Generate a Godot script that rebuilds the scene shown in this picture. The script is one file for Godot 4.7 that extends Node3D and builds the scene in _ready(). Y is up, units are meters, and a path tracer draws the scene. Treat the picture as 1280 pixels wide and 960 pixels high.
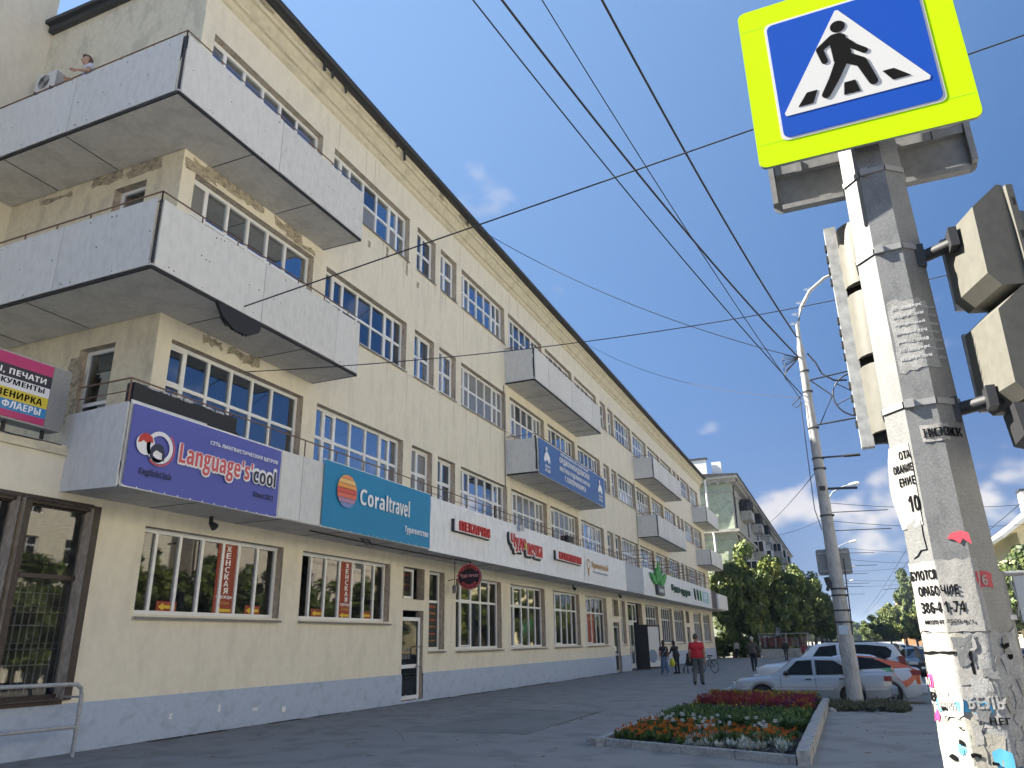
extends Node3D
# ---------------------------------------------------------------- helpers
const XF := -12.6          # plane of the long facade
const EYE := Vector3(0, 1.65, 0)
var M := {}
var taken := {}
var cache := {}
var rng := RandomNumberGenerator.new()
var FB := Basis(Vector3(0, 0, -1), Vector3(0, 1, 0), Vector3(1, 0, 0))   # local x runs along the facade, local z points out to the street

func lin(r: float, g: float, b: float, a := 1.0) -> Color:
	var c := Color(r, g, b).linear_to_srgb(); c.a = a
	return c
func gy(z: float) -> float:                       # the pavement falls gently along the street
	return -0.004 * clampf(-z - 15.0, 0.0, 75.0)
func gyr(z: float) -> float:                      # the strip with the flower bed falls a little more towards the parking bay
	return gy(z) - 0.12 * clampf((-z - 15.0) / 9.6, 0.0, 1.0)
func kk(v: Vector3) -> Vector3:
	return (v - EYE) * 1.25 + EYE
func mat(c: Color, rough := 0.8, metal := 0.0) -> StandardMaterial3D:
	var m := StandardMaterial3D.new()
	m.albedo_color = c; m.roughness = rough; m.metallic = metal
	return m
func noise(freq: float, sd: int, oct := 4) -> FastNoiseLite:
	var n := FastNoiseLite.new()
	n.noise_type = FastNoiseLite.TYPE_SIMPLEX_SMOOTH; n.frequency = freq; n.seed = sd
	n.fractal_octaves = oct; n.fractal_gain = 0.55
	return n
func ntex(c0: Color, c1: Color, freq: float, sd: int, lo := 0.25, hi := 0.75, oct := 4, size := 512) -> NoiseTexture2D:
	var t := NoiseTexture2D.new()
	t.width = size; t.height = size; t.seamless = true; t.noise = noise(freq, sd, oct)
	var g := Gradient.new()
	g.offsets = PackedFloat32Array([lo, hi]); g.colors = PackedColorArray([c0, c1])
	t.color_ramp = g
	return t
# noisy surface: colour varies between c0 and c1, repeats every `size` metres, second layer multiplies large stains
func nmat(c0: Color, c1: Color, size: Vector3, rough: float, sd: int, stain := 0.0, ssize := Vector3(9, 9, 9), bump := 0.0, freq := 0.02) -> StandardMaterial3D:
	var m := mat(Color.WHITE, rough)
	m.albedo_texture = ntex(c0, c1, freq, sd)
	m.uv1_triplanar = true; m.uv1_world_triplanar = true
	m.uv1_scale = Vector3(1 / size.x, 1 / size.y, 1 / size.z)
	if stain > 0:
		m.detail_enabled = true; m.detail_blend_mode = BaseMaterial3D.BLEND_MODE_MUL
		m.detail_albedo = ntex(lin(1 - stain, 1 - stain, 1 - stain), Color.WHITE, 0.012, sd + 50, 0.22, 0.5, 5)
		m.detail_uv_layer = BaseMaterial3D.DETAIL_UV_2
		m.uv2_triplanar = true; m.uv2_world_triplanar = true
		m.uv2_scale = Vector3(1 / ssize.x, 1 / ssize.y, 1 / ssize.z)
	if bump > 0:
		m.heightmap_enabled = true; m.heightmap_scale = bump
		m.heightmap_texture = ntex(Color.BLACK, Color.WHITE, 0.05, sd + 90, 0.1, 0.9, 4)
	return m
func S() -> SurfaceTool:
	var st := SurfaceTool.new()
	st.begin(Mesh.PRIMITIVE_TRIANGLES); st.set_smooth_group(-1)
	return st
func tri(st: SurfaceTool, a: Vector3, b: Vector3, c: Vector3) -> void:
	st.add_vertex(a); st.add_vertex(b); st.add_vertex(c)
func q(st: SurfaceTool, a: Vector3, b: Vector3, c: Vector3, d: Vector3) -> void:
	tri(st, a, b, c); tri(st, a, c, d)
func box(st: SurfaceTool, c: Vector3, s: Vector3, b := Basis()) -> void:
	var x := b.x * s.x * 0.5; var y := b.y * s.y * 0.5; var z := b.z * s.z * 0.5
	var p := []
	for k in 8: p.append(c + (x if k & 1 else -x) + (y if k & 2 else -y) + (z if k & 4 else -z))
	q(st, p[4], p[6], p[7], p[5]); q(st, p[0], p[1], p[3], p[2]); q(st, p[0], p[2], p[6], p[4])
	q(st, p[1], p[5], p[7], p[3]); q(st, p[2], p[3], p[7], p[6]); q(st, p[0], p[4], p[5], p[1])
func span(st: SurfaceTool, a: Vector3, b: Vector3) -> void:      # box from corner to corner
	box(st, (a + b) * 0.5, (b - a).abs())
func axis(a: Vector3, b: Vector3) -> Basis:
	var y := (b - a).normalized()
	var x := y.cross(Vector3.UP if absf(y.y) < 0.95 else Vector3.RIGHT).normalized()
	return Basis(x, y, x.cross(y))
func bar(st: SurfaceTool, a: Vector3, b: Vector3, w: float, h := 0.0) -> void:
	box(st, (a + b) * 0.5, Vector3(w, a.distance_to(b), h if h > 0 else w), axis(a, b))
func tube(st: SurfaceTool, pts: Array, r, n := 8, cap := true) -> void:
	var rings := []
	for i in pts.size():
		var d: Vector3 = pts[mini(i + 1, pts.size() - 1)] - pts[maxi(i - 1, 0)]
		var b := axis(Vector3.ZERO, d)
		var rad: float = r[i] if r is Array else r
		var ring := []
		for k in n: ring.append(pts[i] + (b.x * cos(TAU * k / n) + b.z * sin(TAU * k / n)) * rad)
		rings.append(ring)
	st.set_smooth_group(1)
	for i in rings.size() - 1:
		for k in n: q(st, rings[i][k], rings[i + 1][k], rings[i + 1][(k + 1) % n], rings[i][(k + 1) % n])
	st.set_smooth_group(-1)
	if cap:
		for k in range(1, n - 1):
			tri(st, rings[0][0], rings[0][k], rings[0][k + 1]); tri(st, rings[-1][0], rings[-1][k + 1], rings[-1][k])
func prism(st: SurfaceTool, poly: PackedVector2Array, xf: Transform3D, depth: float) -> void:
	var ix := Geometry2D.triangulate_polygon(poly)
	for i in range(0, ix.size(), 3):
		var a := poly[ix[i]]; var b := poly[ix[i + 1]]; var c := poly[ix[i + 2]]
		tri(st, xf * Vector3(a.x, a.y, 0), xf * Vector3(b.x, b.y, 0), xf * Vector3(c.x, c.y, 0))
		tri(st, xf * Vector3(a.x, a.y, -depth), xf * Vector3(c.x, c.y, -depth), xf * Vector3(b.x, b.y, -depth))
	for i in poly.size():
		var a := poly[i]; var b := poly[(i + 1) % poly.size()]
		q(st, xf * Vector3(a.x, a.y, 0), xf * Vector3(b.x, b.y, 0), xf * Vector3(b.x, b.y, -depth), xf * Vector3(a.x, a.y, -depth))
func disc(r: float, n := 20, sx := 1.0, c := Vector2.ZERO) -> PackedVector2Array:
	var p := PackedVector2Array()
	for k in n: p.append(c + Vector2(cos(TAU * k / n) * r * sx, sin(TAU * k / n) * r))
	return p
func rrect(w: float, h: float, r: float, n := 5) -> PackedVector2Array:   # centred rounded rectangle
	var p := PackedVector2Array()
	for c in [[1, 1, 0], [-1, 1, 1], [-1, -1, 2], [1, -1, 3]]:
		for k in n + 1:
			var a: float = PI / 2 * (c[2] + float(k) / n)
			p.append(Vector2(c[0] * (w / 2 - r), c[1] * (h / 2 - r)) + Vector2(cos(a), sin(a)) * r)
	return p
func ring(r0: float, r1: float, a0 := 0.0, a1 := TAU, n := 28, c := Vector2.ZERO) -> PackedVector2Array:
	var p := PackedVector2Array()
	for k in n + 1: p.append(c + Vector2(cos(lerpf(a0, a1, float(k) / n)), sin(lerpf(a0, a1, float(k) / n))) * r1)
	for k in n + 1: p.append(c + Vector2(cos(lerpf(a1, a0, float(k) / n)), sin(lerpf(a1, a0, float(k) / n))) * r0)
	return p
func torn(w: float, h: float, n: int, rough: float) -> PackedVector2Array:   # a rectangle with a ragged edge
	var p := PackedVector2Array()
	for side in 4:
		for k in n:
			var t := float(k) / n
			var v: Vector2 = [Vector2(t, 0), Vector2(1, t), Vector2(1 - t, 1), Vector2(0, 1 - t)][side]
			p.append(Vector2((v.x - 0.5) * w, (v.y - 0.5) * h) + Vector2(rng.randf_range(-rough, rough), rng.randf_range(-rough, rough)))
	return p
func uname(parent: Node, called: String) -> String:
	var key := str(parent.get_instance_id()) + called
	var n: int = taken.get(key, 0)
	taken[key] = n + 1
	return called if n == 0 else "%s_%03d" % [called, n]
func put(o: Node3D, called: String, parent: Node = self) -> Node3D:
	o.name = uname(parent, called)
	parent.add_child(o, true)
	return o
func inst(mesh: Mesh, called: String, m: Material, parent: Node = self, xf := Transform3D()) -> MeshInstance3D:
	var o := MeshInstance3D.new()
	o.mesh = mesh; o.material_override = m; o.transform = xf
	put(o, called, parent)
	return o
func done(st: SurfaceTool, called: String, m: Material, parent: Node = self) -> MeshInstance3D:
	st.generate_normals()
	return inst(st.commit(), called, m, parent)
func tag(o: Node, label: String, category: String, group := "", kind := "") -> Node:
	if label: o.set_meta("label", label)
	if category: o.set_meta("category", category)
	if group: o.set_meta("group", group)
	if kind: o.set_meta("kind", kind)
	return o
func thing(called: String, label: String, category: String, at := Vector3.ZERO, turn := 0.0, group := "") -> Node3D:
	var o := Node3D.new()
	o.position = at; o.rotation.y = turn
	put(o, called)
	tag(o, label, category, group)
	return o
func copy(src: Node3D, called: String, label: String, at: Vector3, turn := 0.0, group := "") -> Node3D:
	var o: Node3D = src.duplicate()
	o.position = at; o.rotation.y = turn
	put(o, called)
	o.set_meta("label", label)
	if group: o.set_meta("group", group)
	return o
func struct(st: SurfaceTool, called: String, m: Material, label := "", cat := "") -> MeshInstance3D:
	var o := done(st, called, m)
	tag(o, label, cat, "", "structure")
	return o
func part(called: String, m: Material, parent: Node, a: Vector3, b: Vector3) -> MeshInstance3D:
	var st := S(); span(st, a, b)
	return done(st, called, m, parent)
# lettering fitted into a w x h box whose lower left corner is the origin of xf
func text(s: String, w: float, h: float, m: Material, parent: Node, xf: Transform3D, depth := 0.006, serif := false, called := "lettering") -> MeshInstance3D:
	var t := TextMesh.new()
	var f := SystemFont.new()
	f.font_names = PackedStringArray(["Droid Serif" if serif else "Droid Sans"])
	f.font_weight = 700
	t.font = f; t.text = s; t.font_size = 48; t.pixel_size = 0.01; t.depth = 0.05; t.curve_step = 1.5
	t.horizontal_alignment = HORIZONTAL_ALIGNMENT_CENTER; t.vertical_alignment = VERTICAL_ALIGNMENT_CENTER
	var bb := t.get_aabb()
	var sc := Vector3(w / maxf(bb.size.x, 0.01), h / maxf(bb.size.y, 0.01), depth / 0.05)
	var b := Basis(xf.basis.x * sc.x, xf.basis.y * sc.y, xf.basis.z * sc.z)
	var o := inst(t, called, m, parent, Transform3D(b, xf * Vector3(w / 2 - bb.get_center().x * sc.x, h / 2 - bb.get_center().y * sc.y, depth / 2)))
	return o

# ---------------------------------------------------------------- camera, sky, sun, exposure
func sky_texture() -> ImageTexture:
	var W := 2048; var H := 1024
	var to_sun := Vector3(-sin(deg_to_rad(78)) * cos(deg_to_rad(42.9)), sin(deg_to_rad(42.9)), cos(deg_to_rad(78)) * cos(deg_to_rad(42.9)))
	var data := PackedFloat32Array(); data.resize(W * H * 3)
	var n1 := noise(0.9, 11, 5); var n2 := noise(2.6, 5, 4)
	for j in H:
		var el := (0.5 - (j + 0.5) / H) * PI
		var y := sin(el); var cr := cos(el)
		for i in W:
			var ph := (i + 0.5) / W * TAU
			var d := Vector3(sin(ph) * cr, y, -cos(ph) * cr)
			var c: Color
			if y < -0.02:
				c = Color(0.3, 0.3, 0.29)
			else:
				var s := clampf(d.dot(to_sun) / 0.65, -0.25, 1.5)
				c = Color(0.093, 0.223, 0.515) + (Color(0.283, 0.515, 0.93) - Color(0.093, 0.223, 0.515)) * s
				c = c * (1.0 + 0.42 * exp(-pow(y / 0.3, 2.0)))
				c = c.lerp(Color(0.39, 0.52, 0.71), exp(-pow(maxf(y, 0.0) / 0.155, 1.3)))
				c = c.lerp(Color(1.1, 1.1, 1.1), 0.7 * pow(maxf(d.dot(to_sun), 0.0), 40.0))
				if y < 0.6:
					var e := Vector3(d.x, d.y * 1.7, d.z)
					var v := n1.get_noise_3dv(e * 4.6 + Vector3(1.7, 0, 0.4)) + 0.32 * n2.get_noise_3dv(e * 5.2)
					var low := 1.0 - smoothstep(0.10, 0.30, y)
					var cov := smoothstep(0.34 - 0.34 * low, 0.58 - 0.30 * low, v + 0.02) * (0.22 + 0.70 * low)
					var up := n1.get_noise_3dv((e + Vector3(0, 0.045, 0)) * 4.6 + Vector3(1.7, 0, 0.4)) + 0.32 * n2.get_noise_3dv((e + Vector3(0, 0.045, 0)) * 5.2)
					c = c.lerp(Color(0.60, 0.68, 0.80).lerp(Color(0.95, 0.95, 0.95), smoothstep(-0.16, 0.22, v - up)), cov)
			var k := (j * W + i) * 3
			data[k] = c.r / 5.35; data[k + 1] = c.g / 5.6; data[k + 2] = c.b / 5.6
	return ImageTexture.create_from_image(Image.create_from_data(W, H, false, Image.FORMAT_RGBF, data.to_byte_array()))

func _ready() -> void:
	rng.seed = 4
	var cam := Camera3D.new()
	cam.name = "camera"; add_child(cam)
	cam.transform = Transform3D(Basis.from_euler(Vector3(0.33402, 0.39560, 0.0)) * Basis(Vector3(0, 0, 1), -0.01946), EYE)
	cam.fov = 54.497; cam.near = 0.05; cam.far = 4000; cam.current = true
	var we := WorldEnvironment.new(); we.name = "environment"
	var env := Environment.new()
	env.background_mode = Environment.BG_SKY
	var sky := Sky.new(); var sm := PanoramaSkyMaterial.new()
	sm.panorama = sky_texture(); sky.sky_material = sm; env.sky = sky
	env.tonemap_mode = Environment.TONE_MAPPER_LINEAR
	env.tonemap_exposure = 5.35
	env.sdfgi_enabled = true; env.ssao_enabled = true; env.ssil_enabled = true
	env.fog_enabled = true; env.fog_density = 0.0003; env.fog_light_color = Color(0.75, 0.83, 0.92)
	we.environment = env; add_child(we)
	var sun := DirectionalLight3D.new(); sun.name = "sun"
	sun.light_energy = 1.4; sun.light_color = Color(1.0, 0.97, 0.91); sun.light_angular_distance = 0.5; sun.shadow_enabled = true
	var tr := Vector3(sin(deg_to_rad(78)) * cos(deg_to_rad(42.9)), -sin(deg_to_rad(42.9)), -cos(deg_to_rad(78)) * cos(deg_to_rad(42.9)))
	sun.transform = Transform3D(Basis.looking_at(tr, Vector3.UP), Vector3(-30, 40, 10))
	add_child(sun)
	materials()
	ground()
	main_building()
	neighbours()
	shop_signs()
	trees()
	near_pole()
	far_poles()
	wires()
	flower_bed()
	cars()
	people()
	small_things()

func materials() -> void:
	M.plaster = nmat(lin(.75, .70, .575), lin(.785, .735, .61), Vector3(2.4, 3.4, 2.4), .92, 3, .07, Vector3(4.5, 13, 4.5), .15)
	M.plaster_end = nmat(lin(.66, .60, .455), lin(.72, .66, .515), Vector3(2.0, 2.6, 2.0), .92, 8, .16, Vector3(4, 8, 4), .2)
	M.plinth = nmat(lin(.40, .475, .60), lin(.44, .515, .64), Vector3(1.6, 1.2, 1.6), .85, 13, .14, Vector3(3.5, 2.5, 3.5), .2)
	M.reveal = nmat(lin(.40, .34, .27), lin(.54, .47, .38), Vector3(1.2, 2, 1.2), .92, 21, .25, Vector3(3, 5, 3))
	M.peel = nmat(lin(.30, .26, .19), lin(.52, .46, .36), Vector3(.9, .9, .9), .95, 27, .45, Vector3(1.7, 1.2, 1.7), .8, 0.03)
	M.cornice = nmat(lin(.62, .56, .42), lin(.69, .63, .48), Vector3(3, 1, 3), .9, 31, .18, Vector3(5, 3, 5))
	M.panel = nmat(lin(.655, .655, .645), lin(.70, .70, .69), Vector3(1.6, 4, 1.6), .75, 36, .06, Vector3(1.6, 3.2, 1.6), .08)
	M.panel_b = nmat(lin(.625, .625, .615), lin(.675, .675, .665), Vector3(1.3, 4, 1.3), .75, 37, .07, Vector3(1.4, 2.6, 1.4), .08)
	M.soffit = nmat(lin(.60, .58, .55), lin(.66, .64, .61), Vector3(2.2, 2.2, 2.2), .9, 41, .12, Vector3(6, 6, 6))
	M.fascia = nmat(lin(.74, .76, .78), lin(.82, .83, .84), Vector3(4, 5, 4), .45, 44, .08, Vector3(2, 9, 2))
	M.fascia_grey = nmat(lin(.46, .50, .55), lin(.56, .59, .63), Vector3(1.2, 6, 1.2), .5, 46, .1, Vector3(2, 7, 2))
	M.dark_metal = mat(lin(.035, .036, .04), .55, .3)
	M.black = mat(lin(.012, .012, .014), .6)
	M.roof = nmat(lin(.020, .020, .022), lin(.045, .043, .042), Vector3(1.5, 1.5, 1.5), .6, 52)
	M.grey_metal = nmat(lin(.30, .31, .32), lin(.42, .43, .44), Vector3(.7, .7, .7), .5, 55)
	M.pvc = mat(lin(.80, .81, .82), .35)
	M.sill = mat(lin(.23, .22, .21), .6, .2)
	M.brown = nmat(lin(.030, .020, .018), lin(.055, .036, .032), Vector3(.5, 2, .5), .5, 57)
	M.glass = mat(lin(.012, .014, .015, .42), .02)
	M.glass.transparency = BaseMaterial3D.TRANSPARENCY_ALPHA; M.glass.metallic_specular = .75
	M.glass_sky = mat(lin(.52, .56, .60), .025, 1.0)
	M.glass_low = mat(lin(.26, .29, .32), .03, 1.0)
	M.glass_net = mat(lin(.22, .225, .225), .05); M.glass_net.metallic_specular = .9
	M.glass_dark = mat(lin(.02, .024, .028), .03); M.glass_dark.metallic_specular = .45
	M.room = nmat(lin(.10, .10, .095), lin(.16, .155, .145), Vector3(3, 3, 3), .95, 60)
	M.curtain = mat(lin(.70, .71, .72), .9); M.curtain.backlight_enabled = true; M.curtain.backlight = Color(.25, .25, .25)
	M.blind = mat(lin(.12, .13, .15), .8)
	M.asphalt = nmat(lin(.235, .226, .213), lin(.27, .26, .245), Vector3(1.1, 1.1, 1.1), .9, 63, .22, Vector3(7, 7, 7), .5, 0.06)
	M.road = nmat(lin(.185, .180, .172), lin(.215, .21, .20), Vector3(1.3, 1.3, 1.3), .88, 66, .2, Vector3(11, 11, 11), .4, 0.06)
	M.concrete = nmat(lin(.30, .295, .285), lin(.42, .41, .39), Vector3(.8, .8, .8), .92, 69, .3, Vector3(2, 3, 2), .5)
	M.pole = nmat(lin(.33, .33, .33), lin(.42, .42, .42), Vector3(.9, 2.5, .9), .9, 72, .22, Vector3(1.5, 4, 1.5), .4)
	M.zinc = nmat(lin(.15, .155, .16), lin(.205, .21, .21), Vector3(.22, .22, .22), .5, 75, .2, Vector3(.5, .9, .5), .03, 0.035)
	M.zinc.metallic = .25
	M.alu = nmat(lin(.22, .225, .23), lin(.26, .265, .27), Vector3(.6, .6, .6), .5, 78); M.alu.metallic = .2
	M.shell = nmat(lin(.115, .112, .096), lin(.135, .132, .114), Vector3(.5, .8, .5), .55, 80, .12, Vector3(.4, .6, .4))
	M.paper = nmat(lin(.25, .247, .238), lin(.30, .297, .288), Vector3(.25, .25, .25), .85, 83, .12, Vector3(.3, .5, .3), .04, 0.03)
	M.ink = mat(lin(.008, .008, .009), .9); M.ink.metallic_specular = .15
	M.soil = nmat(lin(.020, .016, .012), lin(.05, .04, .03), Vector3(.5, .5, .5), 1, 85)
	M.white = mat(lin(.80, .80, .80), .5)
	M.red = mat(lin(.52, .03, .025), .5)
	M.brick_pale = nmat(lin(.58, .52, .43), lin(.68, .62, .53), Vector3(2, 2, 2), .9, 88)
	M.green_wall = nmat(lin(.40, .45, .35), lin(.46, .51, .40), Vector3(3, 4, 3), .92, 90, .2, Vector3(9, 6, 9))
	M.grey_wall = nmat(lin(.36, .35, .32), lin(.47, .46, .43), Vector3(3, 4, 3), .92, 92, .25, Vector3(8, 9, 8))
	M.leaf_a = leafmat(); M.rust = nmat(lin(.16, .09, .06), lin(.24, .16, .11), Vector3(.3, .3, .3), .8, 95)
func leafmat() -> StandardMaterial3D:
	var m := mat(Color.WHITE, .6)
	m.vertex_color_use_as_albedo = true
	m.backlight_enabled = true; m.backlight = Color(.32, .42, .14)
	return m
func vmat(rough := .8) -> StandardMaterial3D:
	var m := mat(Color.WHITE, rough)
	m.vertex_color_use_as_albedo = true
	return m

const KZ := -24.7
func sheet(st: SurfaceTool, x0: float, x1: float, zs: Array, off: float, r := false) -> void:
	for i in zs.size() - 1:
		var a: float = (gyr(zs[i]) if r else gy(zs[i])) + off; var b: float = (gyr(zs[i + 1]) if r else gy(zs[i + 1])) + off
		q(st, Vector3(x0, a, zs[i]), Vector3(x1, a, zs[i]), Vector3(x1, b, zs[i + 1]), Vector3(x0, b, zs[i + 1]))
func ground() -> void:
	var st := S()
	sheet(st, -400, -4.02, [400.0, -15.0, -90.0, -1500.0], 0.0)
	sheet(st, -4.02, 3.2, [400.0, -15.0, -24.6, KZ], 0.0, true)
	struct(st, "pavement", M.asphalt, "wide worn grey asphalt pavement in front of the long cream building", "pavement")
	st = S()
	sheet(st, 3.2, 500, [400.0, -15.0, -24.6, KZ], -0.18, true)
	sheet(st, -4.02, 500, [KZ, -90.0, -1500.0], -0.18, true)
	struct(st, "road", M.road, "asphalt road and parking bay below the kerb", "road")
	# kerb line between the pavement and the parking bay
	var kb := Node3D.new(); put(kb, "kerb"); tag(kb, "low grey concrete kerb edging the parking bay", "kerb", "", "structure")
	var z := KZ
	while z > -88:
		var s := S(); box(s, Vector3(-4.08, gy(z) - .10, z - .5), Vector3(.13, .34, .985)); done(s, "kerb_stone", M.concrete, kb); z -= 1.0
	var x := -4.0
	while x < 3.1:
		var s := S(); box(s, Vector3(x + .5, gyr(KZ) - .09, KZ + .04), Vector3(.985, .20, .13)); done(s, "kerb_stone", M.concrete, kb); x += 1.0
	# painted lines far down the road
	st = S()
	for i in 9: span(st, Vector3(6.6, gyr(-45.0 - i * 9) - .176, -45.0 - i * 9), Vector3(6.75, gyr(-45.0 - i * 9) - .170, -49.0 - i * 9))
	struct(st, "road_marking", M.white, "white dashed lane line along the road", "road marking")

# ---------------------------------------------------------------- windows
# frame with panes; origin lower left, x to the right, z outwards
func frame(cols: Array, rows: Array, w: float, h: float) -> Dictionary:
	var key := "%s%s%.2f %.2f" % [cols, rows, w, h]
	if cache.has(key): return cache[key]
	var st := S(); var t := .085; var d := .07
	span(st, Vector3(0, 0, -d), Vector3(t, h, 0)); span(st, Vector3(w - t, 0, -d), Vector3(w, h, 0))
	span(st, Vector3(t, 0, -d), Vector3(w - t, t, 0)); span(st, Vector3(t, h - t, -d), Vector3(w - t, h, 0))
	var tc := 0.0
	for c in cols: tc += absf(c)
	var tr := 0.0
	for r in rows: tr += r
	var xs := [t]; var acc := 0.0
	for c in cols:
		acc += absf(c); xs.append(lerpf(t, w - t, acc / tc))
	var ys := [t]; acc = 0.0
	for r in rows:
		acc += r; ys.append(lerpf(t, h - t, acc / tr))
	for i in range(1, cols.size()):
		var ww: float = .075 if cols[i] > 0 and cols[i - 1] > 0 else .11
		span(st, Vector3(xs[i] - ww / 2, t, -d), Vector3(xs[i] + ww / 2, h - t, .004))
	var panes := []
	for i in cols.size():
		for j in rows.size():
			panes.append(Rect2(xs[i], ys[j], xs[i + 1] - xs[i], ys[j + 1] - ys[j]))
			if j > 0: span(st, Vector3(xs[i] + .03, ys[j] - .04, -d + .005), Vector3(xs[i + 1] - .03, ys[j] + .04, -.004))
			if cols[i] < 0:      # an opening sash: a second, slightly proud frame
				var x0: float = xs[i] + .012; var x1: float = xs[i + 1] - .012; var y0: float = ys[j] + .012; var y1: float = ys[j + 1] - .012
				span(st, Vector3(x0, y0, -.02), Vector3(x0 + .05, y1, .012)); span(st, Vector3(x1 - .05, y0, -.02), Vector3(x1, y1, .012))
				span(st, Vector3(x0, y0, -.02), Vector3(x1, y0 + .05, .011)); span(st, Vector3(x0, y1 - .05, -.02), Vector3(x1, y1, .011))
	st.generate_normals()
	var d2 := {"mesh": st.commit(), "panes": panes, "w": w, "h": h}
	cache[key] = d2
	return d2
func pane_mesh(w: float, h: float) -> Mesh:
	var key := "pane%.3f %.3f" % [w, h]
	if not cache.has(key):
		var st := S()
		q(st, Vector3(0, 0, 0), Vector3(w, 0, 0), Vector3(w, h, 0), Vector3(0, h, 0))
		st.generate_normals(); cache[key] = st.commit()
	return cache[key]
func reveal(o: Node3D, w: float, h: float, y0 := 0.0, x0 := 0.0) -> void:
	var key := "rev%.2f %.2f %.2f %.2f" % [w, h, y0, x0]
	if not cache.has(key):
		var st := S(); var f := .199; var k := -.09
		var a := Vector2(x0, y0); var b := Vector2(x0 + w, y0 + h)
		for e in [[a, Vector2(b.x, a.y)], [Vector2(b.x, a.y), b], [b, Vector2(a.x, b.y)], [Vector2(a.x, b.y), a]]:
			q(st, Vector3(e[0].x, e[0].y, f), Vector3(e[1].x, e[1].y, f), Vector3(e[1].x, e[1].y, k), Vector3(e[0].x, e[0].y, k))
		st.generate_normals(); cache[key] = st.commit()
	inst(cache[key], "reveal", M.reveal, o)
func window(parent: Node, f: Dictionary, xf: Transform3D, near: bool, open_at := -1, sill := 0.0, curt := -1.0, fm: Material = null, glass: Material = null, rev := Vector4()) -> MeshInstance3D:
	var o := inst(f.mesh, "window", fm if fm else M.pvc, parent, xf)
	if rev.x > 0: reveal(o, rev.x, rev.y, rev.z, rev.w)
	var g: Material = glass if glass else M.glass
	if near:
		for i in f.panes.size():
			var r: Rect2 = f.panes[i]
			if i == open_at: continue
			var px := Transform3D(Basis(), Vector3(r.position.x, r.position.y, -.04))
			# panes never sit perfectly true: each tips its reflection a little
			px.basis = Basis(Vector3.UP, rng.randf_range(-.007, .007)) * Basis(Vector3.RIGHT, rng.randf_range(-.007, .007))
			var gp: Material = g
			if g == M.glass_sky and rng.randf() < .2: gp = M.glass_low if rng.randf() < .6 else M.glass_net
			inst(pane_mesh(r.size.x, r.size.y), "pane", gp, o, px)
	else:
		var key := "glz" + str(f.mesh.get_instance_id())
		if not cache.has(key):
			var st := S()
			for r in f.panes: q(st, Vector3(r.position.x, r.position.y, -.04), Vector3(r.end.x, r.position.y, -.04), Vector3(r.end.x, r.end.y, -.04), Vector3(r.position.x, r.end.y, -.04))
			st.generate_normals(); cache[key] = st.commit()
		inst(cache[key], "glazing", g, o)
	if open_at >= 0:              # sash tilted into the room
		var r: Rect2 = f.panes[open_at]
		var st := S()
		var s := .05
		span(st, Vector3(0, 0, -.05), Vector3(s, r.size.y, 0)); span(st, Vector3(r.size.x - s, 0, -.05), Vector3(r.size.x, r.size.y, 0))
		span(st, Vector3(s, 0, -.05), Vector3(r.size.x - s, s, 0)); span(st, Vector3(s, r.size.y - s, -.05), Vector3(r.size.x - s, r.size.y, 0))
		var sash := done(st, "open_sash", M.pvc, o)
		sash.transform = Transform3D(Basis(Vector3.UP, 1.1), Vector3(r.position.x, r.position.y, -.07))
	if sill > 0:
		var st := S()
		q(st, Vector3(-.02, -.06, sill + .05), Vector3(f.w + .02, -.06, sill + .05), Vector3(f.w + .02, -.005, 0), Vector3(-.02, -.005, 0))
		box(st, Vector3(f.w / 2, -.075, sill + .05), Vector3(f.w + .04, .04, .012))
		done(st, "sill", M.sill, o)
	if curt > 0:
		var st := S()
		var n := 16
		var x0: float = f.w * rng.randf_range(.03, .3); var x1: float = f.w * rng.randf_range(.55, .97)
		var yb: float = .05 if rng.randf() < .6 else f.h * rng.randf_range(.3, .5)
		for i in n:
			var a := lerpf(x0, x1, float(i) / n); var b := lerpf(x0, x1, float(i + 1) / n)
			var za := -.22 - .03 * (i % 2); var zb := -.22 - .03 * ((i + 1) % 2)
			q(st, Vector3(a, yb, za), Vector3(b, yb, zb), Vector3(b, f.h - .03, zb), Vector3(a, f.h - .03, za))
		done(st, "curtain", M.curtain if rng.randf() < .75 else M.blind, o)
	return o

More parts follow.
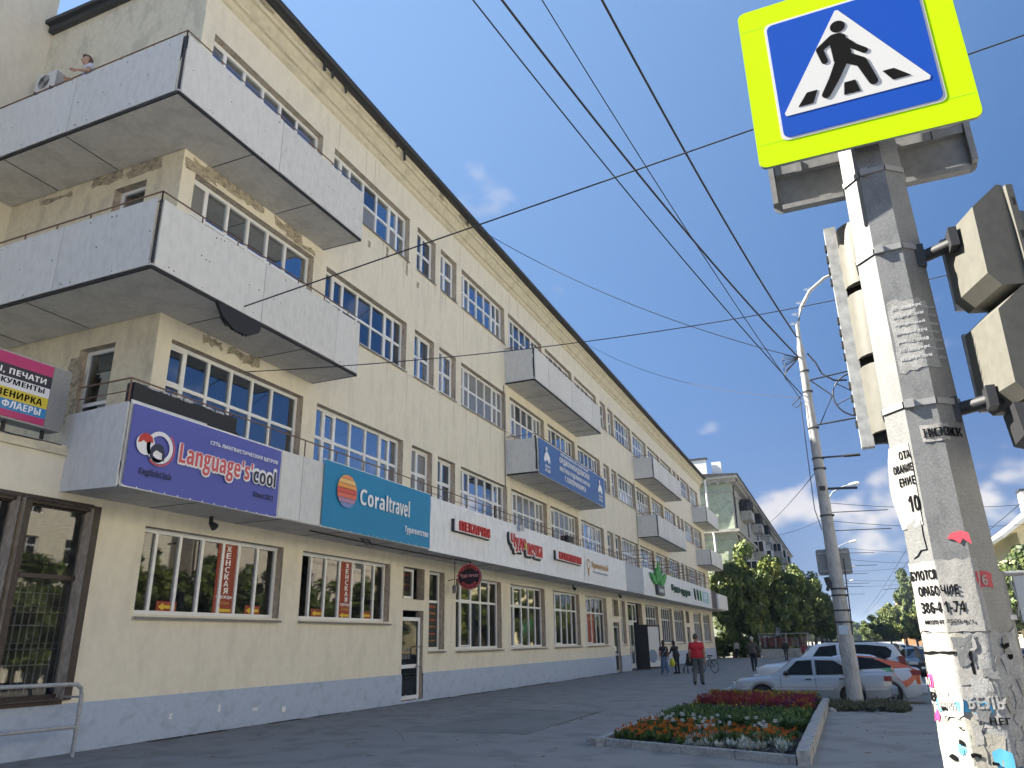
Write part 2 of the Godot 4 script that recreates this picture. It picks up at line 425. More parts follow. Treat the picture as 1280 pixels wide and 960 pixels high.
const C7 := [.5, -.5, .8, .8, .8, -.5, .5]
const C6 := [-.55, .8, .8, .8, .8, 1.0]
const C2 := [.55, -.65]
func main_building() -> void:
	var B := thing("office_building", "long four storey cream plastered building with white balconies and shop windows", "building")
	var P := 23.6
	var ops := []                # z0 (near), z1 (far), y0, y1, kind
	var ups := [[10.99, 15.5, "b"], [16.1, 20.72, "w"], [21.28, 22.7, "n"], [23.12, 24.48, "n"]]
	for k in 3:
		var o := P * k
		for c in [[24.95, 29.38, "w"], [29.85, 34.28, "w"], [34.8, 39.18, "w"], [39.7, 44.1, "w"], [44.9, 46.2, "n"], [46.7, 48.0, "n"]]:
			if c[1] + o < 82: ups.append([c[0] + o - (.25 if k > 0 else 0.0), c[1] + o - (.25 if k > 0 else 0.0), c[2]])
	for fl in 3:
		var y0: float = [6.3, 10.55, 14.75][fl]; var y1: float = [8.05, 12.3, 16.48][fl]
		for u in ups: ops.append([u[0], u[1], y0, y1, u[2], fl])
	# ground floor
	ops.append([10.99, 15.2, 2.31, 4.0, "g", 0]); ops.append([15.95, 20.2, 2.31, 4.0, "g", 1])
	ops.append([21.0, 22.3, 3.02, 4.0, "small", 0]); ops.append([21.0, 22.3, .04, 2.68, "door", 0])
	ops.append([22.66, 23.75, 1.48, 4.0, "menu", 0])
	for z in [24.6, 29.58, 34.73, 39.73]: ops.append([z, z + 4.02, 1.46, 3.98, "shop", 0])
	ops.append([45.05, 46.3, 3.05, 4.0, "small", 1]); ops.append([45.05, 46.3, -.1, 2.7, "door", 1])
	ops.append([46.85, 47.95, 1.46, 4.0, "menu", 1]); ops.append([48.6, 52.4, -.15, 4.0, "entry", 0])
	for z in [53.4, 58.4, 63.3]: ops.append([z, z + 4.0, 1.4, 3.98, "shop", 1])
	ops.append([68.4, 69.7, 3.0, 3.98, "small", 1]); ops.append([68.4, 69.7, -.2, 2.65, "door", 1])
	for z in [72.0, 77.2]: ops.append([z, z + 4.0, 1.4, 3.98, "shop", 1])
	ops.append([8.52, 9.83, .88, 4.14, "brown", 0]); ops.append([6.0, 8.42, .88, 4.14, "brown", 1])
	# facade skin with real openings
	var zs := [2.0, 10.6, 83.3]; var ys := [-.6, .8, 5.2, 17.6]
	for o in ops:
		for v in [o[0], o[1]]:
			if not zs.has(v): zs.append(v)
		for v in [o[2], o[3]]:
			if not ys.has(v): ys.append(v)
	zs.sort(); ys.sort()
	var wall := S(); var plinth := S()
	for j in ys.size() - 1:
		var yc: float = (ys[j] + ys[j + 1]) / 2
		var run := -1.0
		for i in zs.size() - 1:
			var zc: float = (zs[i] + zs[i + 1]) / 2
			var hole := false
			for o in ops:
				if zc > o[0] and zc < o[1] and yc > o[2] and yc < o[3]: hole = true; break
			if zc < 10.6 and yc > 5.2: hole = true
			if not hole and run < 0: run = zs[i]
			if (hole or i == zs.size() - 2) and run >= 0:
				var e: float = zs[i] if hole else zs[i + 1]
				var xo: float = XF + (.03 if yc < .8 else 0.0)
				var st := plinth if yc < .8 else wall
				q(st, Vector3(xo, ys[j], -run), Vector3(xo, ys[j], -e), Vector3(xo, ys[j + 1], -e), Vector3(xo, ys[j + 1], -run))
				run = -1.0
	q(plinth, Vector3(XF, .8, -2), Vector3(XF + .03, .8, -2), Vector3(XF + .03, .8, -83.3), Vector3(XF, .8, -83.3))
	var w := done(wall, "wall", M.plaster, B)
	done(plinth, "plinth", M.plinth, B)
	# body behind the skin: ends, back, roof, floors
	var bd := S()
	q(bd, Vector3(XF, -.6, -83.3), Vector3(-26, -.6, -83.3), Vector3(-26, 18.4, -83.3), Vector3(XF, 18.4, -83.3))
	q(bd, Vector3(-26, -.6, -83.3), Vector3(-26, -.6, -10.6), Vector3(-26, 18.4, -10.6), Vector3(-26, 18.4, -83.3))
	done(bd, "rear_wall", M.plaster, B)
	bd = S()
	for y in [4.22, 8.45, 12.65, 17.3]: span(bd, Vector3(-17, y, -10.9), Vector3(XF - .3, y + .25, -83.0))
	span(bd, Vector3(-17.2, -.6, -10.7), Vector3(-17, 18.0, -83.0)); span(bd, Vector3(-17.2, -.6, -2.2), Vector3(-17, 4.8, -10.65))
	for z in [15.75, 20.95, 24.75, 29.6, 34.5, 39.4, 44.5, 48.3, 53.0, 58.1, 63.0, 68.0, 71.8, 76.6, 82.0]: span(bd, Vector3(-17, -.4, -z - .06), Vector3(XF - .32, 17.4, -z + .06))
	span(bd, Vector3(-17, -.5, -10.7), Vector3(XF - .3, .05, -83.0)); span(bd, Vector3(-17, -.5, -2.2), Vector3(XF - .3, .05, -10.6)); span(bd, Vector3(-17, 4.8, -2.2), Vector3(XF - .3, 4.9, -10.5))
	done(bd, "room_interior", M.room, B)
	# end wall facing the camera, with a window on each storey
	var ew := S()
	var eo := [[-14.93, -13.83, 5.6, 8.05], [-14.75, -13.7, 9.7, 12.2]]
	var exs := [-18.6, XF]; var eys := [5.0, 17.6, 18.6]
	for o in eo:
		exs.append(o[0]); exs.append(o[1]); eys.append(o[2]); eys.append(o[3])
	exs.sort(); eys.sort()
	for i in exs.size() - 1:
		for j in eys.size() - 1:
			var c := Vector2((exs[i] + exs[i + 1]) / 2, (eys[j] + eys[j + 1]) / 2); var hole := false
			for o in eo:
				if c.x > o[0] and c.x < o[1] and c.y > o[2] and c.y < o[3]: hole = true
			if not hole: q(ew, Vector3(exs[i], eys[j], -10.6), Vector3(exs[i + 1], eys[j], -10.6), Vector3(exs[i + 1], eys[j + 1], -10.6), Vector3(exs[i], eys[j + 1], -10.6))
	for o in eo:
		window(B, frame([1.0], [1.0, 1.1], o[1] - o[0], o[3] - o[2]), Transform3D(Basis(), Vector3(o[0], o[2], -10.8)), true, -1, 0, -1.0, null, M.glass_low, Vector4(o[1] - o[0], o[3] - o[2], 0, 0))
	done(ew, "end_wall", M.plaster_end, B)
	# cornice mouldings and dark roof edge
	var cs := S()
	prism(cs, PackedVector2Array([Vector2(XF - .2, 17.6), Vector2(XF + .03, 17.6), Vector2(XF + .09, 17.66), Vector2(XF + .09, 17.80), Vector2(XF + .17, 17.82), Vector2(XF + .17, 17.90), Vector2(XF + .31, 18.12), Vector2(XF + .38, 18.13), Vector2(XF + .38, 18.28), Vector2(XF + .44, 18.30), Vector2(XF + .44, 18.42), Vector2(XF - .2, 18.42)]), Transform3D(Basis(), Vector3(0, 0, -10.59)), 73.0)
	done(cs, "cornice", M.cornice, B)
	var rf := S()
	prism(rf, PackedVector2Array([Vector2(XF + .62, 18.42), Vector2(XF + .62, 18.62), Vector2(-19.5, 20.2), Vector2(-26.4, 18.6), Vector2(-26.4, 18.42)]), Transform3D(Basis(), Vector3(0, 0, -15.0)), 68.85)
	span(rf, Vector3(-18.55, 18.42, -10.45), Vector3(XF + .62, 18.6, -14.99))
	var roof := done(rf, "roof", M.roof, B)
	var gt := S()
	tube(gt, [Vector3(XF + .66, 18.52, -10.5), Vector3(XF + .66, 18.52, -83.8)], .1, 8)
	for z in [14.6, 15.0, 15.7, 18.8, 19.3, 24.4]: bar(gt, Vector3(XF + .55, 18.5, -z), Vector3(XF + .5, 18.0 + rng.randf() * .25, -z - .1), .07)
	done(gt, "gutter", M.dark_metal, roof)
	var pp := S()
	for i in 7:
		var zz := 11.5 + i * 2.1 + rng.randf() * .5
		prism(pp, torn(rng.randf_range(.3, 1.1), rng.randf_range(.08, .22), 4, .04), Transform3D(FB, Vector3(XF + .443, 18.36 + rng.randf_range(-.05, .08), -zz)), .02)
	done(pp, "peeled_cornice", M.peel, B).set_meta("kind", "stuff")
	# upper windows
	var idx := 0
	for o in ops:
		var z0: float = o[0]; var ww: float = o[1] - o[0]; var hh: float = o[3] - o[2]
		var xf := Transform3D(FB, Vector3(XF - .2, o[2], -z0))
		var near: bool = z0 < 46
		var gm: Material = [M.glass_sky, M.glass_sky, M.glass_low, M.glass_sky, M.glass_net][(int(z0 * 7) + int(o[2])) % 5]
		if z0 < 21 and gm == M.glass_net: gm = M.glass_sky
		var cu: float = -1.0 if true else 1.0 if rng.randf() < (.35 if z0 < 21 else .55) else -1.0
		match o[4]:
			"b": window(B, frame(C6, [1.0, 1.15], ww, hh), xf, near, -1, .2, cu, null, gm, Vector4(ww, hh, 0, 0))
			"w": window(B, frame(C7, [1.0, 1.0], ww, hh), xf, near, [-1, 10, -1, 2, -1, -1][idx % 6] if idx != 5 else 11, .2, cu, null, gm, Vector4(ww, hh, 0, 0)); idx += 1
			"n": window(B, frame(C2, [1.0, 1.0], ww, hh), xf, near, -1 if rng.randf() < .75 else 2, .2, cu, null, gm, Vector4(ww, hh, 0, 0))
			"g":
				var f := frame([.62, .95, .95, .95, .75, .95, .9] if o[5] == 0 else [.8, .95, .95, .9, .9, .75, .75], [1.0], ww, hh)
				window(B, f, xf, true, -1 if o[5] == 0 else 0, .24, -1.0, null, null, Vector4(ww, hh, 0, 0))
			"small": window(B, frame([1.0], [1.0], ww - .42, hh - .04), xf.translated(Vector3(.04, .02, 0)), near, -1, 0, -1.0, null, null, Vector4(ww, hh, -.02, -.04))
			"menu": window(B, frame([1.0], [1.55, .95], ww - .02, hh), xf, near, -1, .24, -1.0, null, null, Vector4(ww, hh, 0, 0))
			"shop":
				var f := frame([.75, -1.0, 1.0, .9, .8] if o[5] == 0 else [.7, .7, .7, .7, .7], [1.75, .85], ww, hh)
				window(B, f, xf, near, -1, .24, -1.0, null, null, Vector4(ww, hh, 0, 0))
				if o[5] == 1:         # security bars behind the glass of the far shop
					var st := S()
					for k in 11: span(st, Vector3(ww * (k + .5) / 11 - .012, .05, -.16), Vector3(ww * (k + .5) / 11 + .012, hh - .05, -.14))
					var br := done(st, "window_bars", M.pvc, B); br.transform = xf
			"brown":
				var f := frame([1.0], [1.9, 1.15], ww, hh)
				window(B, f, xf.translated(Vector3(.15, 0, 0)), true, -1, 0, -1.0, M.brown, null, Vector4(ww, hh, 0, -.15))
				var st := S()
				for k in 13: span(st, Vector3(.1 + k * .13, .1, -.32), Vector3(.115 + k * .13, 1.95, -.30))
				for y in [.55, 1.2, 1.75]: span(st, Vector3(.05, y, -.325), Vector3(ww - .05, y + .02, -.295))
				for k in 24: tube(st, ringpts(Vector3(.17 + (k % 12) * .13, [.87, 1.48][k / 12], -.31), .06, 8), .007, 4, false)
				var gr := done(st, "grille", M.grey_metal, B); gr.transform = xf
			"door": shop_door(B, xf, ww, hh, o[5])
			"entry": entry(B, xf, ww, hh)
	# brown outer frame round the shopfront on the left
	var bf := S()
	for z in [9.9, 8.55]: span(bf, Vector3(XF - .1, .86, -z), Vector3(XF + .06, 4.2, -z + .16))
	span(bf, Vector3(XF - .1, 4.08, -9.74), Vector3(XF + .05, 4.22, -6.0)); span(bf, Vector3(XF - .1, .8, -9.74), Vector3(XF + .05, .9, -6.0))
	done(bf, "shopfront_frame", M.brown, B)
	# extension roof, terrace and wing behind
	var tx := S()
	span(tx, Vector3(-18.6, 5.0, -2), Vector3(XF + .06, 5.16, -10.55))
	done(tx, "terrace", M.cornice, B)
	var wg := S()
	span(wg, Vector3(-30, -.5, -10.6), Vector3(-18.6, 25.0, -7.45)); span(wg, Vector3(-30, -.5, -7.45), Vector3(-18.62, 18.6, 26))
	done(wg, "wing", M.plaster, B)
	var at := S()
	span(at, Vector3(-18.5, 18.75, -11.6), Vector3(-15.2, 21.2, -14.5)); done(at, "attic_block", M.white, B)
	at = S(); bar(at, Vector3(-18.6, 18.72, -10.42), Vector3(-15.4, 18.62, -10.42), .16, .12); bar(at, Vector3(-16.6, 18.6, -10.6), Vector3(-16.5, 20.4, -11.2), .09)
	done(at, "eave_rail", M.dark_metal, B)
	tube_text(B)
	balconies(B)
	canopy(B)
	# peeled and stained plaster under the corner balconies
	var pe := S()
	for c in [[12.36, 12.64, 11.0, 15.4, 20], [8.2, 8.45, 11.2, 15.2, 7]]:
		for i in c[4]:
			var zz: float = rng.randf_range(c[2], c[3])
			prism(pe, torn(rng.randf_range(.35, 1.0), rng.randf_range(.10, .30), 5, .055), Transform3D(FB, Vector3(XF + .004 + i * .0003, rng.randf_range(c[0], c[1]), -zz)), .003)
	for i in 8: prism(pe, torn(rng.randf_range(.4, 1.2), rng.randf_range(.1, .28), 5, .06), Transform3D(Basis(), Vector3(-13.1 - rng.randf() * 4, 12.55 + rng.randf_range(-.1, .1), -10.594 + i * .0004)), .003)
	for i in 5: prism(pe, torn(.14, rng.randf_range(.2, .6), 5, .03), Transform3D(FB, Vector3(XF + .005 + i * .0004, 14.0 + rng.randf() * .5, -[20.6, 20.9, 21.4, 19.3, 18.2][i])), .003)
	for i in 5: prism(pe, torn(.3, rng.randf_range(.4, 1.3), 5, .05), Transform3D(Basis(), Vector3(-15.05 + .06 * i, 7.6 - i * .35, -10.594 + i * .0004)), .003)
	done(pe, "peeled_plaster", M.peel, B).set_meta("kind", "stuff")
	var dr := S()
	for i in 90:
		var zz := rng.randf_range(16.2, 60); var fl: float = [10.42, 14.62, 6.1, 17.5][i % 4]
		var hgt := rng.randf_range(.5, 1.7)
		prism(dr, PackedVector2Array([Vector2(-.03, 0), Vector2(.035, 0), Vector2(.02, -hgt * .6), Vector2(.004, -hgt), Vector2(-.012, -hgt * .7)]), Transform3D(FB, Vector3(XF + .0015 + i * .00002, fl, -zz)), .001)
	done(dr, "drip_stain", nmat(lin(.56, .52, .42), lin(.64, .60, .49), Vector3(.4, 2, .4), .92, 160), B).set_meta("kind", "stuff")
	for c in [[29.15, 7.9, 12.6], [52.7, 8.0, 12.5]]:
		var cb := S(); tube(cb, [Vector3(XF + .02, c[2], -c[0]), Vector3(XF + .03, (c[1] + c[2]) / 2, -c[0] - .03), Vector3(XF + .025, c[1], -c[0])], .022, 6); done(cb, "wall_cable", M.sill, B)
	var ch := S()
	for i in 14: prism(ch, torn(rng.randf_range(.05, .16), rng.randf_range(.04, .12), 4, .025), Transform3D(FB, Vector3(XF + .034 + i * .0003, rng.randf_range(.05, .45), -rng.randf_range(10, 22))), .003)
	done(ch, "chipped_paint", M.white, B).set_meta("kind", "stuff")
func ringpts(c: Vector3, r: float, n: int) -> Array:
	var p := []
	for k in n + 1: p.append(c + Vector3(cos(TAU * k / n), sin(TAU * k / n), 0) * r)
	return p
func tube_text(B: Node) -> void:      # blue scrawl on the attic block above the end wall
	var st := S()
	var bl := mat(lin(.03, .10, .35), .8)
	for s in [[-17.9, 19.3, -17.2, 19.9], [-17.2, 19.9, -16.9, 19.2], [-16.9, 19.2, -16.3, 19.6], [-17.6, 20.2, -16.6, 20.3], [-17.5, 19.6, -17.0, 20.5]]:
		bar(st, Vector3(s[0], s[1], -11.59), Vector3(s[2], s[3], -11.59), .09, .012)
	done(st, "graffiti", bl, B)

func shop_door(B: Node, xf: Transform3D, w: float, h: float, kind: int) -> void:
	var st := S()
	var t := .11
	span(st, Vector3(.03, .02, -.06), Vector3(.03 + t, h - .2, .0)); span(st, Vector3(w - .03 - t, .02, -.06), Vector3(w - .03, h - .2, 0))
	for y in [.02, .92, h - .2 - t]: span(st, Vector3(.03 + t, y, -.058), Vector3(w - .03 - t, y + t, -.002))
	var d := done(st, "door", M.pvc if kind == 0 else M.grey_metal, B)
	d.transform = xf.translated_local(Vector3(0, 0, .1)); reveal(d, w, h)
	(d.get_node("reveal") as Node3D).position.z = -.1
	for y in [[.13, .92], [1.03, h - .31]]: part("pane", M.glass_dark if kind == 0 else M.glass, d, Vector3(.14, y[0], -.035), Vector3(w - .14, y[1], -.028))
	if kind == 0:
		var s := S()
		tube(s, [Vector3(w - .34, .95, .03), Vector3(w - .34, .95, .09), Vector3(w - .34, 1.55, .09), Vector3(w - .34, 1.55, .03)], .02, 8)
		tube(s, [Vector3(w - .34, .95, .06), Vector3(w + .02, .95, .06)], .016, 6); tube(s, [Vector3(w - .34, 1.55, .06), Vector3(w + .02, 1.55, .06)], .016, 6)
		done(s, "handle", M.alu, d)
		for i in 6:
			var e := S(); prism(e, ring(.035, .062, 0, TAU, 14), Transform3D(Basis(), Vector3(.3 + (i % 3) * .17, 1.45 - (i / 3) * .2, -.022)), .003); done(e, "sticker", M.paper, d)
func entry(B: Node, xf: Transform3D, w: float, h: float) -> void:
	# pharmacy entrance: pale frame, transom with a lamp behind, black steel gates folded outwards
	var f := frame([1.0, .45], [1.0], w - 1.0, 1.15)
	window(B, f, xf.translated_local(Vector3(.1, h - 1.2, 0)), false)
	var st := S()
	for x in [0.1, 1.0, 1.9]: span(st, Vector3(x, .1, -.05), Vector3(x + .12, h - 1.22, 0))
	span(st, Vector3(.1, h - 1.4, -.05), Vector3(2.0, h - 1.22, .001)); span(st, Vector3(.22, .12, -.048), Vector3(1.9, .4, -.002))
	var d := done(st, "door", M.pvc, B); d.transform = xf; reveal(d, w, h)
	part("pane", M.glass, d, Vector3(.22, .42, -.03), Vector3(1.9, h - 1.42, -.02))
	for g in [[.95, .35, .8], [2.4, .05, 1.75]]:
		st = S()
		var gw: float = g[2]
		for x in [0.0, gw - .1]: span(st, Vector3(x, .05, -.03), Vector3(x + .1, 2.75, .03))
		for y in [.05, 2.65]: span(st, Vector3(.1, y, -.03), Vector3(gw - .1, y + .1, .03))
		var gt := done(st, "steel_gate", M.black, B)
		gt.transform = Transform3D(xf.basis * Basis(Vector3.UP, -1.35 if g[0] < 1 else -.55), xf * Vector3(g[0], 0, .35))
		if g[0] > 1:
			part("gate_panel", M.panel, gt, Vector3(.1, .15, -.012), Vector3(gw - .1, 2.65, .012))
			var s := S(); prism(s, disc(.42, 20), Transform3D(Basis(), Vector3(gw * .55, .8, .02)), .004); done(s, "round_emblem", mat(lin(.22, .28, .38), .7), gt)
		else: part("gate_panel", M.black, gt, Vector3(.1, .15, -.012), Vector3(gw - .1, 2.65, .012))

# ---------------------------------------------------------------- balconies and canopy
func balcony(B: Node, z0: float, z1: float, yb: float, xo: float, near_x: float, wd: float, mats: Array) -> void:
	# slab with a dark edge, a front of separate boards and a hand rail; near_x is where the near side ends
	var st := S()
	span(st, Vector3(XF - (.0), yb, -z0), Vector3(xo, yb + .16, -z1))
	if near_x < XF: span(st, Vector3(near_x, yb, -z0), Vector3(XF, yb + .16, -10.58))
	var b := done(st, "balcony", M.soffit, B)
	st = S()
	var z := z0
	while z < z1 - 1: z += 2.3; box(st, Vector3((XF + xo) / 2, yb - .002, -minf(z, z1 - .05)), Vector3(xo - XF - .05, .012, .018))
	if near_x < XF:
		var x := XF
		while x > near_x + 1: x -= 2.1; box(st, Vector3(x, yb - .002, -(z0 + 10.6) / 2), Vector3(.018, .012, 10.5 - z0))
	done(st, "soffit_joint", M.black, b)
	st = S()
	span(st, Vector3(xo - .03, yb - .006, -z0), Vector3(xo + .012, yb + .055, -z1)); span(st, Vector3(near_x, yb - .006, -z0 - .03), Vector3(xo + .012, yb + .055, -z0 + .012))
	done(st, "edge_strip", M.black, b)
	# boards along the front
	z = z0 + .05
	var k := 0
	while z < z1 - .1:
		var e := minf(z + wd * rng.randf_range(.92, 1.08), z1)
		if z1 - e < .8: e = z1
		var s := S()
		var top := yb + 1.55 + rng.randf_range(-.025, .025)
		prism(s, PackedVector2Array([Vector2(0, .06), Vector2(e - z - .014, .06 + rng.randf_range(-.015, .015)), Vector2(e - z - .014, top - yb), Vector2(0, top - yb + rng.randf_range(-.015, .015))]), Transform3D(FB, Vector3(xo + .03 + .006 * (k % 2), yb, -z)), .018)
		done(s, "board", mats[k % mats.size()], b); z = e; k += 1
	# boards along the near side
	var x := xo - .06; k = 0
	while x > near_x + .1:
		var e := maxf(x - wd * rng.randf_range(.9, 1.1), near_x)
		if e - near_x < .7: e = near_x
		var s := S()
		prism(s, PackedVector2Array([Vector2(0, .06), Vector2(x - e - .016, .06), Vector2(x - e - .016, 1.55 + rng.randf_range(-.02, .03)), Vector2(0, 1.55 + rng.randf_range(-.03, .02))]), Transform3D(Basis(), Vector3(e, yb, -z0 + .03 + .005 * (k % 2))), .018)
		done(s, "board", mats[(k + 1) % mats.size()], b)
		if k == 2 and near_x < -16: e -= .16
		x = e; k += 1
	st = S()
	for i in int((z1 - z0) * 3):
		var bz := rng.randf_range(z0 + .1, z1 - .1)
		prism(st, disc(rng.randf_range(.010, .018), 6), Transform3D(FB, Vector3(xo + .040, yb + [.16, .8, 1.42][i % 3] + rng.randf_range(-.03, .03), -bz)), .012)
	if near_x < XF:
		for i in 22: prism(st, disc(rng.randf_range(.012, .022), 6), Transform3D(Basis(), Vector3(rng.randf_range(near_x, xo - .1), yb + [.16, .8, 1.42][i % 3] + rng.randf_range(-.03, .03), -z0 + .039)), .012)
	done(st, "bolt", M.sill, b).set_meta("kind", "stuff")
	# far side board and the rail
	part("board", mats[0], b, Vector3(XF, yb + .05, -z1 - .01), Vector3(xo + .02, yb + 1.54, -z1 + .008))
	st = S()
	var h := yb + 1.74
	tube(st, [Vector3(near_x, h, -z0 - .06), Vector3(xo - .06, h, -z0 - .06), Vector3(xo - .06, h, -z1 + .06)], .018, 6)
	tube(st, [Vector3(near_x, h - .22, -z0 - .06), Vector3(xo - .06, h - .22, -z0 - .06), Vector3(xo - .06, h - .22, -z1 + .06)], .012, 6)
	z = z0 + .06
	while z < z1: bar(st, Vector3(xo - .06, yb + .1, -z), Vector3(xo - .06, h, -z), .022); z += 1.05
	x = xo - .06
	while x > near_x: bar(st, Vector3(x, yb + .1, -z0 - .06), Vector3(x, h, -z0 - .06), .022); x -= 1.0
	done(st, "railing", M.rust, b)
	st = S()
	bar(st, Vector3(xo - .02, yb + .1, -z0 - .02), Vector3(xo - .02, yb + 1.5, -z0 - .02), .04); done(st, "corner_post", M.dark_metal, b)
func balconies(B: Node) -> void:
	var mm := [M.panel, M.panel_b]
	balcony(B, 9.12, 15.9, 12.72, -11.3, -18.55, 3.0, mm)
	balcony(B, 9.02, 15.84, 8.52, -11.16, -18.55, 2.9, mm)
	for y in [8.52, 12.72]:
		balcony(B, 29.35, 39.6, y, -11.16, XF, 1.75, mm)
		balcony(B, 53.0, 63.4, y, -11.16, XF, 1.75, mm)
		balcony(B, 76.8, 84.3, y, -11.16, XF, 1.75, mm)
	# rotten lower edge of the second corner balcony and a hanging scrap
	var st := S()
	prism(st, PackedVector2Array([Vector2(0, .02), Vector2(.2, -.25), Vector2(.55, -.42), Vector2(1.0, -.40), Vector2(1.3, -.22), Vector2(1.38, .02)]), Transform3D(FB, Vector3(-11.12, 8.52, -10.7)), .08)
	done(st, "torn_edge", M.black, B)
	st = S()
	for i in 7: tube(st, [Vector3(-11.6, 8.5, -11.3 - i * .1), Vector3(-11.5, 8.35 - rng.randf() * .1, -11.4 - i * .1)], .02, 5)
	done(st, "loose_mesh", M.dark_metal, B)
func canopy(B: Node) -> void:
	var st := S(); var xo := -11.2
	span(st, Vector3(XF, 4.36, -9.05), Vector3(xo - .02, 4.52, -83.3))
	var b := done(st, "canopy", M.soffit, B)
	st = S()
	var z := 11.0
	while z < 83: box(st, Vector3((XF + xo) / 2, 4.358, -z), Vector3(1.34, .012, .016)); z += 2.4
	done(st, "soffit_joint", M.black, b)
	# near end board, bare boards, then shop fascia
	st = S(); prism(st, PackedVector2Array([Vector2(-13.0, 4.36), Vector2(xo, 4.32), Vector2(xo, 5.86), Vector2(-12.75, 5.80)]), Transform3D(Basis(), Vector3(0, 0, -9.03)), .02); done(st, "board", M.panel_b, b)
	st = S(); span(st, Vector3(XF, 4.36, -9.06), Vector3(-13.0, 4.8, -10.55)); done(st, "canopy_return", M.soffit, b)
	for s in [[9.08, 10.9, 0], [10.9, 13.2, 0], [13.2, 13.95, 1], [13.95, 14.75, 0], [14.75, 17.3, 1], [17.3, 20.02, 1]]:
		part("board", [M.panel_b, M.panel][s[2]], b, Vector3(xo - .02, 4.36 + rng.randf() * .03, -s[0] - .01), Vector3(xo, 5.92 - rng.randf() * .04, -s[1] + .006))
	z = 20.04
	while z < 43.2: part("fascia_panel", M.fascia, b, Vector3(xo - .03, 4.32, -z - .004), Vector3(xo + .004, 5.97, -z - 3.862)); z += 3.87
	z = 43.28
	while z < 47.2:
		for k in 6: part("corrugated_strip", M.fascia_grey, b, Vector3(xo - .03, 4.33, -z - .11 * k - .004), Vector3(xo + (.012 if k % 2 else -.006), 5.9, -z - .11 * k - .11)); 
		z += .66
	z = 47.45
	while z < 74: part("fascia_panel", M.fascia, b, Vector3(xo - .03, 4.32, -z - .01), Vector3(xo + .03, 6.02, -z - 3.36)); z += 3.37
	part("dark_fascia", nmat(lin(.05, .045, .05), lin(.14, .11, .11), Vector3(1, 1, 1), .6, 101), b, Vector3(xo - .03, 4.4, -74.5), Vector3(xo + .01, 6.0, -77.7))
	part("fascia_panel", M.white, b, Vector3(xo - .03, 4.45, -77.8), Vector3(xo + .14, 5.85, -84.4))
	# rail along the walkway above the shops
	st = S()
	tube(st, [Vector3(xo - .1, 6.34, -9.1), Vector3(xo - .1, 6.34, -47.5)], .016, 6); tube(st, [Vector3(xo - .1, 6.12, -20), Vector3(xo - .1, 6.12, -47.5)], .011, 6)
	tube(st, [Vector3(-12.6, 6.34, -9.1), Vector3(xo - .1, 6.34, -9.1)], .016, 6); tube(st, [Vector3(-12.6, 6.1, -9.1), Vector3(xo - .1, 6.1, -9.1)], .011, 6)
	z = 9.1
	while z < 47.5: bar(st, Vector3(xo - .1, 4.5, -z), Vector3(xo - .1, 6.34, -z), .022); z += 1.25
	var zz := 48.0                # taller brackets above the far shop
	while zz < 74:
		for y in [6.6, 7.1]: bar(st, Vector3(XF, y, -zz), Vector3(xo + .1, y, -zz), .03)
		bar(st, Vector3(xo, 6.0, -zz), Vector3(xo, 7.15, -zz), .03); zz += 2.6
	for y in [6.6, 7.1]: tube(st, [Vector3(xo, y, -48), Vector3(xo, y, -74)], .014, 6)
	done(st, "railing", M.rust, b)
	st = S()
	tube(st, [Vector3(xo - .5, 4.33, -15), Vector3(xo - .45, 4.28, -19), Vector3(xo - .5, 4.33, -24)], .018, 6)
	for i in 6: tube(st, [Vector3(xo - .2, 4.34, -16.7 - i * .09), Vector3(xo - .12, 4.24 - .05 * (i % 3), -16.75 - i * .1)], .012, 5)
	done(st, "cable", M.black, b)

# ---------------------------------------------------------------- other buildings
func facade(B: Node, wall: Material, xf: Transform3D, w: float, h: float, wins: Array, glassm: Material, called := "wall") -> void:
	# flat wall in local x/y with rectangular openings [x, y, w, h]; frames and panes set in the openings
	var xs := [0.0, w]; var ys := [-.6, h]
	for o in wins:
		for v in [o[0], o[0] + o[2]]:
			if not xs.has(v): xs.append(v)
		for v in [o[1], o[1] + o[3]]:
			if not ys.has(v): ys.append(v)
	xs.sort(); ys.sort()
	var st := S()
	for j in ys.size() - 1:
		var run := -1
		for i in xs.size() - 1:
			var c := Vector2((xs[i] + xs[i + 1]) / 2, (ys[j] + ys[j + 1]) / 2)
			var hole := false
			for o in wins:
				if c.x > o[0] and c.x < o[0] + o[2] and c.y > o[1] and c.y < o[1] + o[3]: hole = true; break
			if not hole and run < 0: run = i
			if (hole or i == xs.size() - 2) and run >= 0:
				var e: float = xs[i] if hole else xs[i + 1]
				q(st, Vector3(xs[run], ys[j], 0), Vector3(e, ys[j], 0), Vector3(e, ys[j + 1], 0), Vector3(xs[run], ys[j + 1], 0)); run = -1
	for o in wins:
		var a := Vector3(o[0], o[1], 0); var b := Vector3(o[0] + o[2], o[1], 0); var c := Vector3(o[0] + o[2], o[1] + o[3], 0); var e := Vector3(o[0], o[1] + o[3], 0); var s := Vector3(0, 0, -.2)
		q(st, a, b, b + s, a + s); q(st, b, c, c + s, b + s); q(st, c, e, e + s, c + s); q(st, e, a, a + s, e + s)
	done(st, called, wall, B).transform = xf
	for o in wins:
		window(B, frame([1.0, 1.0], [1.6, .8], o[2], o[3]), xf.translated_local(Vector3(o[0], o[1], -.14)), false, -1, 0, -1.0, null, glassm)

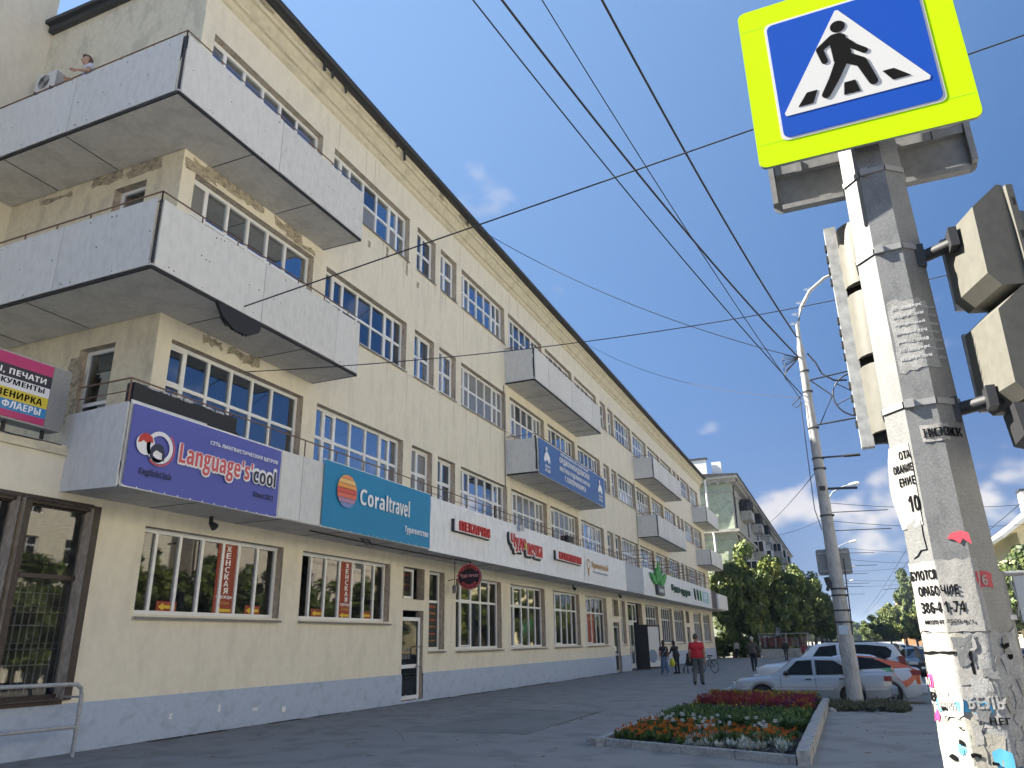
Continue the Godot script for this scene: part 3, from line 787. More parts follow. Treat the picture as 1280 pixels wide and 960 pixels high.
func neighbours() -> void:
	# the greenish residential block beyond the long building
	var B := thing("residential_block", "older greenish grey apartment block with bracketed eaves beyond the cream building", "building")
	var X := -10.5; var Z := -94.2; var H := 20.4
	var ew := []
	facade(B, M.green_wall, Transform3D(Basis(), Vector3(X - 18, -.5, Z)), 18, H, ew, M.glass_dark, "end_wall")
	var wins := []
	for i in 24:
		for fl in 5: wins.append([2.6 + i * 4.4, 1.4 + fl * 3.95, 1.6, 2.1])
	facade(B, M.grey_wall, Transform3D(FB, Vector3(X, -.5, Z)), 108, H, wins, M.glass_dark)
	part("rear_wall", M.grey_wall, B, Vector3(X - 18, -.6, Z - .3), Vector3(X - .5, H - .6, Z - 108))
	var st := S()
	for c in [[12.9, 13.1, .14], [13.5, 13.8, .25], [13.8, 14.15, .55], [18.6, 18.8, .12], [19.9, 20.3, .5], [20.3, 20.55, .95]]:
		span(st, Vector3(X - 18.2, c[0], Z + c[2]), Vector3(X + c[2], c[1], Z - 108))
	done(st, "cornice", M.grey_wall, B)
	for i in 13:
		part("eave_bracket", M.grey_wall, B, Vector3(X - .15 - i * 1.1, 19.6, Z + .02), Vector3(X - .5 - i * 1.1, 19.9, Z + .7))
	for i in 40:
		part("eave_bracket", M.grey_wall, B, Vector3(X + .02, 19.6, Z - .4 - i * 1.3), Vector3(X + .7, 19.9, Z - .75 - i * 1.3))
	for i in 22:            # corner quoins below the band
		for s in [[Vector3(X - 1.5 - .3 * (i % 2), .3 + i * .6, Z), Vector3(X + .05, .86 + i * .6, Z + .05)], [Vector3(X, .3 + i * .6, Z - 1.5 - .3 * (i % 2)), Vector3(X + .05, .86 + i * .6, Z)]]:
			part("quoin", M.green_wall, B, s[0], s[1])
	st = S()
	prism(st, PackedVector2Array([Vector2(X + 1.1, 20.55), Vector2(X + 1.1, 20.72), Vector2(X - 9, 21.4), Vector2(X - 19, 20.72), Vector2(X - 19, 20.55)]), Transform3D(Basis(), Vector3(0, 0, Z + 1.0)), 109)
	var rf := done(st, "roof", M.roof, B)
	part("chimney", M.brick_pale, rf, Vector3(X - 9.5, 20.5, Z - .4), Vector3(X - 6.4, 25.2, Z - 3)); part("chimney_cap", M.dark_metal, rf, Vector3(X - 9.7, 25.2, Z - .2), Vector3(X - 6.2, 25.4, Z - 3.2))
	part("parapet", M.white, rf, Vector3(X - 5.6, 20.5, Z + .4), Vector3(X - 2.6, 22.9, Z + .1)); part("parapet_cap", M.dark_metal, rf, Vector3(X - 5.8, 22.9, Z + .5), Vector3(X - 2.4, 23.15, Z))
	part("chimney", M.white, rf, Vector3(X - 2.0, 20.5, Z - .2), Vector3(X - .9, 22.6, Z - 1.4))
	for i in 6: part("chimney", M.brick_pale, rf, Vector3(X - 4, 20.5, Z - 20 - i * 16), Vector3(X - 2.4, 24.6, Z - 22 - i * 16))
	st = S()
	tube(st, [Vector3(X - 2.9, 20.4, Z + .6), Vector3(X - 2.9, 14.6, Z + .2), Vector3(X - 2.5, 13.6, Z + .5), Vector3(X - 2.4, 0, Z + .2)], .13, 8); done(st, "drainpipe", M.white, B)
	st = S()
	for i in 5: tube(st, [Vector3(X + .9, 20.5, Z - 1 - i * 13), Vector3(X + .2, 19.4, Z - 1 - i * 13), Vector3(X + .15, 13, Z - 1 - i * 13), Vector3(X + .45, 12.6, Z - 1 - i * 13)], .09, 6)
	done(st, "drainpipe", M.dark_metal, B)
	var k := 0
	for i in 7:              # glazed balconies, each a little different
		for fl in [4, 3, 2]:
			var z: float = Z - 9.5 - i * 13.2; var y: float = .6 + fl * 3.95
			if (i + fl) % 4 == 3: continue
			part("balcony", M.grey_wall, B, Vector3(X, y - .2, z + 1.9), Vector3(X + 1.4, y + 1.0, z - 1.9))
			var fr := S()
			for zz in [-1.9, -.95, 0.0, .95, 1.82]: span(fr, Vector3(X + 1.3, y + 1.0, z + zz), Vector3(X + 1.38, y + 2.5, z + zz + .08))
			span(fr, Vector3(X, y + 2.42, z - 1.95), Vector3(X + 1.42, y + 2.52, z + 1.95)); span(fr, Vector3(X + 1.3, y + 1.7, z - 1.9), Vector3(X + 1.37, y + 1.76, z + 1.9))
			for zz in [-1.9, 1.82]: span(fr, Vector3(X + .6, y + 1.0, z + zz), Vector3(X + .67, y + 2.5, z + zz + .08))
			var f := done(fr, "balcony_glazing", M.brown if k % 2 == 0 else M.pvc, B)
			part("pane", M.glass_dark, f, Vector3(X + .05, y + 1.0, z - 1.85), Vector3(X + 1.32, y + 2.42, z + 1.85))
			k += 1
	# buildings on the sunny side of the street
	var side := [[28.0, 34.0, 30.0, 15.0, "pale yellow apartment block on the sunny side of the street, nearest one", M.brick_pale], [27.0, -2.0, 46.0, 17.0, "long sunlit cream apartment block across the street", M.plaster], [29.0, -54.0, 38.0, 14.0, "sunlit sand coloured block farther down the opposite side", M.brick_pale]]
	for b in side:
		var T := thing("street_block", b[4], "building")
		var ws := []
		for i in int(b[2] / 3.6):
			for fl in int(b[3] / 3.4): ws.append([1.2 + i * 3.6, 1.0 + fl * 3.4, 1.5, 1.8])
		var xf := Transform3D(Basis(Vector3(0, 0, 1), Vector3(0, 1, 0), Vector3(-1, 0, 0)), Vector3(b[0], -.2, b[1] - b[2]))
		facade(T, b[5], xf, b[2], b[3], ws, M.glass_dark)
		part("rear_wall", b[5], T, Vector3(b[0] + .4, -.6, b[1]), Vector3(b[0] + 13, b[3] - .3, b[1] - b[2]))
		st = S(); prism(st, PackedVector2Array([Vector2(b[0] - .6, b[3] - .2), Vector2(b[0] + 13.6, b[3] - .2), Vector2(b[0] + 6.5, b[3] + 3)]), Transform3D(Basis(), Vector3(0, 0, b[1] + .3)), b[2] + .6); done(st, "roof", M.roof, T)
	# pale yellow gabled house seen at the right edge, with its roof light
	var Y := thing("gabled_house", "pale yellow house with a grey gable roof behind trees at the right edge", "building")
	var yl := nmat(lin(.62, .55, .33), lin(.74, .66, .42), Vector3(3, 3, 3), .9, 110)
	var hx := 16.2; var hz := -84.0
	facade(Y, yl, Transform3D(Basis(), Vector3(hx, -.4, hz)), 16, 11.2, [[2.0, 6.6, 1.6, 2.2], [5.4, 6.6, 1.6, 2.2], [9, 6.6, 1.6, 2.2], [2.0, 2.4, 1.6, 2.2], [5.4, 2.4, 1.6, 2.2]], M.glass_dark, "front_wall")
	part("rear_wall", yl, Y, Vector3(hx, -.5, hz - .3), Vector3(hx + 16, 10.7, hz - 22))
	st = S(); prism(st, PackedVector2Array([Vector2(hx - .9, 10.6), Vector2(hx + 8, 17.0), Vector2(hx + 16.9, 10.6)]), Transform3D(Basis(), Vector3(0, 0, hz + .05)), 22); done(st, "gable", yl, Y)
	st = S()
	for s in [1, -1]: bar(st, Vector3(hx + 8 - 9.4 * s, 10.2, hz - 10.6), Vector3(hx + 8, 17.15, hz - 10.6), 23.2, .3)
	var gr := done(st, "roof", M.grey_metal, Y)
	part("chimney", M.white, gr, Vector3(hx + 1.0, 11.4, hz + .2), Vector3(hx + 2.6, 14.4, hz - 1.4)); part("chimney_cap", M.dark_metal, gr, Vector3(hx + .9, 14.4, hz + .3), Vector3(hx + 2.7, 14.6, hz - 1.5))
	# orange sunlit wall far down the street between the trees
	var O := thing("far_block", "small orange sunlit block far down the street between trees", "building")
	var og := mat(lin(.62, .33, .16), .9)
	facade(O, og, Transform3D(Basis(), Vector3(13.5, -.3, -215)), 7, 10.4, [[1, 6.4, 1.4, 2], [4, 6.4, 1.4, 2], [1, 2.8, 1.4, 2], [4, 2.8, 1.4, 2]], M.glass_dark, "front_wall")
	part("rear_wall", og, O, Vector3(13.5, -.4, -215.3), Vector3(20.5, 10.0, -235)); part("roof", M.grey_metal, O, Vector3(13.2, 10.05, -214.6), Vector3(20.8, 10.4, -235))

# ---------------------------------------------------------------- shop signs and banners
func banner(called: String, label: String, z0: float, z1: float, y0: float, y1: float, x: float, c: Color, cat := "banner", wavy := .012) -> Node3D:
	var T := thing(called, label, cat, Vector3(x, y0, -z0))
	var st := S(); var n := 24; var m := 6
	st.set_smooth_group(1)
	var w := z1 - z0; var h := y1 - y0
	var f := func(i: int, j: int) -> Vector3:
		var u := float(i) / n; var v := float(j) / m
		return Vector3(.02 + wavy * (sin(u * 17 + v * 4) + .7 * sin(u * 7.3 - v * 9 + z0)) * sin(PI * v) , h * v - .012 * sin(u * PI) * (1 - v), -w * u)
	for i in n:
		for j in m: q(st, f.call(i, j), f.call(i + 1, j), f.call(i + 1, j + 1), f.call(i, j + 1))
	st.set_smooth_group(-1)
	done(st, "cloth", mat(c, .55), T)
	st = S()
	span(st, Vector3(-.02, -.02, .02), Vector3(.008, .02, -w - .02)); span(st, Vector3(-.02, h - .02, .02), Vector3(.008, h + .02, -w - .02))
	for i in 14: box(st, Vector3(.012, .0, -w * i / 13.0), Vector3(.02, .03, .03)); 
	done(st, "batten", M.pvc, T)
	return T
func F(x: float, y: float, out := .05) -> Transform3D:   # point on a banner: metres from its near edge, height, distance out
	return Transform3D(FB, Vector3(out, y, -x))
func shapes(T: Node, polys: Array, m: Material, out: float, called: String) -> void:
	var st := S()
	for p in polys: prism(st, p, Transform3D(FB, Vector3(out, 0, 0)), .004)
	done(st, called, m, T)
func shop_signs() -> void:
	var xo := -11.2
	var pink := mat(lin(.62, .10, .11), .6); var navy := mat(lin(.03, .035, .07), .6); var wht := mat(lin(.82, .82, .84), .6)
	# 1 language school banner
	var T := banner("school_banner", "purple language school banner with two heads logo on the balcony front", 9.12, 13.12, 4.36, 5.84, xo + .02, lin(.088, .105, .42))
	var lg := [ring(.22, .30, -.1, TAU - .1, 30, Vector2(.66, .80)), disc(.20, 20, 1.0, Vector2(.34, .80)), disc(.17, 18, 1.0, Vector2(.62, .68))]
	shapes(T, lg, wht, .0495, "logo"); shapes(T, [ring(.315, .345, -2.2, .9, 20, Vector2(.66, .80))], pink, .054, "logo_ring")
	shapes(T, [PackedVector2Array([Vector2(.17, .80), Vector2(.19, .93), Vector2(.27, .99), Vector2(.36, 1.0), Vector2(.46, .95), Vector2(.50, .84), Vector2(.43, .87), Vector2(.36, .83), Vector2(.28, .86), Vector2(.22, .81)])], M.red, .058, "red_hair")
	shapes(T, [PackedVector2Array([Vector2(.46, .56), Vector2(.46, .76), Vector2(.53, .84), Vector2(.63, .87), Vector2(.73, .83), Vector2(.78, .72), Vector2(.78, .56), Vector2(.73, .58), Vector2(.72, .70), Vector2(.58, .74), Vector2(.52, .68), Vector2(.52, .56)])], navy, .060, "dark_hair")
	var oi := 0
	for o in [[-.03, 0.0], [.03, 0.0], [0.0, .032], [0.0, -.032], [.022, .024], [-.022, -.024], [.022, -.024], [-.022, .024]]:
		text("Language's'cool", 2.72, .50, wht, T, F(1.12 + o[0], .50 + o[1], .046 + oi * .0009), .005); oi += 1
	text("Language's'", 1.98, .50, pink, T, F(1.12, .50, .060)); text("cool", .70, .34, navy, T, F(3.14, .615, .060))
	text("СЕТЬ ЛИНГВИСТИЧЕСКИХ ЦЕТРОВ", 2.02, .10, wht, T, F(1.85, 1.12, .05)); text("EnglishClub", .72, .15, navy, T, F(.28, .22, .05), .006, true); text("Since 2011", .62, .12, navy, T, F(3.2, .32, .05), .006, true)
	# 2 travel agency banner
	T = banner("travel_banner", "turquoise blue travel agency banner with striped sun logo", 14.72, 20.05, 4.38, 6.0, xo + .02, lin(.004, .22, .44))
	var stripes := []
	var cols := [lin(.75, .30, .10), lin(.85, .55, .20), lin(.80, .33, .08), lin(.62, .09, .07), lin(.70, .16, .10), lin(.45, .25, .38), lin(.20, .27, .55)]
	for i in 7:
		var a := lerpf(.42, -.42, i / 7.0); var b := lerpf(.42, -.42, (i + 1) / 7.0) + .012
		var p := PackedVector2Array()
		for k in 7:
			var y := lerpf(a, b, k / 6.0); p.append(Vector2(.95 - sqrt(maxf(.1765 - y * y, 0)) - .001 * k, .98 + y))
		for k in 7:
			var y := lerpf(b, a, k / 6.0); p.append(Vector2(.95 + sqrt(maxf(.1765 - y * y, 0)) + .001 * k, .98 + y))
		shapes(T, [p], mat(cols[i], .6), .05, "sun_stripe")
	text("Coral", 1.35, .44, wht, T, F(1.52, .74, .055)); text("travel", 1.12, .46, wht, T, F(2.92, .74, .055), .004); text("Турагентство", 1.35, .24, wht, T, F(3.8, .24, .055))
	# 3 party banner on the balcony
	T = banner("party_banner", "blue banner with white bear emblem on the middle balcony front", 29.45, 39.5, 8.52, 10.1, -11.12, lin(.05, .14, .38), "banner", .01)
	text("ОРДЖОНИКИДЗЕВСКОЕ", 4.6, .34, wht, T, F(2.6, .92)); text("МЕСТНОЕ ОТДЕЛЕНИЕ ПАРТИИ", 4.6, .26, wht, T, F(2.6, .56)); text("Г.ЕКАТЕРИНБУРГА", 3.2, .26, wht, T, F(3.3, .22))
	text("ПРИЕМНАЯ ПАРТИИ", 4.2, .12, wht, T, F(2.8, 1.36))
	for x in [.95, 9.1]:
		shapes(T, [PackedVector2Array([Vector2(x - .42, .72), Vector2(x - .30, .95), Vector2(x - .1, 1.12), Vector2(x + .12, 1.10), Vector2(x + .34, .92), Vector2(x + .40, .62), Vector2(x + .26, .70), Vector2(x + .16, .60), Vector2(x + .05, .74), Vector2(x - .2, .70), Vector2(x - .26, .60)]), disc(.11, 12, 1, Vector2(x - .05, 1.24))], wht, .05, "bear_emblem")
		text("ЕДИНАЯ", .62, .13, wht, T, F(x - .3, .38)); text("РОССИЯ", .62, .13, wht, T, F(x - .3, .2))
	# 4 bakery letters, one board behind each word
	for d in [["ПЕКАРНЯ", 21.5, 24.25, 5.07, .40, "red illuminated letters on a small board, first on the white shop fascia"], ["КУЛИНАРИЯ", 31.1, 34.6, 5.02, .40, "red raised letters on a long thin board right of the round bakery lettering"]]:
		T = thing("letter_sign", d[5], "shop sign", Vector3(xo + .012, d[3], -d[1]), 0, "red letter signs of the bakery")
		var w: float = d[2] - d[1]
		part("backing", M.dark_metal, T, Vector3(0, 0, .0), Vector3(.09, d[4], -w)); part("face", wht, T, Vector3(.09, .03, -.04), Vector3(.12, d[4] - .01, -w + .02))
		text(d[0], w - .45, .31, M.red, T, F(.3, .06, .13), .06)
	T = thing("bakery_logo_sign", "white outlined red bakery lettering with a chef hat in the fascia centre", "shop sign", Vector3(xo + .012, 4.78, -26.0))
	var sst := S()
	var oz := 0
	for lay in [[M.dark_metal, .085, .0, "backing"], [wht, .05, .045, "outline"]]:
		for k in 8:
			var dv: Vector2 = Vector2(cos(TAU * k / 8), sin(TAU * k / 8)) * lay[1] - (Vector2(.05, .04) if oz < 8 else Vector2.ZERO)
			text("Чудо", 1.5, .66, lay[0], T, Transform3D(FB * Basis(Vector3(0, 0, 1), .04), Vector3(lay[2] + oz * .0012, .12 + dv.y, -.16 - dv.x)), .04, false, lay[3]); text("печка", 1.62, .46, lay[0], T, F(1.78 + dv.x, .14 + dv.y, lay[2] + oz * .0012), .04, false, lay[3]); oz += 1
	text("Чудо", 1.5, .66, M.red, T, Transform3D(FB * Basis(Vector3(0, 0, 1), .04), Vector3(.105, .12, -.16)), .03); text("печка", 1.62, .46, M.red, T, F(1.78, .14, .105), .03)
	shapes(T, [disc(.14, 14, 1, Vector2(1.15, 1.08)), disc(.13, 14, 1, Vector2(1.33, 1.12))], mat(lin(.5, .5, .52), .6), .135, "chef_hat")
	shapes(T, [disc(.13, 12, .8, Vector2(1.52, .42))], mat(lin(.55, .45, .06), .6), .16, "yellow_letter")
	# 5 faded banner with golden letters
	T = banner("faded_banner", "rain streaked white banner with faded golden letters on the shop fascia", 35.45, 39.7, 4.5, 5.92, xo + .006, lin(.74, .75, .77), "banner", .006)
	var gold := mat(lin(.52, .30, .10), .7)
	text("Пряничный", 2.9, .42, gold, T, F(1.1, .52, .045)); text("г. Екатеринбург, ул. Победы", 2.7, .12, mat(lin(.22, .25, .36), .7), T, F(1.15, .36, .045))
	shapes(T, [ring(.20, .27, .3, TAU, 18, Vector2(.55, .72)), PackedVector2Array([Vector2(.42, .48), Vector2(.5, .16), Vector2(.6, .16), Vector2(.68, .48)])], gold, .045, "emblem")
	# 6 green leaf sign and dark green letters
	T = thing("leaf_sign", "green leaf plant emblem standing in a grey pot sign above the pharmacy", "shop sign", Vector3(xo + .04, 4.5, -48.9))
	var gm := mat(lin(.02, .30, .03), .5); var gd := mat(lin(.012, .06, .035), .5)
	var leaf := func(a: Vector2, b: Vector2, w: float) -> PackedVector2Array:
		var n := (b - a).orthogonal().normalized() * w
		return PackedVector2Array([a, a.lerp(b, .35) + n, a.lerp(b, .7) + n * .85, b, a.lerp(b, .7) - n * .85, a.lerp(b, .35) - n])
	for l in [[Vector2(2.0, .62), Vector2(.15, 1.28), .22], [Vector2(2.3, .62), Vector2(1.9, 1.7), .34], [Vector2(2.6, .62), Vector2(2.7, 2.15), .36], [Vector2(3.0, .62), Vector2(3.5, 1.55), .3], [Vector2(3.2, .62), Vector2(5.1, 1.5), .26]]:
		var s := S(); prism(s, leaf.call(l[0], l[1], l[2]), Transform3D(FB, Vector3(.14, 0, 0)), .1); done(s, "leaf", gm, T)
	part("pot", mat(lin(.07, .08, .085), .5), T, Vector3(0, -.02, -1.7), Vector3(.2, .62, -3.7))
	part("post", M.dark_metal, T, Vector3(.02, .6, -1.5), Vector3(.06, 2.2, -1.62)); text("Аптека", 1.4, .3, wht, T, F(2.0, .15, .205))
	T = thing("green_lettering", "dark green raised letters on the white fascia right of leaf sign", "shop sign", Vector3(xo + .035, 4.78, -55.9))
	text("Будь", 3.2, .55, gd, T, F(0, .12, 0), .1); text("здоров", 3.6, .55, gd, T, F(3.5, -.02, 0), .1)
	T = thing("green_lettering", "green and pale stroke emblem near the far end of white fascia", "shop sign", Vector3(xo + .035, 4.7, -65.0))
	for i in 3:
		var s := S(); prism(s, leaf.call(Vector2(.5 + i * 1.4, .05), Vector2(.1 + i * 1.4, .95), .2), Transform3D(FB, Vector3(.1, 0, 0)), .09); done(s, "stroke", [gd, gd, gm][i], T)
	part("print", mat(lin(.35, .55, .62), .6), T, Vector3(0, 0, -4.4), Vector3(.02, .95, -7.6)); text("24", 1.6, .5, wht, T, F(5.0, .3, .022))
	# 7 round hanging sign
	T = thing("round_sign", "round black hanging sign with pink lettering below the white fascia", "shop sign", Vector3(-11.62, 3.82, -23.72))
	T.rotation.y = .10
	var dk := mat(lin(.022, .014, .02), .5)
	sst = S(); prism(sst, disc(.42, 36), Transform3D(Basis(), Vector3(0, 0, .06)), .12); done(sst, "disc", dk, T)
	for z in [.064, -.06]:
		sst = S(); prism(sst, ring(.385, .425, 0, TAU, 36), Transform3D(Basis(), Vector3(0, 0, z)), .006); done(sst, "rim", pink if z > 0 else wht, T)
	text("Чудо печка", .66, .17, mat(lin(.60, .30, .36), .6), T, Transform3D(Basis(), Vector3(-.33, -.06, .066)))
	for i in 7:
		for up in [1, -1]:
			var a: float = PI / 2 * up + (i - 3) * -.27 * up
			text("ПЕКАРНЯ"[i] if up > 0 else "КОФЕЙНЯ"[i], .075, .10, pink, T, Transform3D(Basis(Vector3(0, 0, 1), a - PI / 2 * up), Vector3(cos(a) * (.31 if up > 0 else .34), sin(a) * (.27 if up > 0 else .36), .066)) * Transform3D(Basis(), Vector3(-.037, 0, 0)))
	sst = S(); tube(sst, [Vector3(.0, .42, 0), Vector3(0, .56, 0)], .015, 6); tube(sst, [Vector3(-.55, .56, 0), Vector3(-.55, -.05, 0), Vector3(-.42, -.05, 0)], .014, 6); done(sst, "hanger", M.dark_metal, T)
	# 8 light box on the roof of the low extension
	T = thing("light_box", "pink, black, white, yellow and blue striped light box on low roof", "shop sign", Vector3(-12.52, 5.42, -6.7))
	part("case", M.grey_metal, T, Vector3(-.35, -.03, 0), Vector3(-.02, 1.13, -2.1))
	var rows := [[.90, 1.10, lin(.45, .02, .14), ""], [.68, .90, lin(.012, .012, .025), "ШТАМПЫ, ПЕЧАТИ"], [.50, .68, lin(.72, .73, .78), "ДОКУМЕНТЫ"], [.30, .50, lin(.62, .50, .03), "СУВЕНИРКА"], [.12, .30, lin(.02, .22, .50), "ФЛАЕРЫ"], [0.0, .12, lin(.45, .02, .14), ""]]
	for r in rows:
		part("print_band", mat(r[2], .4), T, Vector3(-.02, r[0], -.01), Vector3(.0, r[1], -1.76))
		if r[3]:
			var w: float = .115 * r[3].length()
			text(r[3], w, .12, M.ink if r[2].get_luminance() > .5 else wht, T, F(1.66 - w, r[0] + .04, .002), .004)
	part("side_panel", M.alu, T, Vector3(-.33, -.01, -1.77), Vector3(-.005, 1.11, -2.12))
	var fs := S(); 
	for z in [-.3, -1.2, -1.9]: bar(fs, Vector3(-.2, -.27, z), Vector3(-.2, 0, z), .05)
	for i in 3: tube(fs, [Vector3(-.1 + i * .06, -.2, 0), Vector3(-.08 + i * .05, -.25 - i * .01, -1.2), Vector3(-.06, -.24, -2.2)], .014, 6)
	done(fs, "stand", M.dark_metal, T)
	# 9 posters in the windows of the two plain shop windows
	var ember := nmat(lin(.22, .035, .02), lin(.40, .09, .035), Vector3(.5, .5, .5), .7, 120)
	for d in [[13.26, "tall red womenswear poster in the first shop window", .62], [17.95, "tall red womenswear poster in the second shop window", .58]]:
		T = thing("window_poster", d[1], "poster", Vector3(XF - .234, 2.37, -d[0]))
		part("sheet", ember, T, Vector3(-.006, 0, 0), Vector3(0, 1.56, -d[2]))
		for i in 7: text("ЖЕНСКАЯ"[i], .15, .13, wht, T, F(d[2] * .42, 1.38 - i * .155, .002), .003)
		text("ОДЕЖДА", d[2] * .8, .08, wht, T, F(d[2] * .1, .33, .002), .003); text("2 этаж", d[2] * .6, .07, gold, T, F(d[2] * .2, .22, .002), .003)
		arrow(T, d[2] * .5, .09, d[2] * .8)
	var ar := 0
	for d in [[11.72, .52, "second pane of the first shop window"], [14.28, .50, "right part of the first shop window"], [16.75, .5, "left part of the second shop window"], [19.1, .45, "right part of the second shop window"]]:
		T = thing("arrow_poster", "small red yellow-arrow poster, " + d[2], "poster", Vector3(XF - .234, 2.37, -d[0]), 0, "arrow posters in the shop windows")
		part("sheet", ember, T, Vector3(-.006, 0, 0), Vector3(0, .22, -d[1])); arrow(T, d[1] * .5, .11, d[1] * .85)
	for d in [[22.74, 1.52, .92, 1.5, "dark menu poster with orange text in the narrow lower window"], [21.12, 3.06, .74, .88, "black poster with red words in the small window over the door"]]:
		T = thing("window_poster", d[4], "poster", Vector3(XF - .232, d[1], -d[0]))
		part("sheet", mat(lin(.018, .024, .022), .5), T, Vector3(-.006, 0, 0), Vector3(0, d[3], -d[2]))
		for i in (6 if d[3] > 1 else 2): text(["СВЕЖАЯ", "ВЫПЕЧКА", "пирожки", "торты", "булочки", "кофе с собой"][i] if d[3] > 1 else ["СТАВКА", "выпечка"][i], d[2] * .7, .085, mat([lin(.55, .12, .05), lin(.5, .2, .06)][i % 2], .6), T, F(d[2] * .15, d[3] - .2 - i * (.22 if d[3] > 1 else .3), .002), .003)
	T = thing("window_poster", "brownish red poster in the lower half of the fourth bakery window", "poster", Vector3(XF - .234, 1.55, -40.75))
	part("sheet", ember, T, Vector3(-.006, 0, 0), Vector3(0, 1.55, -1.1)); text("ПИРОГИ", .9, .16, gold, T, F(.1, 1.2, .002), .003)
func arrow(T: Node, x: float, y: float, w: float) -> void:
	var a := w / 2
	var s := S()
	prism(s, PackedVector2Array([Vector2(x - a, y), Vector2(x - a * .35, y + .075), Vector2(x - a * .35, y + .032), Vector2(x + a, y + .032), Vector2(x + a, y - .032), Vector2(x - a * .35, y - .032), Vector2(x - a * .35, y - .075)]), Transform3D(FB, Vector3(.004, 0, 0)), .003)
	done(s, "arrow", mat(lin(.70, .50, .04), .6), T)

# ---------------------------------------------------------------- trees
func crown_mesh(sd: int, n: int, leaf: float, ca: Color, cb: Color) -> Mesh:
	# unit crown: about 1 wide in radius, 2 high, made of leaf clumps with gaps between them
	var r := RandomNumberGenerator.new(); r.seed = sd
	var v := PackedVector3Array(); var nn := PackedVector3Array(); var cc := PackedColorArray(); var ix := PackedInt32Array()
	var clumps := []
	for i in 70:
		var d := Vector3(r.randfn(), r.randfn() * .9, r.randfn()).normalized()
		var rad := pow(r.randf(), .4) * .84
		var c := d * rad
		if c.y < -.75: c.y = -.75
		clumps.append([c, r.randf_range(.12, .27), r.randf_range(.75, 1.2), r.randf()])
	for i in n:
		var k: Array = clumps[r.randi() % clumps.size()]
		var d := Vector3(r.randfn(), r.randfn(), r.randfn()).normalized()
		var p: Vector3 = k[0] + d * k[1] * pow(r.randf(), .45) * Vector3(1, .8, 1)
		var nrm := (d + Vector3(r.randfn(), r.randfn() + .6, r.randfn()) * .55).normalized()
		var a := nrm.cross(Vector3(r.randfn(), r.randfn(), r.randfn())).normalized(); var b := nrm.cross(a)
		var s := leaf * r.randf_range(.6, 1.25)
		var col: Color = ca.lerp(cb, clampf(k[3] * .6 + r.randf() * .5, 0, 1)) * (k[2] * r.randf_range(.85, 1.15))
		var o := v.size()
		for c in [a * s, b * s * .6, -a * s, -b * s * .6]: v.append(p + c); nn.append(nrm); cc.append(Color(col.r, col.g, col.b, 1))
		ix.append_array([o, o + 2, o + 1, o, o + 3, o + 2])
	var arr := []; arr.resize(Mesh.ARRAY_MAX)
	arr[Mesh.ARRAY_VERTEX] = v; arr[Mesh.ARRAY_NORMAL] = nn; arr[Mesh.ARRAY_COLOR] = cc; arr[Mesh.ARRAY_INDEX] = ix
	var m := ArrayMesh.new(); m.add_surface_from_arrays(Mesh.PRIMITIVE_TRIANGLES, arr)
	return m
var crowns := []
var bark: Material
func tree(label: String, x: float, z: float, h: float, r: float, low: float, kind: int, group := "", cat := "tree", called := "broadleaf_tree") -> void:
	var y := gyr(z) - .18 if x > -4.02 and z < KZ else gy(z)
	var T := thing(called, label, cat, Vector3(x, y, z), rng.randf() * TAU, group)
	var st := S()
	var lean := Vector3(rng.randf_range(-.3, .3), 0, rng.randf_range(-.3, .3))
	if h > 3:
		tube(st, [Vector3(0, -.3, 0), Vector3(0, h * .15, 0) + lean * .3, Vector3(0, h * .42, 0) + lean, Vector3(0, h * .75, 0) + lean * 1.5], [.02 * h + .07, .015 * h + .06, .011 * h + .04, .03], 8)
		for i in 7:
			var a := TAU * i / 7.0 + rng.randf()
			var b0 := Vector3(0, h * rng.randf_range(.22, .55), 0) + lean * .8
			var e := b0 + Vector3(cos(a) * r * .7, h * rng.randf_range(.12, .3), sin(a) * r * .7)
			tube(st, [b0, b0.lerp(e, .5) + Vector3(0, .15, 0), e], [.07, .05, .015], 5)
	else:
		for i in 5:
			var a := TAU * i / 5.0
			tube(st, [Vector3(0, -.1, 0), Vector3(cos(a) * r * .5, h * .6, sin(a) * r * .5)], [.03, .01], 5)
	done(st, "trunk" if h > 3 else "stem", bark, T)
	var hh := (h - low) / 2
	inst(crowns[kind], "crown", M.leaf_a, T, Transform3D(Basis().scaled(Vector3(r, hh, r)), Vector3(0, low + hh, 0) + lean))
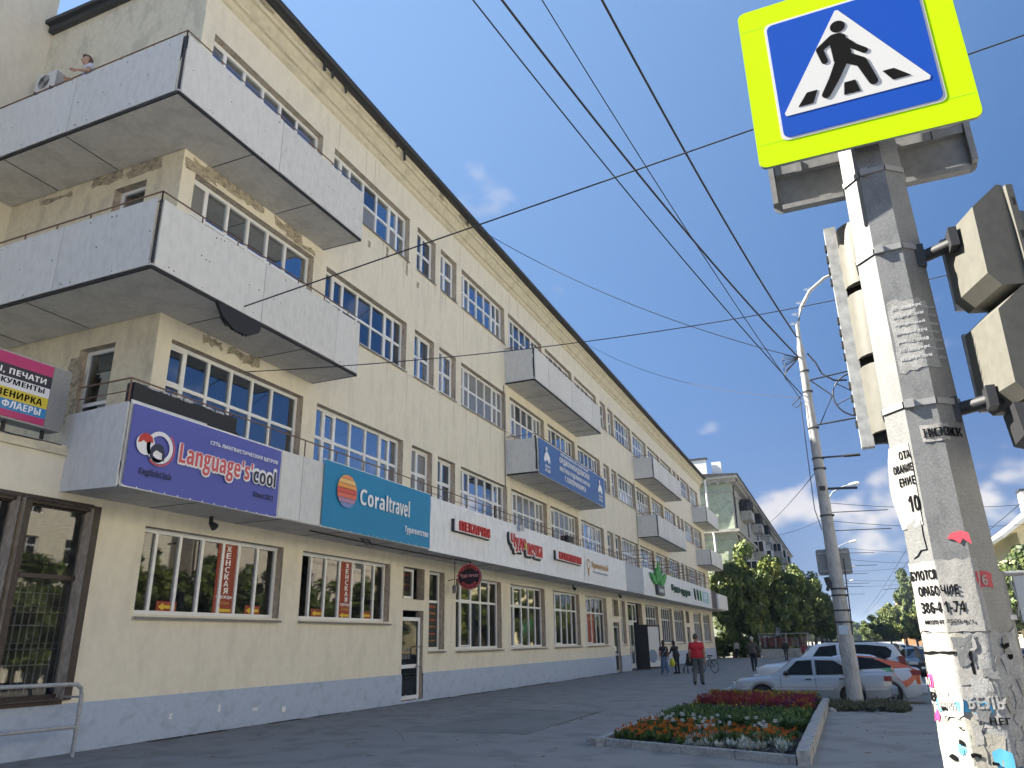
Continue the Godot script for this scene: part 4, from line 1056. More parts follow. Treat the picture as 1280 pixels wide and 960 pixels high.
func trees() -> void:
	bark = nmat(lin(.07, .055, .04), lin(.16, .13, .10), Vector3(.6, 1.5, .6), .95, 130)
	var A := Color(.045, .080, .016); var B := Color(.12, .155, .026)
	crowns = [crown_mesh(1, 20000, .048, A, B), crown_mesh(2, 20000, .046, A * .8, B * .85), crown_mesh(3, 18000, .052, A * 1.2, Color(B.r * 1.35, B.g * 1.15, B.b))]
	var L := [[-11.2, -87.2, 11.6, 3.0, .6, 1, "narrow tree squeezed between the cream building's end and green block"], [-9.0, -89.0, 12.4, 4.3, .8, 2, "tall bushy tree closest to the far end of the cream building"], [-6.2, -91.5, 11.0, 3.6, .9, 0, "dense street tree just right of the one touching the cream building"], [-4.6, -97.0, 10.4, 3.2, 1.6, 1, "dark street tree in the middle of the left hand row"], [-3.9, -111.0, 9.2, 3.1, 1.8, 0, "rounded street tree behind the far concrete pole's left side"], [-3.4, -124.0, 9.0, 3.0, 1.6, 2, "pale leaved tree farther down the left pavement"], [-3.2, -142.0, 9.4, 3.4, 1.4, 1, "street tree next to last in the left hand row"], [-3.0, -165.0, 9.6, 3.6, 1.2, 0, "most distant street tree of the left hand row"]]
	for t in L: tree(t[6], t[0], t[1], t[2], t[3], t[4], t[5])
	var bi := -1
	for t in [[-12.5, -87.6, 3.0, 2.6], [-9.8, -86.9, 2.6, 2.2], [-7.4, -90.6, 2.4, 1.9], [-6.4, -96.5, 2.6, 1.8]]:
		bi += 1
		tree(["dark bush hugging the far corner of the cream building", "dark bush just right of the one at the building's corner", "dark bush under the second tree of the left row", "rightmost dark bush under the left trees"][bi], t[0], t[1], t[2], t[3], -.2, 1, "low bushes under the left trees", "bush", "bush")
	tree("small yellowish bush at the foot of the cream building's far corner", -12.9, -84.6, .9, .8, -.1, 2, "", "bush", "bush")
	# right hand side, seen past the near pole
	var k := 0
	for z in [-50.0, -62.0, -75.0, -88.0, -100.0, -116.0, -134.0, -152.0, -174.0, -198.0]:
		tree("leafy tree in the row on the street's right side, %s from near end" % ["first", "second", "third", "fourth", "fifth", "sixth", "seventh", "eighth", "ninth", "tenth"][k], 14.5 + rng.randf_range(-1.2, 1.8), z, rng.randf_range(9.0, 11.5) * (.82 if z > -70 else 1.0), rng.randf_range(3.4, 4.6), 1.2, k % 3, "trees along the right side of the street"); k += 1
	tree("light green bushy tree lit by sun right of the black car", 9.6, -118.0, 6.5, 3.2, .5, 2)
	k = 0
	for t in [[7.0, -225.0, 7.5], [9.5, -205.0, 9.0], [11.5, -185.0, 10.5], [13.6, -165.0, 12.0]]:
		tree(["small hazy tree at the far end of the right hand side", "second farthest tree of the right hand side", "tree right below the orange block's wall", "full tree right of the orange block"][k], t[0], t[1], t[2], 4.6, .4, k % 3); k += 1
	tree("tall dark conical tree standing left of the orange block's end", 12.2, -150.0, 15.5, 4.0, 1.0, 1)
	tree("bright green bush below the grey board at the right edge", 6.2, -26.0, 2.4, 1.5, .0, 2, "", "bush", "bush")
	k = 4
	for z in [-6.0, -16.0, -24.0, -31.0, -38.0, -45.0, -52.0, -60.0, 6.0]:
		tree("leafy tree across the street from the shop windows, %s in its row" % ["first", "second", "third", "fourth", "fifth", "sixth", "seventh", "eighth", "ninth"][k - 4], 18.5 + rng.randf_range(-1, 1), z, rng.randf_range(8, 10), rng.randf_range(3.4, 4.2), .6, k % 3, "trees across the street from the cream building"); k += 1
	# far green belt closing the street
	var st := thing("far_trees", "hazy belt of distant trees closing the end of the street", "trees")
	st.set_meta("kind", "stuff")
	for i in 26:
		inst(crowns[i % 3], "crown", M.leaf_a, st, Transform3D(Basis().scaled(Vector3(9, rng.randf_range(3.5, 6.5), 9)), Vector3(-45 + i * 6.5, 3.0, -330 - rng.randf() * 60)))

# ---------------------------------------------------------------- near pole with crossing sign and signals
const PX := .40
const PZ := -3.25
func pr(y: float) -> float: return clampf(lerpf(.163, .118, (y - 1.0) / 3.2), .1, .175)
func oct(i: float, y: float, out := 0.0) -> Vector3:      # i counts corners; facet i lies between corners i and i+1, facet 0 faces the viewer
	var a0 := floorf(i); var t := i - a0
	var p := []
	for k in 2:
		var a := deg_to_rad(-6.0 - 22.5 + 45.0 * (a0 + k))
		p.append(Vector3(sin(a), 0, cos(a)) * pr(y))
	var n := deg_to_rad(-6.0 + 45.0 * a0)
	return Vector3(PX, y, PZ) + p[0].lerp(p[1], t) + Vector3(sin(n), 0, cos(n)) * out
func facet(i: int, u: float, y: float, out: float) -> Transform3D:   # text frame on facet i, u metres from its left corner
	var a := oct(i, y); var b := oct(i + .9999, y); var up := (oct(i, y + .1) - a).normalized()
	var x := (b - a).normalized(); var n := x.cross(up).normalized()
	return Transform3D(Basis(x, n.cross(x), n), a + x * u + n * out)
func sheet_on_pole(called: String, m: Material, u0: float, u1: float, y0: float, y1: float, out: float, rough: float, parent: Node, curl := 0.0) -> MeshInstance3D:
	# paper wrapped over the facets, ragged at its edges
	var st := S(); st.set_smooth_group(1)
	var us := [u0]
	var n := maxi(3, int((u1 - u0) / .18))
	for k in range(1, n): us.append(lerpf(u0, u1, float(k) / n))
	for k in range(int(ceil(u0)), int(floor(u1)) + 1):
		if not us.has(float(k)): us.append(float(k))
	us.append(u1); us.sort()
	var rows := maxi(2, int((y1 - y0) / .05))
	var grid := []
	for j in rows + 1:
		var row := []
		for i in us.size():
			var u: float = us[i]; var y := lerpf(y0, y1, float(j) / rows)
			if j == 0 or j == rows: y += rng.randf_range(-rough, rough)
			if i == 0 or i == us.size() - 1: u += rng.randf_range(-rough, rough) * 5
			var o := out + .0012 * sin(u * 23 + y * 41)
			if i == 0: o += curl * sin(PI * j / rows)
			row.append(oct(u, y, maxf(o, .0015)))
		grid.append(row)
	for j in rows:
		for i in us.size() - 1: q(st, grid[j][i], grid[j][i + 1], grid[j + 1][i + 1], grid[j + 1][i])
	return done(st, called, m, parent)
func near_pole() -> void:
	var T := thing("signal_pole", "thick grey octagonal metal pole covered in torn paper notices, nearest the camera", "pole", Vector3.ZERO)
	var st := S()
	var ys := [0.0, .8, 1.6, 2.4, 3.2, 4.0, 4.75]
	for j in ys.size() - 1:
		for i in 8: q(st, oct(i, ys[j]), oct(i + .99999, ys[j]), oct(i + .99999, ys[j + 1]), oct(i, ys[j + 1]))
	for i in 8: tri(st, oct(i, 4.75), oct(i + .99999, 4.75), Vector3(PX, 4.76, PZ))
	done(st, "shaft", M.zinc, T)
	st = S()
	for i in 8: box(st, Vector3(PX, .03, PZ) + Vector3(cos(TAU * i / 8), 0, sin(TAU * i / 8)) * .16, Vector3(.08, .1, .08))
	done(st, "foot", M.concrete, T)
	for y in [3.16, 2.49, 3.54]:
		st = S()
		for i in 8:
			q(st, oct(i, y - .012, .007), oct(i + .99999, y - .012, .007), oct(i + .99999, y + .012, .007), oct(i, y + .012, .007))
			q(st, oct(i, y + .012, .0), oct(i, y + .012, .007), oct(i + .99999, y + .012, .007), oct(i + .99999, y + .012, .0)); q(st, oct(i, y - .012, .0), oct(i, y - .012, .007), oct(i + .99999, y - .012, .007), oct(i + .99999, y - .012, .0))
		var f := facet(0, .02, y, .012); box(st, f.origin, Vector3(.03, .034, .012), f.basis)
		done(st, "clamp_band", M.alu, T)
	# the notices
	var glued := nmat(lin(.22, .225, .23), lin(.33, .33, .325), Vector3(.18, .18, .18), .8, 140, .22, Vector3(.3, .4, .3), .05, .03)
	var cream := nmat(lin(.26, .25, .215), lin(.32, .305, .265), Vector3(.2, .25, .2), .85, 142, .15, Vector3(.25, .35, .25), .05, .03)
	var faint := nmat(lin(.27, .30, .255), lin(.32, .35, .30), Vector3(.3, .2, .3), .8, 144, .12, Vector3(.3, .3, .3), .04)
	var cyan := mat(lin(.09, .38, .60), .7); var mag := mat(lin(.70, .04, .20), .7); var teal := mat(lin(.035, .09, .13), .7)
	sheet_on_pole("old_paste", glued, .05, 1.55, 2.62, 2.92, .0016, .01, T)
	for r in 7:
		for c in 5: text(["ЛЕЧ", "ина", "арс", "дом", "раб"][(r + c) % 5], .035, .014, M.grey_metal, T, facet(c / 3, .02 + (c % 3) * .037, 2.88 - r * .036, .003), .0008)
	var lab := sheet_on_pole("sticker", M.paper, .35, 1.25, 2.335, 2.40, .003, .003, T)
	for i in 8: text("НЖСК"[i % 4], .026, .034, M.ink, T, facet(0 if i < 4 else 1, (.045 + i * .019) if i < 4 else (i - 4) * .02, 2.35, .0052), .0008, i % 2 == 0)
	sheet_on_pole("notice", M.paper, -1.05, -.12, 2.03, 2.345, .0035, .004, T, .02)
	for r in [["ОТА", 2.285, .055, .032], ["ОВАНИЕ", 2.235, .095, .032], ["ЕНИЕ", 2.185, .075, .032]]: text(r[0], r[2], r[3], M.ink, T, facet(-1, .10 - r[2], r[1], .0055), .0008)
	text("10", .05, .06, M.ink, T, facet(-1, .052, 2.085, .0055), .0008)
	sheet_on_pole("bare_patch", M.zinc, -.75, -.25, 1.93, 2.06, .0045, .02, T)
	sheet_on_pole("notice", M.paper, -1.3, 1.15, 1.66, 1.90, .004, .006, T)
	for r in [["БУЮТСЯ", 1.838, .116, .034], ["ОРАБО", 1.782, .092, .034], ["386-4", 1.722, .092, .038]]: text(r[0], r[2], r[3], M.ink, T, facet(-1, .117 - r[2], r[1], .0062), .0008)
	text("ЧИЕ", .055, .034, M.ink, T, facet(0, .004, 1.782, .0062), .0008); text("1-74", .066, .038, M.ink, T, facet(0, .004, 1.722, .0062), .0008); text("оплата от", .085, .014, M.ink, T, facet(-1, .03, 1.685, .0062), .0006); text("2500 р.ч", .08, .014, M.ink, T, facet(0, .004, 1.685, .0062), .0006)
	var pk := S(); prism(pk, PackedVector2Array([Vector2(0, .01), Vector2(.017, .028), Vector2(.047, .034), Vector2(.068, .026), Vector2(.072, -.014), Vector2(.058, -.003), Vector2(.047, .008), Vector2(.037, -.010), Vector2(.02, .005)]), facet(0, .055, 1.965, .004), .003); done(pk, "sticker", mat(lin(.66, .06, .09), .6), T)
	sheet_on_pole("sticker", mat(lin(.34, .03, .05), .6), 1.02, 1.6, 1.80, 1.855, .0048, .006, T); text("6", .022, .034, M.paper, T, facet(1, .022, 1.81, .0068), .0008)
	# pasted layers lower down
	sheet_on_pole("paste_layer", cream, -1.45, .35, 1.18, 1.655, .0022, .012, T)
	sheet_on_pole("paste_layer", M.paper, -.5, .5, 1.42, 1.61, .0034, .014, T); sheet_on_pole("paste_layer", glued, .45, 2.2, 1.0, 1.66, .002, .02, T)
	sheet_on_pole("paste_layer", faint, -1.1, .1, 1.17, 1.34, .004, .008, T); sheet_on_pole("paste_layer", cream, .0, .85, 1.02, 1.33, .0036, .01, T)
	sheet_on_pole("paste_layer", M.paper, -1.2, -.45, .98, 1.14, .004, .006, T); sheet_on_pole("paste_layer", cream, -1.4, .6, .80, 1.02, .003, .014, T)
	sheet_on_pole("black_tape", M.ink, -1.2, .5, 1.586, 1.594, .0056, .002, T); sheet_on_pole("black_tape", M.ink, .42, .5, 1.52, 1.59, .0058, .003, T)
	sheet_on_pole("sticker", mag, -1.18, -.86, 1.475, 1.515, .005, .004, T); text("М", .02, .025, M.paper, T, facet(-1, -.01, 1.482, .0072), .0008)
	sheet_on_pole("sticker", M.paper, -1.1, -.84, 1.42, 1.472, .0052, .003, T); text("В", .02, .03, M.ink, T, facet(-1, .0, 1.43, .0072), .0008); sheet_on_pole("sticker", mag, -1.0, -.83, 1.365, 1.40, .005, .008, T)
	sheet_on_pole("sticker", cyan, -.82, .75, 1.40, 1.437, .0050, .004, T)
	text("080205", .072, .026, M.paper, T, facet(-1, .03, 1.406, .0072), .0008); text("БЕЛЬ", .105, .042, glued, T, facet(0, .018, 1.412, .0072), .0012); text("НЕГ", .06, .022, M.ink, T, facet(0, .072, 1.365, .006), .0008)
	sheet_on_pole("sticker", cyan, .55, .98, 1.225, 1.29, .0052, .012, T); sheet_on_pole("sticker", mat(lin(.10, .35, .55), .6), -.35, -.12, 1.265, 1.295, .0056, .01, T); text("✚", .02, .02, cyan, T, facet(-1, .08, 1.27, .007), .0008)
	sheet_on_pole("sticker", teal, .98, 1.5, 1.15, 1.245, .005, .014, T); sheet_on_pole("sticker", M.ink, .99, 1.55, 1.135, 1.146, .0062, .002, T)
	sheet_on_pole("notice", M.paper, .92, 1.75, 1.02, 1.10, .0042, .008, T)
	for r in 3: text(["стройка", "Дом Уют", "ремонт"][r], .08, .013, M.ink, T, facet(1, .01, 1.085 - r * .024, .0064), .0006)
	for r in 9: text("объявление", .0045 * 9, .005, M.grey_metal, T, facet(-1, .02, 1.115 - r * .012, .0062), .0006)
	text("УСЛУГИ", .07, .02, M.ink, T, facet(-1, .04, .93, .0054), .0006); text("МАСТЕР", .07, .02, M.ink, T, facet(-1, .045, .905, .0054), .0006)
	# torn scraps of many earlier notices
	var mats := [M.paper, glued, cream, M.paper, M.zinc]
	for k in mats.size():
		st = S()
		for i in 20:
			var fc: int = [-2, -1, -1, 0, 0, 1, 1][rng.randi() % 7]
			var y := .85 + rng.randf() * .78
			if fc == -1 and i % 2 == 0: fc = 0
			prism(st, torn(rng.randf_range(.012, .06), rng.randf_range(.012, .075), 3, .009), facet(fc, rng.randf_range(.02, .105), y, .0046 + k * .0005 + i * .00001), .0006)
		var sc := done(st, "paper_scrap", mats[k], T); sc.set_meta("kind", "stuff")
	st = S()
	for i in 26: prism(st, torn(rng.randf_range(.006, .03), rng.randf_range(.004, .016), 2, .004), facet([-1, 0, 1][i % 3], rng.randf_range(.01, .11), rng.randf_range(.95, 1.62), .0096), .001)
	done(st, "ink_fleck", M.ink, T).set_meta("kind", "stuff")
	# crossing sign, facing us, with its yellow green border
	var yel := mat(lin(.44, .74, .004), .6); yel.metallic_specular = .15; var blue := mat(lin(.004, .055, .36), .35); var white := nmat(lin(.50, .51, .52), lin(.58, .58, .58), Vector3(.02, .02, .02), .35, 150)
	var s0 := kk(Vector3(-.045, 3.235, -2.45)); var W := .875; var Hh := .88
	var G := thing("crossing_sign", "blue pedestrian crossing sign with bright yellow green border facing the camera", "road sign", s0 + Vector3(W / 2, Hh / 2, 0))
	st = S(); prism(st, rrect(W, Hh, .035), Transform3D(), .012); done(st, "plate", M.alu, G)
	st = S(); prism(st, rrect(W - .004, Hh - .004, .034), Transform3D(Basis(), Vector3(0, 0, .003)), .0025); done(st, "border", yel, G)
	st = S()
	for y in [Hh / 2 - .118, -Hh / 2 + .118]: span(st, Vector3(-W / 2 + .01, y, .0031), Vector3(W / 2 - .01, y + .003, .0036))
	done(st, "border_seam", mat(lin(.42, .66, .01), .4), G)
	st = S(); prism(st, rrect(.655, .655, .03), Transform3D(Basis(), Vector3(0, 0, .0052)), .002); done(st, "white_edge", white, G)
	st = S(); prism(st, rrect(.632, .632, .03), Transform3D(Basis(), Vector3(0, 0, .0072)), .002); done(st, "blue_field", blue, G)
	var P := func(x: float, y: float) -> Vector2: return Vector2((x - .5) * .632, (.5 - y) * .632)
	st = S(); prism(st, PackedVector2Array([P.call(.47, .045), P.call(.49, .045), P.call(.955, .80), P.call(.945, .825), P.call(.04, .825), P.call(.03, .80)]), Transform3D(Basis(), Vector3(0, 0, .0092)), .002); done(st, "triangle", white, G)
	var lx := Transform3D(Basis(), Vector3(0, 0, .0112))
	st = S()
	var limb := func(a: Vector2, c: Vector2, ra: float, rb: float) -> PackedVector2Array:
		var out := PackedVector2Array(); var ang := (c - a).angle()
		for k in 7: out.append(a + Vector2.from_angle(ang + PI / 2 + PI * k / 6) * ra)
		for k in 7: out.append(c + Vector2.from_angle(ang - PI / 2 + PI * k / 6) * rb)
		return out
	prism(st, PackedVector2Array([P.call(.405, .262), P.call(.43, .245), P.call(.475, .25), P.call(.505, .275), P.call(.525, .44), P.call(.50, .505), P.call(.43, .52), P.call(.402, .48), P.call(.398, .34)]), lx, .0018)
	var li := 1
	for e in [[.425, .275, .325, .345, .018, .015], [.325, .345, .345, .455, .015, .014], [.50, .33, .545, .395, .014, .014], [.545, .395, .605, .455, .014, .014], [.485, .475, .57, .54, .027, .023], [.57, .54, .62, .725, .023, .018], [.445, .50, .385, .62, .026, .022], [.385, .62, .315, .735, .022, .018]]:
		prism(st, limb.call(P.call(e[0], e[1]), P.call(e[2], e[3]), e[4], e[5]), Transform3D(Basis(), Vector3(0, 0, .0112 + li * .00015)), .0018); li += 1
	prism(st, disc(.050 * .632, 18, 1.0, P.call(.468, .19)), lx, .0018)
	for pp in [[[.195, .675], [.265, .675], [.225, .775], [.125, .775]], [[.44, .675], [.51, .675], [.53, .775], [.425, .775]], [[.685, .665], [.755, .665], [.845, .755], [.735, .755]]]:
		var pv := PackedVector2Array()
		for v in pp: pv.append(P.call(v[0], v[1]))
		prism(st, pv, lx, .0018)
	done(st, "pedestrian_symbol", M.ink, G)
	st = S(); box(st, Vector3(.05, .2, -.08), Vector3(.5, .04, .03)); box(st, Vector3(.05, -.2, -.08), Vector3(.5, .04, .03)); box(st, Vector3(.05, .2, -.04), Vector3(.05, .05, .09)); box(st, Vector3(.05, -.2, -.04), Vector3(.05, .05, .09)); done(st, "bracket", M.alu, G)
	# second sign back to back with it
	var g0 := kk(Vector3(-.02, 3.30, -2.75))
	G = thing("sign_back", "grey metal back of a second sign behind the crossing sign", "road sign", Vector3(g0.x + W / 2, g0.y + Hh / 2 - .10, g0.z - .02))
	st = S(); prism(st, rrect(W, Hh, .04), Transform3D(), .004); done(st, "plate", M.alu, G)
	st = S()
	for e in [[-W / 2 + .012, 0, .024, Hh - .08], [W / 2 - .012, 0, .024, Hh - .08], [0, -Hh / 2 + .012, W - .08, .024], [0, Hh / 2 - .012, W - .08, .024]]: box(st, Vector3(e[0], e[1], .02), Vector3(e[2], e[3], .04))
	for y in [.22, -.22]: box(st, Vector3(0, y, .016), Vector3(W - .06, .045, .032))
	for x in [-.3, .3]: box(st, Vector3(x, -.22, .034), Vector3(.03, .06, .01))
	done(st, "rim", M.alu, G)
	st = S(); box(st, Vector3(.05, .22, .06), Vector3(.12, .05, .07)); box(st, Vector3(.05, -.22, .06), Vector3(.12, .05, .07)); done(st, "bracket", M.dark_metal, G)
	# signal seen from behind, mounted on the far side of the pole
	G = thing("traffic_light", "traffic light seen from behind, three pale housings behind the near pole", "traffic light", kk(Vector3(.155, 2.29, -2.78)))
	part("backplate", M.grey_metal, G, Vector3(-.012, -.02, -.10), Vector3(.04, 1.07, -.05))
	part("backplate", M.dark_metal, G, Vector3(.30, -.02, -.10), Vector3(.335, 1.07, -.05)); part("plate", M.dark_metal, G, Vector3(.02, 0, -.12), Vector3(.32, 1.06, -.09))
	for i in 3:
		st = S()
		var b := .03 + i * .35; var n := 8
		st.set_smooth_group(1)
		for k in n:
			var a := PI * k / n; var c := PI * (k + 1) / n
			var pa := Vector3(.165 - cos(a) * .13, 0, -.05 + sin(a) * .10); var pc := Vector3(.165 - cos(c) * .13, 0, -.05 + sin(c) * .10)
			q(st, pa + Vector3(0, b, 0), pc + Vector3(0, b, 0), pc + Vector3(0, b + .305, 0), pa + Vector3(0, b + .305, 0))
			st.set_smooth_group(-1)
			tri(st, Vector3(.165, b + .305, -.05), pa + Vector3(0, b + .305, 0), pc + Vector3(0, b + .305, 0)); tri(st, Vector3(.165, b + .03, -.05), pa + Vector3(0, b, 0), pc + Vector3(0, b, 0)); st.set_smooth_group(1)
		done(st, "housing", M.shell, G)
		var hi := S()
		for k in 4: box(hi, Vector3(-.016, b + .06 + k * .06 - .03 * (i % 2), -.072), Vector3(.01, .03, .03))
		done(hi, "hinge", M.dark_metal, G)
		var vs := S(); tube(vs, [Vector3(.165, b + .15, -.12), Vector3(.165, b + .13, -.36)], .125, 18, false); done(vs, "visor", M.black, G)
	# signal on the right, facing right
	G = thing("traffic_light", "beige traffic light on two arms at the right edge, facing right", "traffic light", kk(Vector3(.552, 2.25, -2.48)))
	var tw := Transform3D(Basis(Vector3.UP, .3), Vector3(0, 0, 0))
	part("front_plate", M.shell, G, Vector3(.07, -.05, -.16), Vector3(.095, .86, .15)).transform = tw
	for i in 2:
		var b: float = .03 + i * .425
		st = S()
		prism(st, PackedVector2Array([Vector2(.07, b), Vector2(.07, b + .415), Vector2(.05, b + .42), Vector2(-.055, b + .33), Vector2(-.06, b + .05), Vector2(-.02, b)]), Transform3D(Basis(), Vector3(0, 0, .13)), .26)
		done(st, "housing", M.shell, G).transform = tw
		st = S(); tube(st, [Vector3(.08, b + .22, -.01), Vector3(.34, b + .20, -.01)], .145, 22, false); done(st, "visor", M.shell, G).transform = tw
		st = S(); tube(st, [Vector3(.09, b + .22, -.01), Vector3(.105, b + .22, -.01)], .12, 20); done(st, "lens", M.black, G).transform = tw
		part("side_cover", M.grey_metal, G, Vector3(-.058, b + .02, -.15), Vector3(.068, b + .34, -.131)).transform = tw
		st = S()
		for k in 3: box(st, Vector3(.083, b + .05 + k * .14, .151), Vector3(.012, .03, .004))
		done(st, "bolt", M.black, G).transform = tw
	st = S(); prism(st, PackedVector2Array([Vector2(-.03, .02), Vector2(-.02, -.10), Vector2(.03, -.12), Vector2(.10, .0)]), Transform3D(Basis(), Vector3(0, 0, .10)), .2); done(st, "foot_bracket", M.dark_metal, G)
	for y in [.72, .06]:
		st = S(); tube(st, [Vector3(-.225, y - .0, -.12), Vector3(-.02, y + .01, 0)], .026, 10); box(st, Vector3(-.075, y + .01, .0), Vector3(.03, .08, .075)); box(st, Vector3(-.19, y, -.11), Vector3(.04, .1, .1)); done(st, "arm", M.dark_metal, G)

# ---------------------------------------------------------------- far poles and wires
func lamp_head(st: SurfaceTool, c: Vector3, d: Vector3) -> void:
	var b := axis(c, c + d)
	tube(st, [c - d * .1, c + d * .05, c + d * .35, c + d * .55, c + d * .62], [.05, .10, .13, .10, .03], 10)
func far_poles() -> void:
	var gz := -24.25
	var T := thing("street_pole", "tall tapering grey concrete pole behind the flower bed, with curved steel arm", "pole", Vector3(-.03, .13, gz))
	T.scale = Vector3.ONE * .917
	var st := S()
	tube(st, [Vector3(0, -.6, 0), Vector3(0, 2.4, 0), Vector3(0, 7, 0), Vector3(0, 11.3, 0)], [.235, .215, .165, .112], 20); done(st, "shaft", M.pole, T)
	st = S(); tube(st, [Vector3(0, 11.2, 0), Vector3(0, 11.55, 0)], [.12, .07], 12); tube(st, [Vector3(0, 11.5, 0), Vector3(.02, 12.1, 0), Vector3(.22, 12.75, 0), Vector3(.6, 13.35, 0), Vector3(1.15, 13.75, 0), Vector3(2.1, 14.0, 0)], [.075, .07, .065, .06, .055, .05], 10); lamp_head(st, Vector3(2.1, 14.0, 0), Vector3(1, .05, 0)); done(st, "arm", M.grey_metal, T)
	st = S()
	for p in [[.0, 12.15], [.1, 12.5], [.3, 12.9], [.62, 13.38]]:
		for k in 5: tube(st, [Vector3(p[0], p[1], 0), Vector3(p[0] - .22 + k * .05, p[1] + .10 + .03 * (k % 2), .05 * (k - 2))], .008, 4)
	done(st, "spikes", M.grey_metal, T)
	for y in [10.35, 9.6, 8.3, 7.25, 6.9, 5.35, 3.05, 2.85, 2.4, 2.05]:
		st = S(); tube(st, [Vector3(0, y, 0), Vector3(0, y + .05, 0)], .262 - .0125 * y + .012, 16, false); box(st, Vector3(.25 - .012 * y, y + .02, .08), Vector3(.1, .07, .06)); done(st, "clamp_band", M.dark_metal, T)
	st = S()
	tube(st, [Vector3(.2, 11.0, .05), Vector3(.42, 10.6, .05), Vector3(.55, 10.2, .05), Vector3(.9, 9.9, .05), Vector3(1.3, 9.85, .05)], .03, 6)
	for k in 9: tube(st, [Vector3(-.1, 10.9, 0), Vector3(-.55 - .06 * (k % 3), 11.05 - .09 * k, .1), Vector3(-.62, 10.9 - .1 * k, .1)], .014, 5)
	tube(st, [Vector3(-.2, 9.5, .1), Vector3(-.55, 9.2, .1), Vector3(-.42, 9.1, .1), Vector3(-.22, 9.25, .1)], .02, 5)
	tube(st, [Vector3(-.26, 9.3, .15), Vector3(-.30, 7.2, .15), Vector3(-.33, 5.6, .15), Vector3(-.2, 4.9, .2)], .014, 5)
	tube(st, [Vector3(.22, 1.7, .1), Vector3(.26, 2.8, .1), Vector3(.3, 4.0, .1)], .02, 5)
	done(st, "cable", M.dark_metal, T)
	st = S(); bar(st, Vector3(.1, 6.25, .02), Vector3(1.05, 6.2, .02), .07); box(st, Vector3(.0, 6.25, .17), Vector3(.18, .14, .1)); bar(st, Vector3(.1, 7.3, .02), Vector3(1.3, 7.27, .02), .05); tube(st, [Vector3(.8, 7.28, .02), Vector3(1.3, 7.27, .02)], .05, 6); done(st, "bracket", M.dark_metal, T)
	part("notice", mat(lin(.42, .52, .62), .7), T, Vector3(-.16, 1.72, .216), Vector3(.10, 1.98, .224))
	var W := thing("tension_wheel", "dark open wire tensioning wheel with spokes held out from the concrete pole", "bracket", Vector3(.1, .13 + 9.0 * .917, gz + .12)); W.scale = Vector3.ONE * .917
	st = S()
	tube(st, [Vector3(0, 1.0, 0), Vector3(1.35, 1.15, 0)], .025, 6); tube(st, [Vector3(0, -.6, 0), Vector3(1.4, -.5, 0)], .028, 6); tube(st, [Vector3(0, 1.0, 0), Vector3(.62, .35, 0), Vector3(.1, -.6, 0)], .025, 6); done(st, "stay_rod", M.dark_metal, W)
	st = S(); tube(st, ringpts(Vector3(1.4, .3, 0), .76, 22), .028, 6, false); done(st, "rim", M.dark_metal, W)
	st = S()
	for k in 3:
		var a := .4 + k * PI / 3; tube(st, [Vector3(1.4, .3, 0) - Vector3(cos(a), sin(a), 0) * .76, Vector3(1.4, .3, 0) + Vector3(cos(a), sin(a), 0) * .76], .018, 5)
	done(st, "spoke", M.dark_metal, W)
	W = thing("sign_back", "grey rounded back of a road sign strapped to the concrete pole", "road sign", Vector3(-.03, .13 + 3.93 * .917, gz - .23)); W.scale = Vector3.ONE * .917
	st = S(); prism(st, rrect(1.02, .82, .08), Transform3D(), .02); done(st, "plate", M.alu, W)
	st = S()
	for y in [.28, -.28]: box(st, Vector3(0, y, .03), Vector3(.9, .05, .05))
	done(st, "rail", M.grey_metal, W)
	W = thing("camera_box", "small dark camera box under the sign back on the concrete pole", "camera", Vector3(-.25, .13 + 3.25 * .917, gz + .1)); W.scale = Vector3.ONE * .917
	st = S(); box(st, Vector3(-.02, .02, 0), Vector3(.16, .34, .2), Basis(Vector3(0, 0, 1), .2)); box(st, Vector3(.08, .0, 0), Vector3(.14, .06, .06)); done(st, "case", M.dark_metal, W); st = S(); tube(st, [Vector3(-.05, -.14, .03), Vector3(-.07, -.22, .05)], .05, 8); done(st, "hood", M.black, W)
	var k := 0
	for d in [[-54.0, 2.1, 11.5], [-81.0, 2.1, 10.8], [-108.0, 2.2, 10.6], [-136.0, 2.2, 10.6]]:
		var p := thing("lamp_post", "street lamp post on the left kerb, number %s behind the concrete pole" % ["one", "two", "three", "four"][k], "street lamp", Vector3(.05, gyr(d[0]) - .18, d[0]))
		st = S(); tube(st, [Vector3(0, -.3, 0), Vector3(0, d[2] - .8, 0)], [.2, .11], 12); done(st, "post", M.pole, p)
		st = S(); tube(st, [Vector3(0, d[2] - .9, 0), Vector3(.5, d[2] - .25, 0), Vector3(1.2, d[2] + .05, 0), Vector3(d[1] - .5, d[2] + .1, 0)], .045, 6); done(st, "arm", M.grey_metal, p)
		st = S(); lamp_head(st, Vector3(d[1] - .5, d[2] + .12, 0), Vector3(1, .12, 0)); done(st, "lamp", M.white, p)
		st = S()
		for y in [9.9, 8.7]: bar(st, Vector3(0, y, 0), Vector3(3.6, y - .1, 0), .05)
		done(st, "bracket", M.dark_metal, p); k += 1
	# posts on the far right side carrying the trolley wires
	for d in [[13.0, -112.0, "slim dark trolley wire post on the right side, nearer one"], [12.0, -165.0, "slim dark trolley wire post on the right side, farther one"]]:
		var p := thing("wire_post", d[2], "pole", Vector3(d[0], gyr(d[1]) - .18, d[1]))
		st = S(); tube(st, [Vector3(0, -.2, 0), Vector3(0, 11.5, 0)], [.16, .1], 10); done(st, "post", M.dark_metal, p)
		st = S(); bar(st, Vector3(-4.2, 10.6, 0), Vector3(.3, 10.9, 0), .1); bar(st, Vector3(-2, 10.7, 0), Vector3(-2.1, 8.8, 0), .08); bar(st, Vector3(-2.8, 9.4, 0), Vector3(-1.2, 9.3, 0), .07); done(st, "bracket", M.dark_metal, p)
